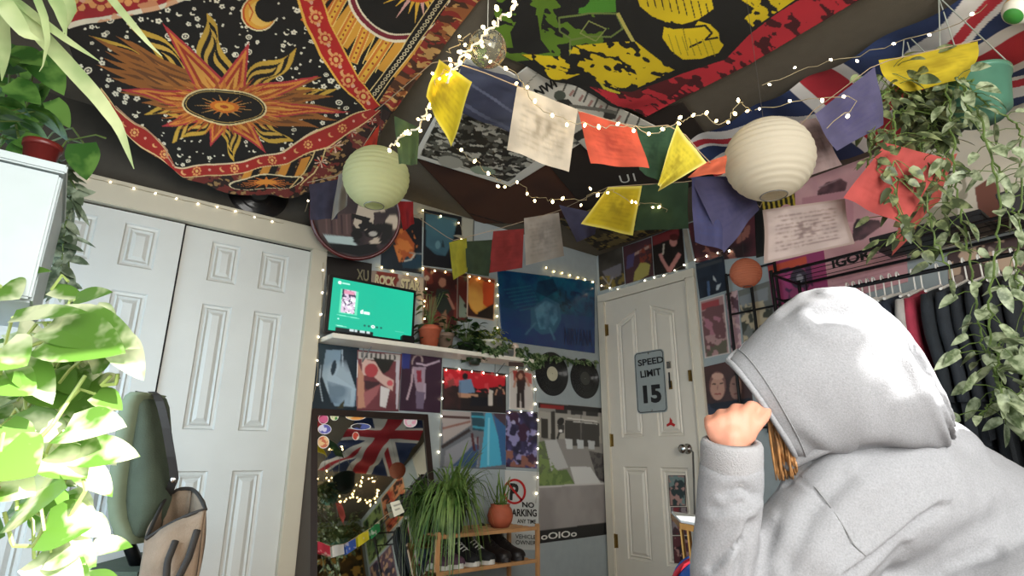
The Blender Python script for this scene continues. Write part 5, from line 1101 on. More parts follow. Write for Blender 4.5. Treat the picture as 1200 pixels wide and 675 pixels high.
def pennant(c4, dep, col, label, prt=None, rip=1.0, n=34, edge=None, mat=None, grp='prayer pennants strung under the ceiling', seed=1):
    if np.isscalar(dep): dep = [dep]*4
    P = [C(x, y, d) for (x, y), d in zip(c4, dep)]; s = Sheet(None, None, n, n, corners3=P); s.fill(col); s.soft(None, tuple(x*.82 for x in hexc(col)), 5, seed, .6)
    if prt:
        for k in range(9):
            y = 16+k*8; m_ = s.inside([(12, y), (88, y), (88, y+3.2), (12, y+3.2)]); s.blotch(m_, prt, 30, .46, seed+k, a=.7, sa=1.5)
        s.blotch(s.inside([(36, 34), (64, 34), (64, 64), (36, 64)]), prt, 16, .48, seed+20, a=.7)
    if edge: border(s, edge, .04)
    s.D = rip*.008*(np.sin(s.U*8+seed)*(.3+s.V)+.8*np.sin(s.V*5+s.U*3+seed)); s.blur()
    return tag(s.build('prayer_pennant', mat or THIN), label, 'pennant', grp)
pennant([(513, 68), (554, 97), (527, 171), (498, 112)], [1.55, 1.5, 1.5, 1.55], 'cdb81e', 'bright yellow pennant folded to a point beside the tapestry', '8c7a18', edge='e0cf50')
pennant([(606, 101), (677, 129), (666, 203), (594, 175)], 1.5, 'd6c9b4', 'white printed pennant, widest one in front of the ceiling posters', '8f8470', seed=3)
pennant([(677, 131), (746, 151), (760, 198), (692, 192)], 1.52, 'd05a42', 'coral red pennant between the white and green ones', '9c3a2c', seed=4)
pennant([(745, 148), (792, 147), (776, 216), (748, 200)], 1.58, '35553e', 'dark green pennant behind the pointed yellow one', '26402f', seed=5)
pennant([(793, 146), (829, 190), (773, 223), (771, 214)], [1.5, 1.5, 1.52, 1.5], 'd8c63a', 'yellow triangular pennant left of the large white lantern', '988820', edge='e6dc80', seed=6)
pennant([(826, 190), (851, 182), (852, 202), (806, 208)], 1.62, 'd4694a', 'thin orange pennant left of the large white lantern', None, seed=7, n=16)
pennant([(810, 207), (884, 214), (889, 246), (850, 296)], [1.75, 1.75, 1.75, 1.75], '4d4a6a', 'big slate purple pennant hanging under the large white lantern', '3a3a5e', seed=8)
pennant([(810, 207), (856, 206), (851, 294), (813, 284)], [1.76, 1.76, 1.76, 1.76], '46466a', 'slate blue pennant fold left of the big slate purple one', '3c4470', seed=18)
pennant([(894, 246), (989, 233), (998, 286), (897, 309)], 1.8, 'b9a8a2', 'off-white printed pennant under the large white lantern', '6e5c5a', edge='9a8880', seed=9, n=60)
pennant([(1036, 168), (1110, 186), (1056, 264), (988, 232)], [1.7, 1.7, 1.7, 1.7], 'c95a55', 'salmon red pennant behind the basket vines', 'b0463f', seed=10)
pennant([(953, 135), (1027, 77), (1036, 146), (978, 178)], 1.65, '5c5878', 'sheer violet pennant between union flag and basket', '4a4670', seed=11)
pennant([(1027, 72), (1150, 46), (1140, 92), (1052, 110)], 1.75, 'd6be2e', 'large crumpled yellow pennant behind the basket', 'ac9420', seed=12, rip=2.2)
pennant([(938, 141), (956, 138), (990, 192), (948, 206)], 1.75, 'a58f8c', 'pale mauve pennant right of the large white lantern', '7c6866', seed=13)
pennant([(1062, 205), (1120, 180), (1100, 235), (1048, 300)], 1.9, 'd0665c', 'coral pennant hanging low beneath the basket', None, seed=27)
pennant([(526, 284), (547, 279), (548, 318), (531, 328)], 2.9, '9c942a', 'mustard pennant in front of the night blue poster', None, seed=14)
pennant([(545, 283), (578, 281), (573, 324), (547, 320)], 2.9, '34402a', 'moss green pennant between mustard and red ones', None, seed=15)
pennant([(578, 271), (614, 268), (612, 314), (573, 320)], 2.9, '8c2f2c', 'dark red pennant over the blue poster corner', '6e2420', seed=16)
pennant([(614, 256), (655, 249), (661, 300), (616, 311)], 2.9, 'aba094', 'grey-white pennant over the blue poster', '7d746c', seed=17)
pennant([(655, 240), (700, 250), (698, 274), (676, 284)], 2.7, '45435a', 'dull violet pennant left of the lower yellow one', None, seed=19)
pennant([(713, 219), (752, 218), (742, 276), (681, 262)], 2.3, 'c4ad20', 'yellow printed pennant above the door corner', '8f7e18', seed=20, edge='d8ca60')
pennant([(752, 216), (806, 214), (806, 268), (744, 270)], 2.35, '2f4630', 'dark green pennant right of the lower yellow one', None, seed=21)
pennant([(462, 136), (491, 150), (490, 194), (467, 192)], 1.7, '4a5f3e', 'grey green pennant above the pale green lantern', None, seed=22)
pennant([(424, 175), (444, 146), (442, 176), (432, 182)], 2.3, 'a83424', 'red pennant scrap on top of the pale green lantern', None, seed=23, n=12)
pennant([(466, 236), (484, 236), (485, 262), (473, 271)], 2.52, '8c1c1e', 'deep red pennant under the right of the pale green lantern', None, seed=24, n=14)
pennant([(362, 216), (396, 210), (394, 256), (364, 258)], 2.4, '3e3a4a', 'charcoal violet pennant over the round mirror', None, seed=25)
pennant([(396, 204), (408, 200), (406, 240), (388, 258)], 2.38, 'a09a90', 'narrow sheer grey pennant beside the charcoal one', None, seed=26, n=14)
# cords the pennants hang from
CORDM = M('beige_cord', (.6, .52, .42), .8)
def cord(pts, label, r=.0015): 
    o = MB().tube(list(resample([C(*p) for p in pts], 40)), r, 5).build('string', CORDM); return tag(o, label, 'cord')
cord([(440, 130, 1.9), (513, 68, 1.56), (560, 82, 1.5), (606, 101, 1.5), (677, 130, 1.51), (745, 150, 1.56), (793, 146, 1.53), (828, 188, 1.6), (856, 204, 1.74), (890, 244, 1.8), (940, 140, 1.75), (1027, 74, 1.7), (1150, 46, 1.75)], 'thin cord carrying the upper row of pennants')
cord([(462, 236, 2.5), (530, 282, 2.9), (578, 270, 2.9), (655, 247, 2.9), (713, 219, 2.35), (806, 213, 2.35), (850, 205, 2.3)], 'thin cord carrying the lower row of small pennants')
cord([(360, 214, 2.42), (396, 206, 2.4), (424, 174, 2.32), (440, 148, 2.25)], 'short cord carrying the charcoal pennant by the round mirror')

# glass ball
c = C(571, 57, 1.55); t = thing('glass_ball', c-[0, 0, .052], 'clear speckled glass ball ornament hanging beside the tapestry', 'ornament')
GL = M('clear_glass', (.92, .92, .85), .05, trans=.95, var=.02); GL.node_tree.nodes['Principled BSDF'].inputs['IOR'].default_value = 1.2
m = MB().ball(c, .053, 28, 18); m.build('glass_shell', GL, t, True)
m = MB(); r = random.Random(5); SPK = M('silver_flakes', (.75, .72, .60), .3, metal=.7)
for k in range(70):
    v = np.array([r.gauss(0, 1) for _ in range(3)]); v /= np.linalg.norm(v); p = c+v*.049; a = np.cross(v, (0, 0, 1)); a /= np.linalg.norm(a)+1e-6; b = np.cross(v, a); z = r.uniform(.003, .008)
    m.add([p+a*z, p+b*z, p-a*z*.7, p-b*z], [(0, 1, 2, 3)])
o = m.build('silver_flakes', SPK, t); o['kind'] = 'stuff'
MB().tube([c+[0, 0, .05], (c[0], c[1], ZC-.03)], .001, 5).build('hanging_thread', M('pale_thread', (.7, .7, .66), .8), t)

# fairy lights: wire plus every bulb as a part
BULB = M('warm_bulb', (1, .9, .7), .3, var=0, emit=((1.0, .86, .58), 14.0)); CBULB = M('cool_bulb', (1, .95, .88), .3, var=0, emit=((1.0, .93, .80), 8.0))
_b = {}
def bulbmesh(r, mat):
    k = (round(r, 4), mat.name)
    if k not in _b:
        m = MB().lathe((0, 0, 0), [(0, -1.5*r), (.6*r, -1.2*r), (r, -.3*r), (.9*r, .6*r), (.4*r, 1.3*r), (0, 1.6*r)], 8); me = bpy.data.meshes.new('bulb'); me.from_pydata(m.v, [], m.f); me.polygons.foreach_set('use_smooth', [True]*len(me.polygons)); me.materials.append(mat); _b[k] = me
    return _b[k]
def fairy(pts3, step, r, label, mat=BULB, wire=None, jit=.012, seed=1, wr=.0012, bulbs=None):
    P = np.array(pts3); L = np.linalg.norm(np.diff(P, axis=0), axis=1).sum(); n = max(2, int(L/step)); rs_ = random.Random(seed)
    t = thing('fairy_lights', P.mean(0), label, 'string lights', 'strings of fairy lights')
    W = resample(P, n*3+1); J = np.array([[rs_.uniform(-1, 1) for _ in range(3)] for _ in range(len(W))])*jit*.5; W = W+J
    MB().tube(list(W), wr, 5).build('wire', wire or M('clear_wire', (.55, .5, .38), .5), t)
    for i in range(min(n, 100)):
        p = W[i*3+1]+np.array([rs_.uniform(-1, 1) for _ in range(3)])*jit; o = bpy.data.objects.new('bulb', bulbmesh(r*rs_.uniform(.8, 1.15), mat)); COL.objects.link(o); o.parent = t
        o.location = tuple(p-ORG[t.name]); o.rotation_euler = (rs_.uniform(-1, 1), rs_.uniform(-1, 1), 0)
    return t
Cs = lambda L: [C(*p) for p in L]
WW = M('white_wire', (.85, .83, .76), .5)
fairy(Cs([(606, 0, 1.42), (598, 14, 1.42), (584, 22, 1.43), (575, 36, 1.45), (560, 50, 1.48), (545, 62, 1.5), (534, 78, 1.5), (525, 96, 1.52), (514, 112, 1.55), (500, 130, 1.58), (488, 150, 1.62), (470, 160, 1.66), (458, 172, 1.7)]), .021, .0046, 'thick white cord of warm fairy lights clustered along the tapestry edge', wire=WW, jit=.016, seed=2, wr=.003)
fairy(Cs([(525, 60, 1.52), (540, 50, 1.5), (556, 42, 1.49), (545, 70, 1.5), (522, 84, 1.53), (508, 100, 1.55), (520, 118, 1.55)]), .026, .0046, 'tangle of warm fairy lights around the yellow folded pennant', jit=.02, seed=3)
fairy(Cs([(571, 70, 1.5), (603, 84, 1.5), (623, 120, 1.46), (648, 134, 1.45), (672, 142, 1.45), (696, 148, 1.46), (720, 147, 1.47), (742, 148, 1.5), (762, 157, 1.5), (782, 151, 1.5), (795, 142, 1.52), (826, 133, 1.6), (838, 144, 1.6), (852, 142, 1.6), (866, 119, 1.65), (880, 128, 1.7)]), .046, .0042, 'warm fairy lights draped across the upper row of pennants', seed=4, jit=.01)
fairy(Cs([(535, 175, 1.9), (560, 190, 2.0), (580, 208, 2.1), (597, 217, 2.2), (612, 214, 2.2), (626, 231, 2.3), (655, 236, 2.4), (684, 234, 2.4), (700, 224, 2.3), (720, 222, 2.2), (735, 235, 2.2), (754, 240, 2.3), (775, 237, 2.3), (784, 256, 2.4), (753, 255, 2.4)]), .075, .0052, 'warm fairy lights sweeping below the comic style poster', seed=5, jit=.02)
BW = lambda L, off=.012: [BACK.off(off).pt(*p) for p in L]
RWp = lambda L, off=.012: [RIGHT.off(off).pt(*p) for p in L]
H_ = BACK.off(.058)
fairy([H_.pt(x, 206.5+(x-90)*.2345-1.5) for x in range(92, 352, 20)], .085, .0036, 'cool fairy lights along the top of the closet header', mat=CBULB, seed=6, jit=.004)
fairy(BW([(356, 247), (366, 226), (375, 232), (372, 216)], .30), .09, .0045, 'short strand of fairy lights over the round mirror', mat=CBULB, seed=26, jit=.02)
fairy([BACK.off(.052).pt(*p) for p in ((379, 308), (378, 340), (376, 370), (373, 400), (372, 440), (367, 470))], .12, .0045, 'fairy lights running down the closet side casing', mat=CBULB, seed=7, jit=.006)
fairy(BW([(447, 262), (488, 252), (496, 248), (525, 256), (540, 262), (543, 300), (556, 290)]), .12, .0045, 'fairy lights over the top of the night blue poster', seed=8, jit=.006)
fairy(BW([(440, 313), (470, 319), (488, 330), (497, 313), (516, 318), (531, 320), (543, 324), (560, 326), (576, 329), (582, 334)]), .085, .0045, 'fairy lights over the rock star banner and dark red poster', seed=9, jit=.008)
fairy(BW([(583, 330), (582, 350), (582, 372), (583, 392)]), .07, .0042, 'vertical fairy lights down the left edge of the blue poster', seed=10, jit=.004)
fairy(BW([(637, 313), (650, 318), (662, 321), (675, 325), (690, 328), (700, 333)]), .075, .0045, 'fairy lights along the top of the blue poster', seed=11, jit=.003)
fairy(BW([(500, 345), (501, 362), (500, 378), (499, 326)], .03), .10, .0045, 'few fairy lights in front of the dark red poster', seed=27, jit=.015)
fairy(RWp([(702, 335), (716, 337), (729, 340), (750, 331), (762, 326), (779, 323), (790, 317), (806, 308), (812, 305), (825, 301), (840, 297), (852, 292), (862, 300)]), .085, .0048, 'fairy lights along the top of the door casing', mat=CBULB, seed=12, jit=.004)
fairy(BW([(519, 432), (540, 433), (560, 437), (592, 441), (606, 431), (624, 434), (627, 450), (629, 484)]), .09, .0045, 'fairy lights over the posters beneath the shelf', mat=CBULB, seed=13, jit=.006)
fairy(BW([(518, 440), (518, 470), (516, 505), (515, 545)]), .09, .0045, 'fairy lights down the left edge of the hall interior poster', mat=CBULB, seed=14, jit=.004)
fairy(BW([(593, 484), (610, 482), (630, 484), (630, 510), (630, 550), (628, 590)]), .09, .0045, 'fairy lights round the violet and black poster', mat=CBULB, seed=15, jit=.005)
fairy(Cs([(893, 100, 1.9), (935, 84, 1.9), (968, 71, 1.85), (1005, 66, 1.8), (1032, 56, 1.75), (1060, 48, 1.7), (1120, 30, 1.6), (1160, 5, 1.5)]), .09, .0044, 'fairy lights running along the union flag towards the basket', mat=CBULB, seed=16, jit=.012)
fairy(Cs([(886, 130, 1.75), (896, 126, 1.75), (985, 112, 1.6), (1000, 112, 1.6), (1002, 124, 1.6), (970, 148, 1.6)]), .07, .0042, 'short loop of fairy lights over the sheer violet pennant', mat=CBULB, seed=17, jit=.012)
# ================================================================ clothes rack on the right
RX0, RX1, RYA, RYB2 = 2.78, 3.07, -0.15, 1.40; RZS, RZR, RXR = 1.80, 1.672, 2.88
t = thing('clothes_rack', ((RX0+RX1)/2, (RYA+RYB2)/2, 0), 'black metal clothes rack with a top shelf along the right wall', 'rack')
for x in (RX0, RX1):
    for y in (RYA, RYB2): MB().tube([(x, y, 0), (x, y, RZS+.02)], .010, 8).build('post', BLACKM, t)
MB().tube([(RXR, RYA, RZR), (RXR, RYB2, RZR)], .010, 8).build('hanging_rail', BLACKM, t)
for y in (RYA, RYB2): MB().tube([(RX0, y, RZR), (RX1, y, RZR)], .007, 8).tube([(RX1, y, RZR), (RX1, y, RZR-.001)], .001, 3).build('end_bar', BLACKM, t)
m = MB()
for (a, b) in (((RX0, RYA, RZS), (RX0, RYB2, RZS)), ((RX1, RYA, RZS), (RX1, RYB2, RZS)), ((RX0, RYA, RZS), (RX1, RYA, RZS)), ((RX0, RYB2, RZS), (RX1, RYB2, RZS))): m.tube([a, b], .008, 6)
for k in range(1, 4): m.tube([(RX0+(RX1-RX0)*k/4, RYA, RZS), (RX0+(RX1-RX0)*k/4, RYB2, RZS)], .002, 5)
m.build('wire_shelf', BLACKM, t)
sp = MB().tube([(RX0+.15, RYB2-.10, RZS), (RX0+.15, RYB2-.10, RZR), (RXR, RYB2-.10, RZR)], .003, 5).build('brace', BLACKM, t)
# things on the shelf: long black case and two boxes
def tbox(name, lo, hi, mat, label, cat='box', lid=None):
    t_ = thing(name, ((lo[0]+hi[0])/2, (lo[1]+hi[1])/2, lo[2]), label, cat); MB().box(lo, (hi[0], hi[1], hi[2]-.02), .004).build('body', mat, t_); MB().box((lo[0]-.003, lo[1]-.003, hi[2]-.022), (hi[0]+.003, hi[1]+.003, hi[2]), .003).build('lid', lid or mat, t_); return t_
tbox('flat_case', (RX0+.02, 0.52, RZS+.010), (RX0+.24, 0.93, RZS+.062), M('black_case', (.07, .07, .08), .45), 'flat black case lying on the clothes rack shelf', 'case')
tbox('storage_box', (RX0+.03, 0.18, RZS+.010), (RX0+.25, 0.46, RZS+.11), M('dark_grey_card', (.16, .15, .16), .7), 'dark grey box on the clothes rack shelf near the frame edge')
# garments on white hangers
HANG = M('white_hanger_plastic', (.88, .87, .84), .35, var=.03)
def garment(y, col, label, L=.72, W=.42, stripe=None, seed=1, th=.020):
    name_m = 'knit_'+col; mt = M(name_m, col, .9, var=.18, scale=14, bump=.3, bscale=120); rs_ = random.Random(seed)
    t_ = thing('hanging_garment', (RXR, y, RZR-L-.1), label, 'clothes', 'clothes on the rail')
    # hanger: hook over the rail, shoulders
    m = MB(); hk = [(RXR+.018*math.cos(a), y, RZR+.004+.018*math.sin(a)+.004) for a in np.linspace(math.radians(-60), math.radians(200), 12)]
    m.tube([(RXR, y, RZR-.075), (RXR+.004, y, RZR-.035)]+hk, .0032, 6).build('hanger_hook', HANG, t_)
    m = MB().tube([(RXR-W*.46, y, RZR-.135), (RXR-.02, y, RZR-.078), (RXR, y, RZR-.072), (RXR+.02, y, RZR-.078), (RXR+W*.38, y, RZR-.128)], .006, 6); m.build('hanger_bar', HANG, t_)
    nu, nv = 20, 26; V = []; ph = rs_.uniform(0, 6)
    for side in (1, -1):
        for j in range(nv+1):
            v = j/nv
            for i in range(nu+1):
                u = i/nu*2-1; sh_ = .068*abs(u)**1.1; x = RXR+u*(W*.5*(.94+.10*v))*(1 if u < 0 else .84); z = RZR-.080-sh_-(L-.02*math.cos(u*3+ph))*v*(1-.04*abs(u)); bell = th*(.35+.9*v**.5)*(1-u**4)
                yy = y+side*bell+.013*math.sin(u*8+ph)*v+.006*math.sin(u*17+ph*2)*v; V.append((x, yy, z))
    N = (nu+1)*(nv+1); Fc = []
    for s_ in (0, N):
        for j in range(nv):
            for i in range(nu): a = s_+j*(nu+1)+i; q = (a, a+1, a+nu+2, a+nu+1); Fc.append(q if s_ else q[::-1])
    for j in range(nv):
        for i in (0, nu): a = j*(nu+1)+i; Fc.append((a, a+nu+1, a+nu+1+N, a+N))
    for i in range(nu): a = i; Fc.append((a, a+1, a+1+N, a+N)); a = nv*(nu+1)+i; Fc.append((a, a+1, a+1+N, a+N))
    mesh('cloth', V, Fc, mt, t_, True)
    for s_ in (-1, 1):
        sx = RXR+s_*W*.47*(1 if s_ < 0 else .84); P = [(sx, y, RZR-.155), (sx+s_*.015, y+.008, RZR-.30), (sx+s_*.012, y-.006, RZR-.45), (sx+s_*.004, y, RZR-.58)]
        m = MB().tube(resample(P, 9), [.030, .038, .040, .038, .036, .034, .033, .032, .034], 10); m.v = [(a, y+(b-y)*.62, c_) for a, b, c_ in m.v]; m.build('sleeve', mt, t_, True)
    return t_
hooks = [(994, 340), (1001, 337), (1009, 335), (1017, 333), (1024, 331), (1034, 329), (1043, 327), (1052, 325), (1069, 321), (1077, 318), (1098, 314), (1113, 309), (1128, 305), (1146, 301), (1165, 297), (1184, 292)]
info = [('3d4450', 'charcoal shirt, first on the rail behind the hood'), ('2f3a48', 'slate shirt, second on the rail behind the hood'), ('333d4c', 'slate blue shirt, third on the rail'), ('2a3444', 'dark slate shirt, fourth on the rail'), ('303a4a', 'navy shirt, fifth on the rail'), ('35404f', 'faded navy shirt, sixth on the rail'), ('2b3545', 'navy sweater, seventh on the rail'), ('2a3342', 'dark navy garment just left of the light grey one'),
        ('b4b0ac', 'light grey garment between navy and red on the rail'), ('a03448', 'red garment next to the light grey one on the rail'), ('22282e', 'black garment just right of the red one on the rail'), ('262c33', 'wide black shirt, second right of the red one'), ('1d2228', 'black shirt behind the dangling vines'), ('21262b', 'black sweater behind the long vine'), ('191d22', 'black jacket near the frame edge'), ('1c2024', 'black coat cut by the frame edge')]
for k, ((px, py), (c_, lab)) in enumerate(zip(hooks, info)):
    y = onX(px, py, RXR)[1]; garment(y, c_, lab, L=.62+.1*((k*7) % 3), W=.42+.02*((k*5) % 3), seed=k+1, th=.016 if k < 8 else .024)
# white ribs printed on the wide black shirt and its neckline
# wire grid on the wall behind the small lantern
t = thing('wire_grid', RIGHT.off(.03).pt(880, 425), 'black wire grid on the wall holding the small orange lantern', 'grid')
g = RIGHT.off(.035)
def vbar(px, py0, py1): a = g.pt(px, py0); b = a.copy(); b[2] = g.pt(px, py1)[2]; return MB().tube([a, b], .010, 8).build('bar', BLACKM, t)
ya, yb = g.pt(849, 305), g.pt(905, 290); z0 = 1.02
for f in (0, .5, 1): 
    y = ya[1]+(yb[1]-ya[1])*f; MB().tube([(ya[0], y, z0), (ya[0], y, 1.98)], .009, 8).build('bar', BLACKM, t)
for z in (1.97, 1.72, 1.40, 1.05): MB().tube([(ya[0], ya[1], z), (ya[0], yb[1], z)], .006, 8).build('cross_bar', BLACKM, t)

# ================================================================ hanging baskets with vines
GPOT = M('green_basket_plastic', (.30, .47, .39), .35, var=.1); DPOT = M('dark_green_plastic', (.08, .15, .12), .4)
def basket(c, r0, r1, h, mat, hook, label, tilt=(0, 0, 1)):
    t_ = thing('hanging_basket', c, label, 'plant pot', 'hanging baskets'); ax = np.array(tilt, float); ax /= np.linalg.norm(ax)
    MB().lathe(c, [(0, 0), (r0*.72, 0), (r0*.78, .022), (r0*.98, .024), (r1, h*.9), (r1*1.05, h*.9), (r1*1.08, h), (r1*.97, h), (r1*.93, h*.85), (0, h*.85)], 40, axis=ax).build('pot', mat, t_, True)
    MB().lathe(c+ax*h*.86, [(0, .001), (r1*.92, .001)], 24, axis=ax).build('soil', SOIL, t_)
    top = c+ax*h
    for a in (0.3, 2.4, 4.5):
        p = top+np.array([math.cos(a)*r1*1.03, math.sin(a)*r1*1.03, 0]); MB().tube([p, hook], .0022, 5).build('hanger_wire', M('pale_wire', (.6, .62, .58), .5), t_)
    return t_
c1 = C(1152, 141, 1.8)
hk1 = np.array([c1[0], c1[1]+.03, ZC]); b1 = basket(c1, .080, .094, .15, GPOT, hk1, 'glossy green hanging basket by the union flag')
c2 = C(1098, 165, 1.98); hk2 = np.array([c2[0], c2[1]+.02, ZC]); b2 = basket(c2, .085, .10, .15, DPOT, hk2, 'dark green hanging basket mostly hidden by vines')
VINE = leafmat('vine_leaf', '61714f', 'bcc8a4', 40, .35, (.40, .62)); VINE2 = leafmat('dark_vine_leaf', '4a5538', '8f9a6c', 30, .3)
def vine(paths, label, mat, L, W, dens, seed, base, jit=.03, stemr=.003):
    r = random.Random(seed); t_ = thing('trailing_vine', base, label, 'plant'); st = MB(); lf = MB()
    for path in paths:
        P = resample([C(*p) for p in path], 60); P = P+np.array([[r.gauss(0, 1) for _ in range(3)] for _ in P])*.003; st.tube(list(P), stemr, 5)
        Ln = np.linalg.norm(np.diff(P, axis=0), axis=1).sum(); n = int(Ln*dens)
        for k in range(n):
            p = P[min(59, int(k/n*60+r.uniform(0, 2)))]; d = np.array([r.uniform(-1, 1), r.uniform(-1, 1), r.uniform(-1.1, .4)]); d /= np.linalg.norm(d)
            q = p+d*r.uniform(.02, .02+jit); st.tube([p, (p+q)/2+[0, 0, .006], q], .0013, 4, cap=False)
            f = np.array([-.8, -.45, .4])+np.array([r.uniform(-.7, .7) for _ in range(3)]); leaf(lf, q, d*[1, 1, .6]+[0, 0, -.35], f, L*r.uniform(.6, 1.25), W*r.uniform(.6, 1.2), .25, .25)
    st.build('stems', STEM, t_); lf.build('foliage', mat, t_, True); return t_
vine([[(1140, 95, 1.75), (1120, 92, 1.66), (1135, 130, 1.65), (1160, 175, 1.66), (1180, 220, 1.66), (1190, 260, 1.66)],
      [(1120, 90, 1.7), (1150, 140, 1.62), (1172, 230, 1.6), (1168, 300, 1.6), (1158, 350, 1.6), (1162, 420, 1.6), (1176, 480, 1.6)],
      [(1110, 100, 1.7), (1118, 190, 1.66), (1128, 260, 1.66), (1140, 330, 1.66), (1150, 400, 1.66)],
      [(1130, 100, 1.7), (1195, 150, 1.75), (1198, 230, 1.7), (1192, 300, 1.68)]], 'long pale green vine trailing from the glossy green basket', VINE, .052, .032, 27, 5, b1.location[:], .05)
vine([[(1095, 130, 1.9), (1060, 95, 1.8), (1035, 110, 1.75), (1020, 150, 1.72), (1018, 200, 1.7)], [(1095, 130, 1.9), (1050, 130, 1.74), (1045, 180, 1.7), (1052, 240, 1.68), (1060, 282, 1.68)],
      [(1095, 130, 1.9), (1080, 170, 1.72), (1085, 230, 1.7), (1095, 280, 1.68), (1110, 310, 1.68)], [(1095, 125, 1.9), (1080, 90, 1.8), (1050, 80, 1.78), (1028, 95, 1.78)], [(1095, 130, 1.9), (1100, 180, 1.75), (1112, 220, 1.72), (1105, 250, 1.7)]],
     'dense olive vine spilling from the dark hanging basket', VINE2, .050, .028, 75, 6, b2.location[:], .06)
vine([[(1172, 400, 1.55), (1166, 440, 1.55), (1180, 470, 1.55), (1195, 500, 1.55)], [(1150, 400, 1.62), (1170, 450, 1.6), (1150, 490, 1.6)], [(1190, 300, 1.68), (1205, 400, 1.6), (1190, 500, 1.6)]], 'tip of pale vine hanging low in front of the black clothes', VINE, .065, .036, 40, 7, C(1172, 400, 1.55), .05)
# small striped globe at the top right corner
c = C(1196, 10, 1.7); t = thing('striped_ball', c-[0, 0, .05], 'small green, white and orange ball ornament in the upper right corner', 'ornament')
for k, cm in enumerate(('3f8a3a', 'e4e0d0', 'd8a83a', 'e4e0d0', '3f8a3a')):
    m = MB(); th0, th1 = math.pi*k/5, math.pi*(k+1)/5; m.lathe(c, [(.045*math.sin(th0+(th1-th0)*q/4)+1e-4, .045*math.cos(th0+(th1-th0)*q/4)) for q in range(5)], 24, axis=(.5, -.5, .7)); m.build('stripe', M('ball_'+cm, cm, .4), t, True)
MB().tube([c+[0, 0, .04], (c[0], c[1], ZC)], .001, 5).build('hanging_thread', MATS['pale_thread'], t)

# tray table and ball beside the door
zt_ = C(787, 599, 1.75)[2]
p0, p1, p3 = C(787, 599, 1.75), onZ(845, 608, zt_), onZ(828, 640, zt_); ex = (p1-p0)/np.linalg.norm(p1-p0)*.32; ey = (p3-p0)/np.linalg.norm(p3-p0)*.26; GOLDM = M('gold_metal', (.75, .55, .30), .3, metal=.9)
t = thing('tray_table', (p0+ex*.5+ey*.5)*[1, 1, 0], 'small white topped tray table with gold rim behind the raised sleeve', 'table')
MB().obox(p0-[0, 0, .006], ex, ey, (0, 0, .006)).build('tray_top', M('white_tray', (.86, .88, .88), .3), t); MB().obox(p0-ex*.02-ey*.02-[0, 0, .022], ex*1.04, ey*1.04, (0, 0, .015)).build('rim', GOLDM, t)
for (a, b) in ((.12, .12), (.88, .12), (.12, .88), (.88, .88)): p = p0+ex*a+ey*b; MB().tube([p-[0, 0, .022], (p0[0]+ex[0]*(.5+(a-.5)*.6)+ey[0]*(.5+(b-.5)*.6), p0[1]+ex[1]*(.5+(a-.5)*.6)+ey[1]*(.5+(b-.5)*.6), 0)], .006, 6).build('leg', GOLDM, t)
c = C(826, 690, 1.5); R_ = .085
t = thing('round_cushion', c-[0, 0, R_], 'blue cushion with a red edge at the bottom beside the sleeve', 'cushion')
MB().lathe(c, [(R_*math.cos(a), R_*math.sin(a)) for a in np.linspace(-math.pi/2, math.pi/2*.999, 16)], 32, axis=(0.2, -.2, 1)).build('body', M('blue_cushion', (.10, .32, .62), .8), t, True); MB().tube([C(826+62*math.cos(a)*.62, 690-60*math.sin(a)*.62, 1.49) for a in np.linspace(0, 2*math.pi, 30)], .007, 6).build('piping', M('red_piping', (.72, .12, .20), .7), t, True)
sb = MB().box((c[0]-.16, c[1]-.16, 0), (c[0]+.16, c[1]+.16, c[2]-R_+.004), .01).build('crate', BAM); tag(sb, 'low wooden crate under the blue cushion', 'crate')
# ================================================================ left side: wall cabinet, plants, chair, bag
CABM = M('white_cabinet_paint', (.64, .69, .70), .4, var=.03)
bx1 = -0.077; bz1 = 1.401; bz0 = 1.145; by0, by1 = 1.25, 1.55
t = thing('wall_cabinet', ((XL+bx1)/2, (by0+by1)/2, bz0), 'white wall cabinet at the left edge carrying plant pots', 'cabinet')
MB().box((XL+.002, by0+.018, bz0), (bx1, by1, bz1), .004).build('body', CABM, t); MB().box((XL+.004, by0, bz0+.003), (bx1-.002, by0+.016, bz1-.018), .004).build('door', CABM, t); MB().box((XL+.002, by0-.006, bz1-.016), (bx1+.004, by1, bz1+.002), .003).build('top_board', CABM, t)
# lower shelf unit under it with the pothos and a woven box
t = thing('shelf_unit', (-.45, 1.12, 0), 'white shelf unit at the left edge under the big pothos', 'shelf')
for z in (.30, .665): MB().box((XL+.004, .95, z), (-.02, 1.3, z+.02), .003).build('shelf_board', CABM, t)
for x in (XL+.004, -.042):
    for y in (.95, 1.278): MB().box((x, y, 0), (x+.022, y+.022, .68)).build('leg', CABM, t)
# red and white gingham box in front
RWM = bpy.data.materials.new('red_white_check'); RWM.use_nodes = True; nt = RWM.node_tree; ck = nt.nodes.new('ShaderNodeTexChecker'); ck.inputs['Scale'].default_value = 34; ck.inputs[1].default_value = (.62, .03, .04, 1); ck.inputs[2].default_value = (.80, .80, .78, 1); tc = nt.nodes.new('ShaderNodeTexCoord'); nt.links.new(tc.outputs['Object'], ck.inputs[0]); nt.links.new(ck.outputs[0], nt.nodes['Principled BSDF'].inputs['Base Color'])
p = onY(2, 590, .93); q = onY(48, 660, .93)
tb_ = thing('storage_box', (p[0]-.1, 1.02, .32), 'red and white checked box on the left shelf below the pothos', 'box')
MB().box((p[0]-.26, .97, .322), (q[0]-.015, 1.2, .61), .004).build('body', RWM, tb_); MB().box((p[0]-.264, .966, .61), (q[0]-.011, 1.204, .635), .004).build('lid', CABM, tb_)

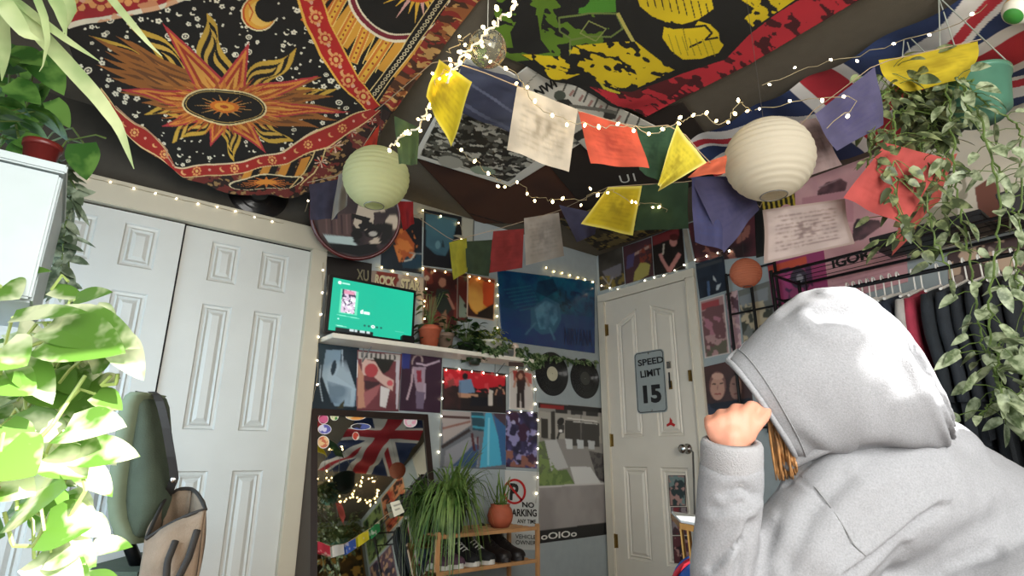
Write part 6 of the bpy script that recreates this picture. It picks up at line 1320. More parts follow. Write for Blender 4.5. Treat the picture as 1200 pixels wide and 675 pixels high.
# pots and plants on the cabinet
REDP = M('red_glazed_pot', (.36, .10, .09), .35); 
c = onY(47, 184, 1.31); c[2] = bz1+.003; t = thing('potted_plant', c, 'red pot with a heart-leaved climber on the white wall cabinet', 'plant'); pot(c, .022, .029, .055, REDP, t)
HEART = leafmat('heart_leaf', '3c6a2a', '6f9a48', 16, .4)
def leaf_px(mb, st, base, tip, W, up=(0, -1, .35), droop=.12, cup=.2, shape=.62, origin=None, n=8):
    b = C(*base); e = C(*tip); d = e-b; L = np.linalg.norm(d); e2 = e+np.array([0, 0, droop*L]); leaf(mb, b, e2-b, up, L, W, droop, cup, n, shape, .12)
    if origin is not None: o_ = C(*origin); st.tube([o_, (o_+b)/2+[0, 0, .02], b], .0025, 5)
mb = MB(); st = MB(); toc = np.array([-.55, -.7, .45])
for base, tip, W, o_ in (((20, 80, 1.3), (48, 72, 1.3), .06, (20, 120, 1.4)), ((8, 62, 1.3), (55, 78, 1.28), .07, (10, 110, 1.4)), ((42, 62, 1.35), (72, 108, 1.35), .075, (30, 130, 1.4)), ((10, 98, 1.3), (46, 122, 1.3), .065, (10, 140, 1.4)), ((2, 120, 1.25), (30, 128, 1.25), .06, (5, 150, 1.4)), ((60, 118, 1.35), (80, 148, 1.35), .045, (40, 160, 1.4)), ((58, 140, 1.35), (72, 152, 1.35), .04, (40, 165, 1.4)),
                      ((98, 168, 1.3), (101, 207, 1.3), .078, (48, 170, 1.42)), ((4, 160, 1.3), (55, 145, 1.3), .05, (0, 170, 1.4)), ((22, 162, 1.2), (58, 180, 1.2), .05, (10, 150, 1.3)), ((30, 188, 1.2), (10, 165, 1.2), .05, (0, 180, 1.3)), ((12, 200, 1.15), (40, 190, 1.1), .06, (0, 195, 1.2)), ((5, 235, 1.1), (52, 245, 1.1), .05, (0, 215, 1.15)), ((0, 300, 1.05), (36, 310, 1.05), .04, (0, 290, 1.1))):
    leaf_px(mb, st, base, tip, W, toc, origin=o_)
st.tube([C(*p) for p in ((48, 172, 1.42), (62, 155, 1.36), (85, 150, 1.33), (98, 168, 1.3))], .002, 5).tube([C(*p) for p in ((50, 172, 1.42), (60, 190, 1.3), (78, 165, 1.3), (112, 158, 1.3), (124, 162, 1.3))], .002, 5)
rr_ = random.Random(8)
for k in range(26):
    x, y = rr_.uniform(-5, 62), rr_.uniform(40, 165); leaf_px(mb, st, (x, y, 1.5), (x+rr_.uniform(-30, 30), y+rr_.uniform(5, 34), 1.5), .06, toc)
st.build('stems', STEM, t); mb.build('foliage', HEART, t, True)
c = onY(12, 170, 1.48); c[2] = bz1+.003; c[0] -= .09; t = thing('potted_plant', c, 'terracotta pot behind the leaves at the left edge of the cabinet', 'plant'); pot(c, .05, .07, .10, TERRA, t); bush(t, c+[0, 0, .1], .12, .16, 40, .08, .05, HEART, 21, .5)
# tall spider plant blades from above the frame
ct = C(-40, -60, 1.05); t = thing('spider_plant', ct-[0, 0, .05], 'hanging spider plant with one very long pale blade at the upper left', 'plant')
mb = MB()
def blade_px(pts, W):
    P = resample([C(*p) for p in pts], 22); k = len(mb.v); n = len(P); cam_d = np.array([-.5, -.8, .1])
    for i, p in enumerate(P):
        tg = P[min(i+1, n-1)]-P[max(i-1, 0)]; sd = np.cross(tg, cam_d); sd /= np.linalg.norm(sd); f = i/(n-1); w = W*.5*(min(1, .55+f*1.2) if f < .5 else (1-((f-.5)/.5)**2.2))+.0004; w = max(w, .0005)
        for s_ in (-1, 0, 1): mb.v.append(tuple(p+sd*s_*w-cam_d*(.25*w if s_ == 0 else 0)))
    for i in range(n-1):
        for j in range(2): a = k+i*3+j; mb.f.append((a, a+1, a+4, a+3))
blade_px([(-30, -30, 1.0), (20, 12, 1.0), (70, 65, 1.0), (115, 115, 1.0), (140, 150, 1.0), (157, 198, 1.0)], .026)
blade_px([(-20, -30, 1.02), (40, 18, 1.0), (80, 48, .98), (117, 72, .98)], .014)
blade_px([(0, -40, 1.0), (40, -10, .98), (52, 20, .97), (56, 48, .97), (50, 78, .98), (46, 84, .98)], .012)
blade_px([(-30, -20, .95), (5, 5, .95), (30, 40, .97), (48, 48, .98)], .028)
blade_px([(60, -50, 1.1), (125, -8, 1.1), (148, 20, 1.1), (175, 52, 1.1), (190, 66, 1.1)], .014)
blade_px([(30, -50, 1.0), (55, -20, 1.0), (70, 10, 1.0), (78, 42, 1.0)], .022)
blade_px([(-20, 0, 1.0), (4, 30, 1.0), (6, 60, 1.0), (2, 95, 1.0)], .02)
blade_px([(20, -50, 1.05), (70, -20, 1.05), (82, 12, 1.05), (74, 40, 1.05)], .03)
mb.build('foliage', leafmat('pale_spider_leaf', '86a468', 'd4dfa8', 8, .4, (.35, .6)), t, True)
pot(ct+[0, 0, -.03], .07, .10, .12, TERRA, t); MB().tube([ct+[0, 0, .09], (ct[0], ct[1], ZC)], .002, 5).build('hanging_thread', MATS['pale_thread'], t)

# the big sunlit pothos
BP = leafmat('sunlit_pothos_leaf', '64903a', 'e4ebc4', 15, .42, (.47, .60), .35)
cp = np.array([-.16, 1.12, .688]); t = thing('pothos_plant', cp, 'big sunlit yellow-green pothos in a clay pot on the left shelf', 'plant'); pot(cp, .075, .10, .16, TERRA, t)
mb = MB(); st = MB(); oc = (30, 500, .95)
big = [((60, 378, .88), (163, 408, .86), .075, (20, 408, .9)), ((58, 396, .86), (146, 414, .84), .085, (10, 415, .9)), ((130, 392, .88), (165, 442, .88), .045, None), ((15, 372, .85), (106, 366, .85), .03, (5, 408, .9)), ((88, 352, .95), (134, 342, .95), .035, (70, 380, .95)), ((110, 362, .95), (136, 372, .95), .03, None),
       ((112, 462, .9), (142, 480, .9), .035, (70, 480, .9)), ((75, 505, .85), (150, 500, .84), .065, (40, 560, .88)), ((90, 532, .86), (165, 535, .85), .05, (60, 560, .88)), ((55, 535, .84), (100, 560, .84), .06, (40, 560, .85)), ((0, 530, .8), (40, 556, .8), .075, (0, 520, .85)), ((20, 598, .82), (82, 570, .8), .085, (10, 560, .84)), ((52, 622, .84), (118, 612, .84), .07, (30, 560, .86)), ((60, 648, .86), (112, 640, .86), .06, (40, 600, .88)),
       ((0, 410, .8), (30, 428, .8), .06, (0, 440, .84)), ((0, 440, .82), (40, 462, .82), .05, (0, 430, .84)), ((20, 420, .84), (58, 470, .84), .05, (0, 430, .86)), ((62, 430, .95), (104, 500, .95), .065, (60, 420, .95)), ((95, 440, .98), (106, 490, .98), .05, (70, 420, .95)), ((30, 480, .9), (70, 560, .9), .06, (20, 470, .9)), ((0, 500, .85), (35, 535, .85), .05, None), ((0, 565, .82), (40, 580, .82), .05, (0, 540, .84)), ((40, 655, .85), (95, 690, .85), .06, (30, 600, .86)), ((95, 610, .88), (128, 628, .88), .035, (60, 600, .88)), ((8, 322, 1.0), (62, 318, 1.0), .03, (0, 300, 1.0)), ((0, 338, .95), (22, 350, .95), .06, (0, 330, 1.0)), ((60, 340, 1.0), (100, 352, 1.0), .03, (80, 330, 1.0))]
rr_ = random.Random(31)
for base, tip, W, o_ in big:
    leaf_px(mb, st, base, tip, W*1.15, np.array([-.3, -.75, .6])+np.array([rr_.uniform(-.2, .2) for _ in range(3)]), origin=o_ or oc)
for k in range(95):
    x, y = rr_.uniform(-25, 105), rr_.uniform(385, 680); a = rr_.uniform(-.6, 1.6); L = rr_.uniform(28, 58)
    if y > 560 and x < 45: y -= rr_.uniform(60, 160)
    d_ = rr_.uniform(.9, 1.15); leaf_px(mb, st, (x, y, d_), (x+L*math.cos(a), y+L*math.sin(a), d_), rr_.uniform(.04, .07), np.array([-.3, -.75, .6])+np.array([rr_.uniform(-.6, .6) for _ in range(3)]), origin=(x-20, y+rr_.uniform(-30, 40), d_+.03) if k % 2 else None)
for P in (((130, 440, .9), (118, 452, .9), (136, 450, .9), (138, 438, .9)), ((25, 410, .88), (50, 400, .88), (60, 395, .87), (52, 378, .88)), ((95, 545, .85), (100, 575, .85), (85, 600, .85), (60, 640, .86)), ((5, 600, .85), (15, 640, .85), (40, 640, .85), (60, 600, .86)), ((20, 540, .85), (60, 500, .86), (100, 440, .9))):
    st.tube(resample([C(*p) for p in P], 16), .003, 6)
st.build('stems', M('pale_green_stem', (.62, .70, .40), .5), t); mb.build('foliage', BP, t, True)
# thin leafed vine strands along the cabinet's right edge
r = random.Random(14); t = thing('trailing_vine', C(85, 230, 1.35), 'thin grey green strands hanging beside the white wall cabinet', 'plant'); st = MB(); lf = MB()
for path in ([(78, 195, 1.36), (84, 240, 1.36), (80, 290, 1.36), (82, 345, 1.36)], [(70, 190, 1.36), (88, 220, 1.34), (76, 265, 1.34), (70, 330, 1.34)]):
    P = resample([C(*p) for p in path], 30); st.tube(list(P), .002, 5)
    for p in P:
        for _ in range(2):
            if r.random() < .75: leaf(lf, p, (r.uniform(-1, .8), r.uniform(-.6, .3), r.uniform(-1, .3)), (0, -1, .3), r.uniform(.03, .06), r.uniform(.012, .025), .3)
st.build('stems', STEM, t); lf.build('foliage', leafmat('grey_green_leaf', '4b5a44', '93a08a', 30, .3), t, True)

# chair seen from the side, bag hung over it
OLV = M('olive_upholstery', (.26, .30, .24), .8, var=.12, bump=.2, bscale=200); OLV2 = M('light_olive_piping', (.42, .46, .36), .7, var=.1)
d0 = 1.95; base = onZ(150, 664, .56); seatc = C(135, 672, d0)
t = thing('desk_chair', (seatc[0], seatc[1], 0), 'olive padded chair seen from the side before the closet doors', 'chair')
def blade_pad(rows, th, name, mat, bev=.35):
    """upright pad: rows of (px left, px right, py), given thickness away from the viewer"""
    V = []; n = 14
    fw_ = ray(600, 337); fw_ = np.array([fw_[0], fw_[1], 0]); fw_ /= np.linalg.norm(fw_)
    for (l, r_, y, dd) in rows:
        a = C(l, y, dd); b = C(r_, y, dd); c_ = (a+b)/2; e = (b-a)/2
        for j in range(n):
            q = 2*math.pi*j/n; cx, sx = math.cos(q), math.sin(q); V.append(c_+e*np.sign(cx)*abs(cx)**.6+fw_*th*.5*np.sign(sx)*abs(sx)**.6)
    Fc = [(i*n+j, i*n+(j+1) % n, (i+1)*n+(j+1) % n, (i+1)*n+j) for i in range(len(rows)-1) for j in range(n)]; Fc += [tuple(range(n))[::-1], tuple((len(rows)-1)*n+j for j in range(n))]
    return mesh(name, V, Fc, mat, t, True)
rowsd = [(l_+7, r2_, y_) for l_, r2_, y_ in [(158, 175, 461), (152, 183, 465), (147, 188, 476), (143, 191, 500), (138, 193, 530), (134, 195, 560), (132, 196, 585), (134, 192, 605), (140, 184, 622), (150, 176, 633)]]
blade_pad([(l+12, r_, y, d0) for l, r_, y in rowsd], .16, 'backrest', OLV)
blade_pad([(l-1, l+20, y+1, d0-.03) for l, r_, y in rowsd], .15, 'side_bolster', OLV2)
s0 = C(108, 662, d0); s1 = C(180, 658, d0); fwv = np.array([ROT[2][0], ROT[2][1], 0]); MB().obox(s0-[0, 0, .07]-fwv*.12, (s1-s0)*[1, 1, 0]*1.1, fwv*.40, (0, 0, .07)).build('seat', OLV, t)
jc = C(140, 618, d0); MB().tube([jc, C(152, 640, d0), C(163, 668, d0)], [.022, .02, .022], 8).build('back_bracket', BLACKM, t, True)
sc = (s0+s1)/2; sc = sc+fwv*.06; MB().tube([(sc[0], sc[1], .12), (sc[0], sc[1], s0[2]-.07)], .025, 12).build('gas_column', BLACKM, t)
for k in range(5):
    a = k*1.2566; e = np.array([sc[0]+.26*math.cos(a), sc[1]+.26*math.sin(a), .07]); lg = MB().tube([(sc[0], sc[1], .13), e], [.022, .014], 8).build('leg', BLACKM, t); MB().lathe(e-[0, .015, .042], [(0, 0), (.027, 0), (.028, .015), (.027, .03), (0, .03)], 16, axis=(0, 1, 0)).build('castor', BLACKM, lg) if False else MB().lathe(e-[0, .015, .042], [(0, 0), (.027, 0), (.028, .015), (.027, .03), (0, .03)], 16, axis=(0, 1, 0)).build('castor', BLACKM, t)
# canvas tool bag
TAN = M('tan_canvas', (.52, .44, .36), .85, var=.12, bump=.3, bscale=220); DKB = M('dark_brown_webbing', (.17, .15, .13), .8, var=.2)
A_ = [C(171, 633, 1.72), C(241, 598, 1.76), C(224, 574, 1.98), C(196, 582, 1.98)]
t = thing('canvas_bag', ((A_[0]+A_[2])/2)-[0, 0, .32], 'open tan canvas tool bag hanging beside the olive chair', 'bag')
Bm = [p-np.array([0, 0, .34 if i < 2 else .42])+(sum(A_)/4-p)*[.06, .06, 0] for i, p in enumerate(A_)]
def wall_(a, b, c_, d, nu=16, nv=14, bulge=.02, seed=1, inn=None):
    V = []; Fc = []; rs_ = np.random.RandomState(seed); n_ = np.cross(b-a, d-a); n_ /= np.linalg.norm(n_)
    for j in range(nv+1):
        for i in range(nu+1):
            u, v = i/nu, j/nv; p = (1-u)*(1-v)*a+u*(1-v)*b+u*v*c_+(1-u)*v*d; p = p-n_*(bulge*math.sin(math.pi*u)*math.sin(math.pi*min(1, v*1.1)))+n_*.004*math.sin(u*9+v*5+seed)+np.array([0, 0, .010*math.sin(u*math.pi)*(1-v)]); V.append(p)
    return V, [(j*(nu+1)+i, j*(nu+1)+i+1, (j+1)*(nu+1)+i+1, (j+1)*(nu+1)+i) for j in range(nv) for i in range(nu)]
m = MB()
for i in range(4):
    j = (i+1) % 4; V, Fc = wall_(A_[i], A_[j], Bm[j], Bm[i], seed=i+1, bulge=.03 if i in (0, 1) else .012); m.add(V, Fc)
m.add(Bm, [(0, 1, 2, 3)])
o = m.build('bag_body', TAN, t, True); md = o.modifiers.new('thickness', 'SOLIDIFY'); md.thickness = .006
rim = []
for i in range(4): rim += [A_[i]+(A_[(i+1) % 4]-A_[i])*f+np.array([0, 0, .010*math.sin(f*math.pi)+.003]) for f in np.linspace(0, 1, 8, endpoint=False)]
MB().tube(rim+[rim[0]], .006, 7, cap=False).build('rim_binding', DKB, t, True)
fo = (A_[1]-A_[0]); nn = np.cross(fo, (0, 0, 1)); nn /= np.linalg.norm(nn); nn = nn if np.dot(nn, CAM-A_[0]) > 0 else -nn
m = MB(); P = [A_[0]+fo*.60-[0, 0, .05]+nn*.025, A_[0]+fo*.58-[0, 0, .10]+nn*.05, A_[0]+fo*.64-[0, 0, .165]+nn*.06, A_[0]+fo*.80-[0, 0, .18]+nn*.06, A_[0]+fo*.93-[0, 0, .12]+nn*.045, A_[0]+fo*.95-[0, 0, .05]+nn*.02]
m.tube(resample(P, 24), .010, 8).build('handle', DKB, t, True)
pa = A_[0]+fo*.10-[0, 0, .16]+nn*.034; m = MB().obox(pa, fo*.5, (0, 0, -.15), nn*.02); m.build('front_pocket', TAN, t)
st_ = [A_[3]+[0, 0, 0], C(205, 560, 1.90), C(201, 535, 1.86), C(195, 500, 1.84), C(189, 474, 1.84), C(184, 463, 1.88), C(178, 459, 1.95)]
P = resample(st_, 18); m = MB(); k = 0; sd = (C(200, 500, 1.9)-C(190, 500, 1.9)); sd /= np.linalg.norm(sd)
for p in P: m.v += [tuple(p-sd*.014), tuple(p+sd*.014), tuple(p+sd*.014+nn*.004), tuple(p-sd*.014+nn*.004)]
for i in range(len(P)-1):
    for j in range(4): a = i*4+j; b = i*4+(j+1) % 4; m.f.append((a, b, b+4, a+4))
m.build('shoulder_strap', DKB, t); MB().ball(tuple(C(204, 562, 1.90)), .012, 10, 8, (1, .5, 1)).build('strap_clip', CHROME, t, True)
# ================================================================ the person in the grey hoodie
def capsules(chains, spacing=.35):
    m = MB()
    for ch in chains:
        for (a, b) in zip(ch[:-1], ch[1:]):
            pa, pb = np.array(a[:3]), np.array(b[:3]); L = np.linalg.norm(pb-pa); n = max(2, int(L/(min(a[3], b[3])*spacing)))
            for k in range(n+1): f = k/n; m.ball(tuple(pa+(pb-pa)*f), a[3]+(b[3]-a[3])*f, 16, 10)
    return m
def remeshed(m, voxel, smooth=6, fn=None):
    me = bpy.data.meshes.new('r'); me.from_pydata(m.v, [], m.f); o = bpy.data.objects.new('r', me); COL.objects.link(o)
    a = o.modifiers.new('r', 'REMESH'); a.mode = 'VOXEL'; a.voxel_size = voxel; b = o.modifiers.new('s', 'SMOOTH'); b.iterations = smooth; b.factor = .5
    dg = bpy.context.evaluated_depsgraph_get(); dg.update(); e = bpy.data.meshes.new_from_object(o.evaluated_get(dg)); bpy.data.objects.remove(o)
    nv = len(e.vertices); V = np.zeros(nv*3); e.vertices.foreach_get('co', V); V = V.reshape(-1, 3); N = np.zeros(nv*3); e.vertices.foreach_get('normal', N); N = N.reshape(-1, 3); Fc = [tuple(p.vertices) for p in e.polygons]; bpy.data.meshes.remove(e)
    if fn: V = fn(V, N)
    return V, Fc
def K_(px, py, d, rpx): p = C(px, py, d); return (p[0], p[1], p[2], rpx*d/F)
HOOD = M('heather_grey_fleece', (.53, .535, .55), .97, var=.13, scale=330, bump=.16, bscale=420)
SEAM = M('grey_seam_thread', (.50, .50, .51), .9, var=.05)
pt = thing('person', (1.42, .28, 0), 'person in a light grey hoodie, hood up, one hand raised to the face', 'person')
armA = [K_(858, 551, .95, 34.5), K_(856, 585, .945, 37), K_(851, 625, .94, 38), K_(848, 668, .935, 41), K_(856, 722, .93, 45)]
armB = [K_(856, 722, .93, 46), K_(905, 700, .95, 56), K_(938, 655, .97, 66), K_(972, 615, 1.0, 66), K_(990, 590, 1.02, 70)]
def chest(lst): return lst
pel = np.array([1.42, .28, .42])
torso = [[K_(990, 590, 1.02, 70), K_(1050, 575, 1.08, 84), K_(1120, 620, 1.14, 100), K_(1165, 665, 1.2, 112)],
         [K_(1068, 512, 1.08, 36), K_(1100, 540, 1.10, 50)], [K_(1000, 560, 1.04, 44), K_(1040, 540, 1.08, 48), K_(1075, 545, 1.1, 56), K_(1130, 590, 1.15, 72), K_(1180, 640, 1.2, 90), K_(1225, 700, 1.22, 100)],
         [K_(1050, 600, 1.1, 90), K_(1060, 720, 1.15, 130), (pel[0]-.08, pel[1]+.02, .56, .20), (pel[0], pel[1], .46, .19)],
         [K_(1120, 640, 1.16, 100), K_(1130, 740, 1.2, 135), (pel[0], pel[1], .46, .19)],
         [K_(938, 655, .97, 66), K_(970, 720, 1.05, 80), (pel[0]-.1, pel[1]+.05, .52, .16)],
         [K_(1225, 700, 1.22, 96), K_(1240, 800, 1.15, 70), K_(1150, 860, 1.0, 55)]]
def folds(V, N):
    d = V-CAM; z = d@ROT[2]; x = 600+F*(d@ROT[0])/z; y = 337.5-F*(d@ROT[1])/z; out = np.zeros(len(V))
    facing = (N*(-d/np.linalg.norm(d, axis=1)[:, None])).sum(1)
    def seg(P, w, amp):
        best = np.full(len(V), 1e9); sgn = np.zeros(len(V))
        P = np.array(P, float)
        for a, b in zip(P[:-1], P[1:]):
            e = b-a; t_ = np.clip(((x-a[0])*e[0]+(y-a[1])*e[1])/(e@e), 0, 1); dx = x-a[0]-t_*e[0]; dy = y-a[1]-t_*e[1]; q = np.hypot(dx, dy); s_ = np.sign(e[0]*dy-e[1]*dx); m_ = q < best; best[m_] = q[m_]; sgn[m_] = s_[m_]
        g = np.exp(-(best/w)**2)*np.clip(facing*3, 0, 1); h = np.exp(-((best-w*1.6)/(w*1.3))**2)*np.clip(facing*3, 0, 1)
        return -amp*g+amp*.55*h*(sgn > 0)
    for P, w, a in (([(1103, 594), (1075, 612), (1045, 636), (1018, 656), (990, 676)], 5.5, .013), ([(1165, 645), (1120, 660), (1080, 690)], 8, .008), ([(1060, 640), (1030, 668), (1010, 690)], 6, .006),
                    ([(832, 668), (850, 650), (868, 635)], 4, .010), ([(850, 580), (868, 572), (884, 582)], 5, .009), ([(838, 596), (856, 592), (872, 590)], 7, .006), ([(826, 540), (850, 553), (880, 548)], 6, .003),
                    ([(880, 612), (868, 650), (862, 690)], 6, .010), ([(905, 620), (892, 660), (888, 690)], 9, .007), ([(962, 530), (935, 552), (922, 566)], 4, .005), ([(990, 560), (950, 600), (925, 660)], 12, .006), ([(1070, 560), (1010, 610), (960, 680)], 14, .004), ([(1180, 600), (1110, 650), (1050, 700)], 16, .005),
                    ([(935, 560), (968, 588), (992, 618), (1016, 656)], 2.6, .003)): out += seg(P, w, a)
    nz = vnoise(x/60, y/60, 1.0, 3)-.5; nz2 = vnoise(x/160+3, y/110, 1.0, 5)-.5
    return V+N*(out+nz*.006+nz2*.012)[:, None]
V, Fc = remeshed(capsules([armA, armB]+torso), .0072, 10, folds)
hd = mesh('hoodie', V, Fc, HOOD, pt, True)
# stitched arm-hole seam and cuff
def surf_pt(px, py):                        # nearest hoodie vertex seen at that point
    d = V-CAM; z = d@ROT[2]; x = 600+F*(d@ROT[0])/z; y = 337.5-F*(d@ROT[1])/z; q = np.hypot(x-px, y-py); c_ = np.where(q < 5)[0]
    if len(c_) == 0: c_ = [int(np.argmin(q))]
    return V[c_[int(np.argmin(z[c_]))]]
sm = [surf_pt(*p)-ROT[2]*.0015 for p in ((935, 557), (952, 572), (968, 588), (982, 604), (992, 618), (1004, 638), (1016, 656))]
MB().tube(resample(sm, 30), .0012, 5).build('armhole_seam', SEAM, hd, True)
m = MB(); cc = C(857, 521, .95); ca = C(857, 545, .95); ax = cc-ca; ax /= np.linalg.norm(ax)
m.lathe(ca, [(.046, -.02), (.0492, -.008), (.0498, .004), (.0500, .02), (.0495, .034), (.0470, .040), (.038, .042), (.036, .03)], 40, axis=ax, sx=1.0).build('cuff', M('ribbed_grey_cuff', (.57, .57, .58), .95, var=.06, bump=.4, bscale=400), hd, True)
# hood: open at the face, sewn to the collar
rings = [((853, 423), (926, 534), .082), ((866, 411), (934, 534), .094), ((882, 395), (947, 532), .105), ((905, 372), (968, 528), .118), ((935, 350), (992, 526), .127), ((965, 338), (1016, 524), .130), ((990, 339), (1038, 522), .125), ((1010, 352), (1056, 522), .117), ((1030, 379), (1072, 522), .106), ((1046, 408), (1084, 522), .095), ((1060, 436), (1090, 520), .080), ((1074, 458), (1094, 512), .055), ((1084, 476), (1094, 506), .02)]
n = 56; VV = []; tdir = ROT[2]; dc = 1.06
def ring_pts(T, B, h, ins=0.0):
    sk = (ROT[0]*.83+ROT[1]*.56)*max(0, min(1, (1000-T[0])/110)); a = C(*T, dc); b = C(*B, dc); c_ = (a+b)/2; e = (a-b)/2; L = np.linalg.norm(e); e = e*(1-ins/L); h = h-ins; out = []
    for j in range(n):
        f = 2*math.pi*j/n; cf, sf = math.cos(f), math.sin(f); cf_ = np.sign(cf)*abs(cf)**.86; sf_ = np.sign(sf)*abs(sf)**.86; out.append(c_+e*cf_-tdir*h*sf_+sk*h*(max(0, -sf_)*1.0-max(0, sf_)*.12))
    return out
R_in = np.array([[r[0][0], r[0][1], r[1][0], r[1][1], r[2]] for r in rings]); R_s = resample(np.c_[R_in[:, :4]/1000, R_in[:, 4]], 56)
allr = [ring_pts((q[0]*1000, q[1]*1000), (q[2]*1000, q[3]*1000), q[4]) for q in R_s]
HV = np.array(allr); rs_ = np.random.RandomState(4)
cen = HV.mean(1, keepdims=True); nrm_ = HV-cen; nrm_ /= np.linalg.norm(nrm_, axis=2, keepdims=True)
ii, jj = np.meshgrid(np.linspace(0, 1, HV.shape[0]), np.linspace(0, 1, n, endpoint=False), indexing='ij'); jw = np.minimum(jj, 1-jj)*2
fold = .007*(vnoise(ii*3, jw*3, 2.0, 4)-.5)*2*np.clip(ii*4, 0, 1)
for (i0, j0, i1, j1, w, a) in ((.30, .10, .95, .34, .022, .011), (.42, .05, .80, .16, .018, .008), (.55, .22, .98, .45, .025, .010), (.62, .04, .9, .10, .016, .008), (.30, .40, .80, .50, .03, .006), (.05, .30, .25, .52, .03, .004), (.75, .12, .78, .24, .012, .007), (.86, .10, .88, .26, .012, .007)):
    e = np.array([i1-i0, j1-j0]); t_ = np.clip(((ii-i0)*e[0]+(jj-j0)*e[1])/(e@e), 0, 1); q = np.hypot(ii-i0-t_*e[0], jj-j0-t_*e[1]); fold -= a*np.exp(-(q/w)**2); fold += a*.6*np.exp(-((q-w*1.7)/w)**2)
HV = HV+nrm_*fold[..., None]
# small bow of the brim towards the face side
nr = HV.shape[0]; VV = HV.reshape(-1, 3).tolist(); Fc = [(i*n+j, i*n+(j+1) % n, (i+1)*n+(j+1) % n, (i+1)*n+j) for i in range(nr-1) for j in range(n)]; Fc.append(tuple((nr-1)*n+j for j in range(n)))
ho = mesh('hood', VV, Fc, HOOD, hd, True); md = ho.modifiers.new('thickness', 'SOLIDIFY'); md.thickness = .006; md.offset = -1
br = [tuple(p) for p in HV[0]]; MB().tube(br+[br[0]], .0052, 8, cap=False).build('brim_hem', HOOD, ho, True)
s5 = [HV[3][j]+nrm_[3][j]*.0008 for j in range(n)]; MB().tube(s5+[s5[0]], .0009, 5, cap=False).build('brim_stitching', SEAM, ho, True)
# collar roll where hood meets shoulders
m = MB(); m.tube(resample([C(920, 545, 1.02), C(955, 528, .99), C(985, 516, .975), C(1015, 507, .975), C(1050, 502, 1.0), C(1090, 500, 1.06)], 30), [.012]*30, 10); m.build('collar_roll', HOOD, hd, True)

# body under the clothes: head, neck, torso, arms, hand, legs in one surface
SKIN = M('skin', (.76, .53, .44), .55, var=.06, scale=12, bump=.05, bscale=300); SKIN.node_tree.nodes['Principled BSDF'].inputs['Subsurface Weight'].default_value = .08
hc = C(958, 440, 1.06); fd = (C(900, 478, 1.10)-hc); fd /= np.linalg.norm(fd); hup = C(950, 380, 1.06)-hc; hup -= fd*np.dot(hup, fd); hup /= np.linalg.norm(hup); hs = np.cross(fd, hup)
body = capsules([[(*(hc+hup*.02), .085), (*(hc-hup*.02+fd*.02), .078)], [(*(hc-hup*.06+fd*.035), .045), (*(hc-hup*.075+fd*.045), .034)], [(*(hc-hup*.02+fd*.085), .012), (*(hc-hup*.035+fd*.100), .013)],
                 [(*(hc-hup*.052+fd*.078+hs*.012), .009), (*(hc-hup*.052+fd*.078-hs*.012), .009)], [(*(hc-hup*.02+hs*.082), .014), (*(hc-hup*.04+hs*.080), .011)], [(*(hc-hup*.02-hs*.082), .014), (*(hc-hup*.04-hs*.080), .011)],
                 [(*(hc-hup*.05-fd*.02), .05), K_(1040, 545, 1.09, 34), K_(1080, 600, 1.12, 62), K_(1090, 700, 1.15, 80), (pel[0], pel[1], .44, .13)],
                 [K_(1080, 600, 1.12, 50), K_(1000, 600, 1.03, 44), K_(938, 660, .97, 34), K_(860, 720, .93, 27), K_(852, 640, .94, 23), K_(857, 545, .95, 19), K_(857, 512, .95, 17)],
                 [K_(1080, 600, 1.12, 50), K_(1200, 690, 1.22, 44), K_(1230, 790, 1.15, 34), K_(1150, 850, 1.0, 24)]])
wr = C(857, 515, .95)
def HP(px, py, dd): return tuple(C(px, py, dd))
def fg(pts, rad):                            # one finger chain
    return [(*HP(*p), r_) for p, r_ in zip(pts, rad)]
hand = [[(*HP(845, 512, .955), .019), (*HP(843, 498, .960), .016)], [(*HP(857, 512, .953), .021), (*HP(856, 494, .958), .017)], [(*HP(868, 512, .953), .020), (*HP(870, 492, .958), .016)], [(*HP(838, 508, .958), .014), (*HP(834, 499, .962), .012)], [(*HP(876, 510, .955), .015), (*HP(880, 494, .96), .013)],
        fg([(833, 499, .962), (831, 492, .985), (840, 492, 1.010), (850, 496, 1.012)], [.0115, .0095, .0085, .0075]), fg([(845, 493, .960), (845, 485, .985), (855, 485, 1.015), (866, 491, 1.018)], [.0120, .0100, .0090, .0080]),
        fg([(858, 489, .958), (862, 479, .985), (873, 479, 1.015), (882, 486, 1.02)], [.0125, .0105, .0092, .0082]), fg([(871, 487, .958), (880, 476, .975), (891, 478, 1.0), (897, 486, 1.01)], [.0120, .0102, .0092, .0080]),
        fg([(878, 506, .955), (887, 497, .958), (895, 489, .968), (899, 482, .978)], [.0130, .0112, .0100, .0085])]
for ch in hand: 
    q = capsules([ch], .5); body.add(q.v, q.f)
LF = -ROT[0]*.75+np.array([ROT[2][0], ROT[2][1], 0])*.66; LF = LF/np.linalg.norm(LF); LS = np.cross(LF, (0, 0, 1))
for s_ in (1, -1):
    hp = pel+LS*.10*s_; kn = hp+LF*.44+LS*.06*s_+[0, 0, .02]; an = np.array([kn[0], kn[1], .09])+LF*.03; body2 = capsules([[(*hp, .085), (*kn, .055), (*an, .036)], [(*(an-[0, 0, .04]), .034), (*(an+LF*.14-[0, 0, .055]), .028)]]); body.add(body2.v, body2.f)
V2, F2 = remeshed(body, .0046, 3)
bo = mesh('body', V2, F2, SKIN, pt, True)
EYE = M('eye_white', (.9, .9, .88), .2)
for s_ in (1, -1):
    e = hc+fd*.072+hup*.008+hs*.030*s_; MB().ball(tuple(e), .012, 12, 8).build('eye', EYE, bo, True)
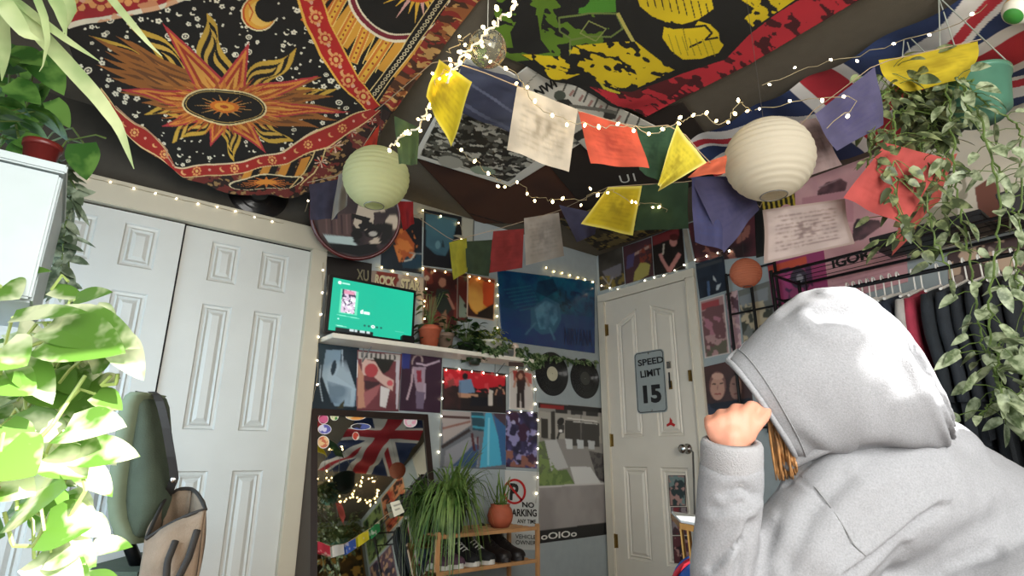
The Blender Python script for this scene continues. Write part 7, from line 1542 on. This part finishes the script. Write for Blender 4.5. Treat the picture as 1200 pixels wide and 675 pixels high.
# trousers and socks
TR = M('dark_denim', (.12, .15, .22), .85, var=.2, bump=.3, bscale=260); m = MB()
ch = []
for s_ in (1, -1):
    hp = pel+LS*.10*s_; kn = hp+LF*.44+LS*.06*s_+[0, 0, .02]; an = np.array([kn[0], kn[1], .12])+LF*.03; ch.append([(*(pel+[0, 0, .03]), .14), (*hp, .105), (*kn, .075), (*an, .056)])
V3, F3 = remeshed(capsules(ch), .010, 5); mesh('trousers', V3, F3, TR, pt, True)
# blonde hair falling out under the hood
HAIR = M('blonde_hair', (.66, .48, .30), .45, var=.35, scale=60); m = MB(); r = random.Random(3)
for k in range(90):
    f = r.random(); x0 = 903+26*f+r.uniform(-2, 2); y0 = 486+34*f; p = [(x0-2, y0-18, 1.02+r.uniform(-.02, .03)), (x0, y0+6, 1.01+r.uniform(-.02, .03)), (x0+3+r.uniform(-2, 2), y0+26, 1.01+r.uniform(-.02, .03)), (x0+8+r.uniform(-3, 3), 556+r.uniform(-4, 8), 1.02+r.uniform(-.01, .03))]
    m.tube(resample([C(*q) for q in p], 9), [.0016, .0022, .0024, .0024, .0024, .0022, .002, .0016, .0008], 5)
m.build('hair', HAIR, pt, True)
# low stool the person sits on
t = thing('round_stool', (pel[0], pel[1], 0), 'low round stool under the seated person', 'stool'); MB().lathe((pel[0], pel[1], .20), [(0, 0), (.19, 0), (.205, .02), (.205, .06), (.18, .078), (0, .08)], 36).build('seat', M('grey_stool_cushion', (.35, .35, .36), .85), t, True)
for a in (.8, 2.4, 3.9, 5.5): MB().tube([(pel[0]+.13*math.cos(a), pel[1]+.13*math.sin(a), .20), (pel[0]+.16*math.cos(a), pel[1]+.16*math.sin(a), 0)], .014, 8).build('leg', BAM, t)
# ================================================================ what the leaning mirror sees on the far side of the room
c_ = lantern(600, 100, 100, .30, MATS['cream_paper'], 'white paper lantern on the far side of the room, seen in the mirror')
mv = np.array([2.20, -.02, 2.02])-np.array(c_.location[:])
c_.location = tuple(np.array(c_.location[:])+mv)
for ch in c_.children:
    if ch.name.startswith('hanging_thread'): bpy.data.objects.remove(ch)
MB().tube([(2.20, -.02, c_.location[2]+.29), (2.20, -.02, ZC)], .0008, 5).build('hanging_thread', MATS['dark_thread'], None) if False else None
ORG[c_.name] = np.array(c_.location[:]); MB().tube([(2.20, -.02, c_.location[2]+.28), (2.20, -.02, ZC)], .0008, 5).build('hanging_thread', MATS['dark_thread'], c_)
def rposter(y0, y1, z0, z1, c0, c1, c2, sd, lab, plane=RIGHT, x0=None, x1=None):
    s = Sheet(plane.off(.004), None, 70, 90, None) if False else Sheet(None, None, 70, 90, corners3=([(XD-.004, y1, z1), (XD-.004, y0, z1), (XD-.004, y0, z0), (XD-.004, y1, z0)] if x0 is None else [(x1, YR+.004, z1), (x0, YR+.004, z1), (x0, YR+.004, z0), (x1, YR+.004, z0)]))
    s.fill(c0); s.soft(None, c1, 6, sd, .8); s.blotch(None, c2, 10, .58, sd+1); border(s, c1, .03); tag(s.build('wall_poster', PAPER), lab, 'poster')
rposter(-.55, .02, 1.95, 2.38, 'b5432f', 'd8a070', '3a2420', 61, 'orange and red poster high on the right wall behind the viewer, seen in the mirror')
rposter(-1.1, -.58, 1.85, 2.36, '3c5a3a', '8fa060', '1c2418', 62, 'green poster high on the right wall behind the viewer, seen in the mirror')
rposter(-1.1, -.5, 1.30, 1.82, '2a2a3a', '6a4a5a', 'b08a70', 63, 'dark violet poster low on the right wall behind the viewer, seen in the mirror')
rposter(-.45, .0, 1.35, 1.90, '7d2f2a', 'c8b090', '201818', 64, 'maroon and cream poster on the right wall behind the viewer, seen in the mirror')
rposter(0, 0, 1.70, 2.36, '2c241c', '7a5a30', 'd0a050', 65, 'brown and gold poster on the wall behind the viewer, seen in the mirror', x0=2.5, x1=3.1)
fairy([(1.7, .12, 2.34), (1.95, -.02, 2.28), (2.25, .08, 2.36), (2.5, -.1, 2.3), (2.8, .0, 2.36), (2.95, -.3, 2.25), (2.6, -.4, 2.33), (2.3, -.25, 2.3), (2.0, -.35, 2.36)], .05, .006, 'tangle of fairy lights behind the viewer, seen in the mirror', seed=51, jit=.04)
fairy([(2.3, .05, 2.3), (2.45, -.1, 2.15), (2.6, .02, 2.22), (2.75, -.15, 2.1), (2.9, -.05, 2.25)], .05, .006, 'second knot of fairy lights behind the viewer, seen in the mirror', seed=52, jit=.05)
t = thing('hanging_basket', (2.62, -.62, 1.82), 'hanging basket of ferny green behind the viewer, seen in the mirror', 'plant pot', 'hanging baskets'); pot(np.array([2.62, -.62, 1.82]), .08, .1, .12, GPOT, t); bush(t, (2.62, -.62, 1.95), .26, .22, 160, .09, .05, VINE2, 71, .5); MB().tube([(2.62, -.62, 1.94), (2.62, -.62, ZC)], .002, 5).build('hanger_wire', MATS['pale_wire'], t)
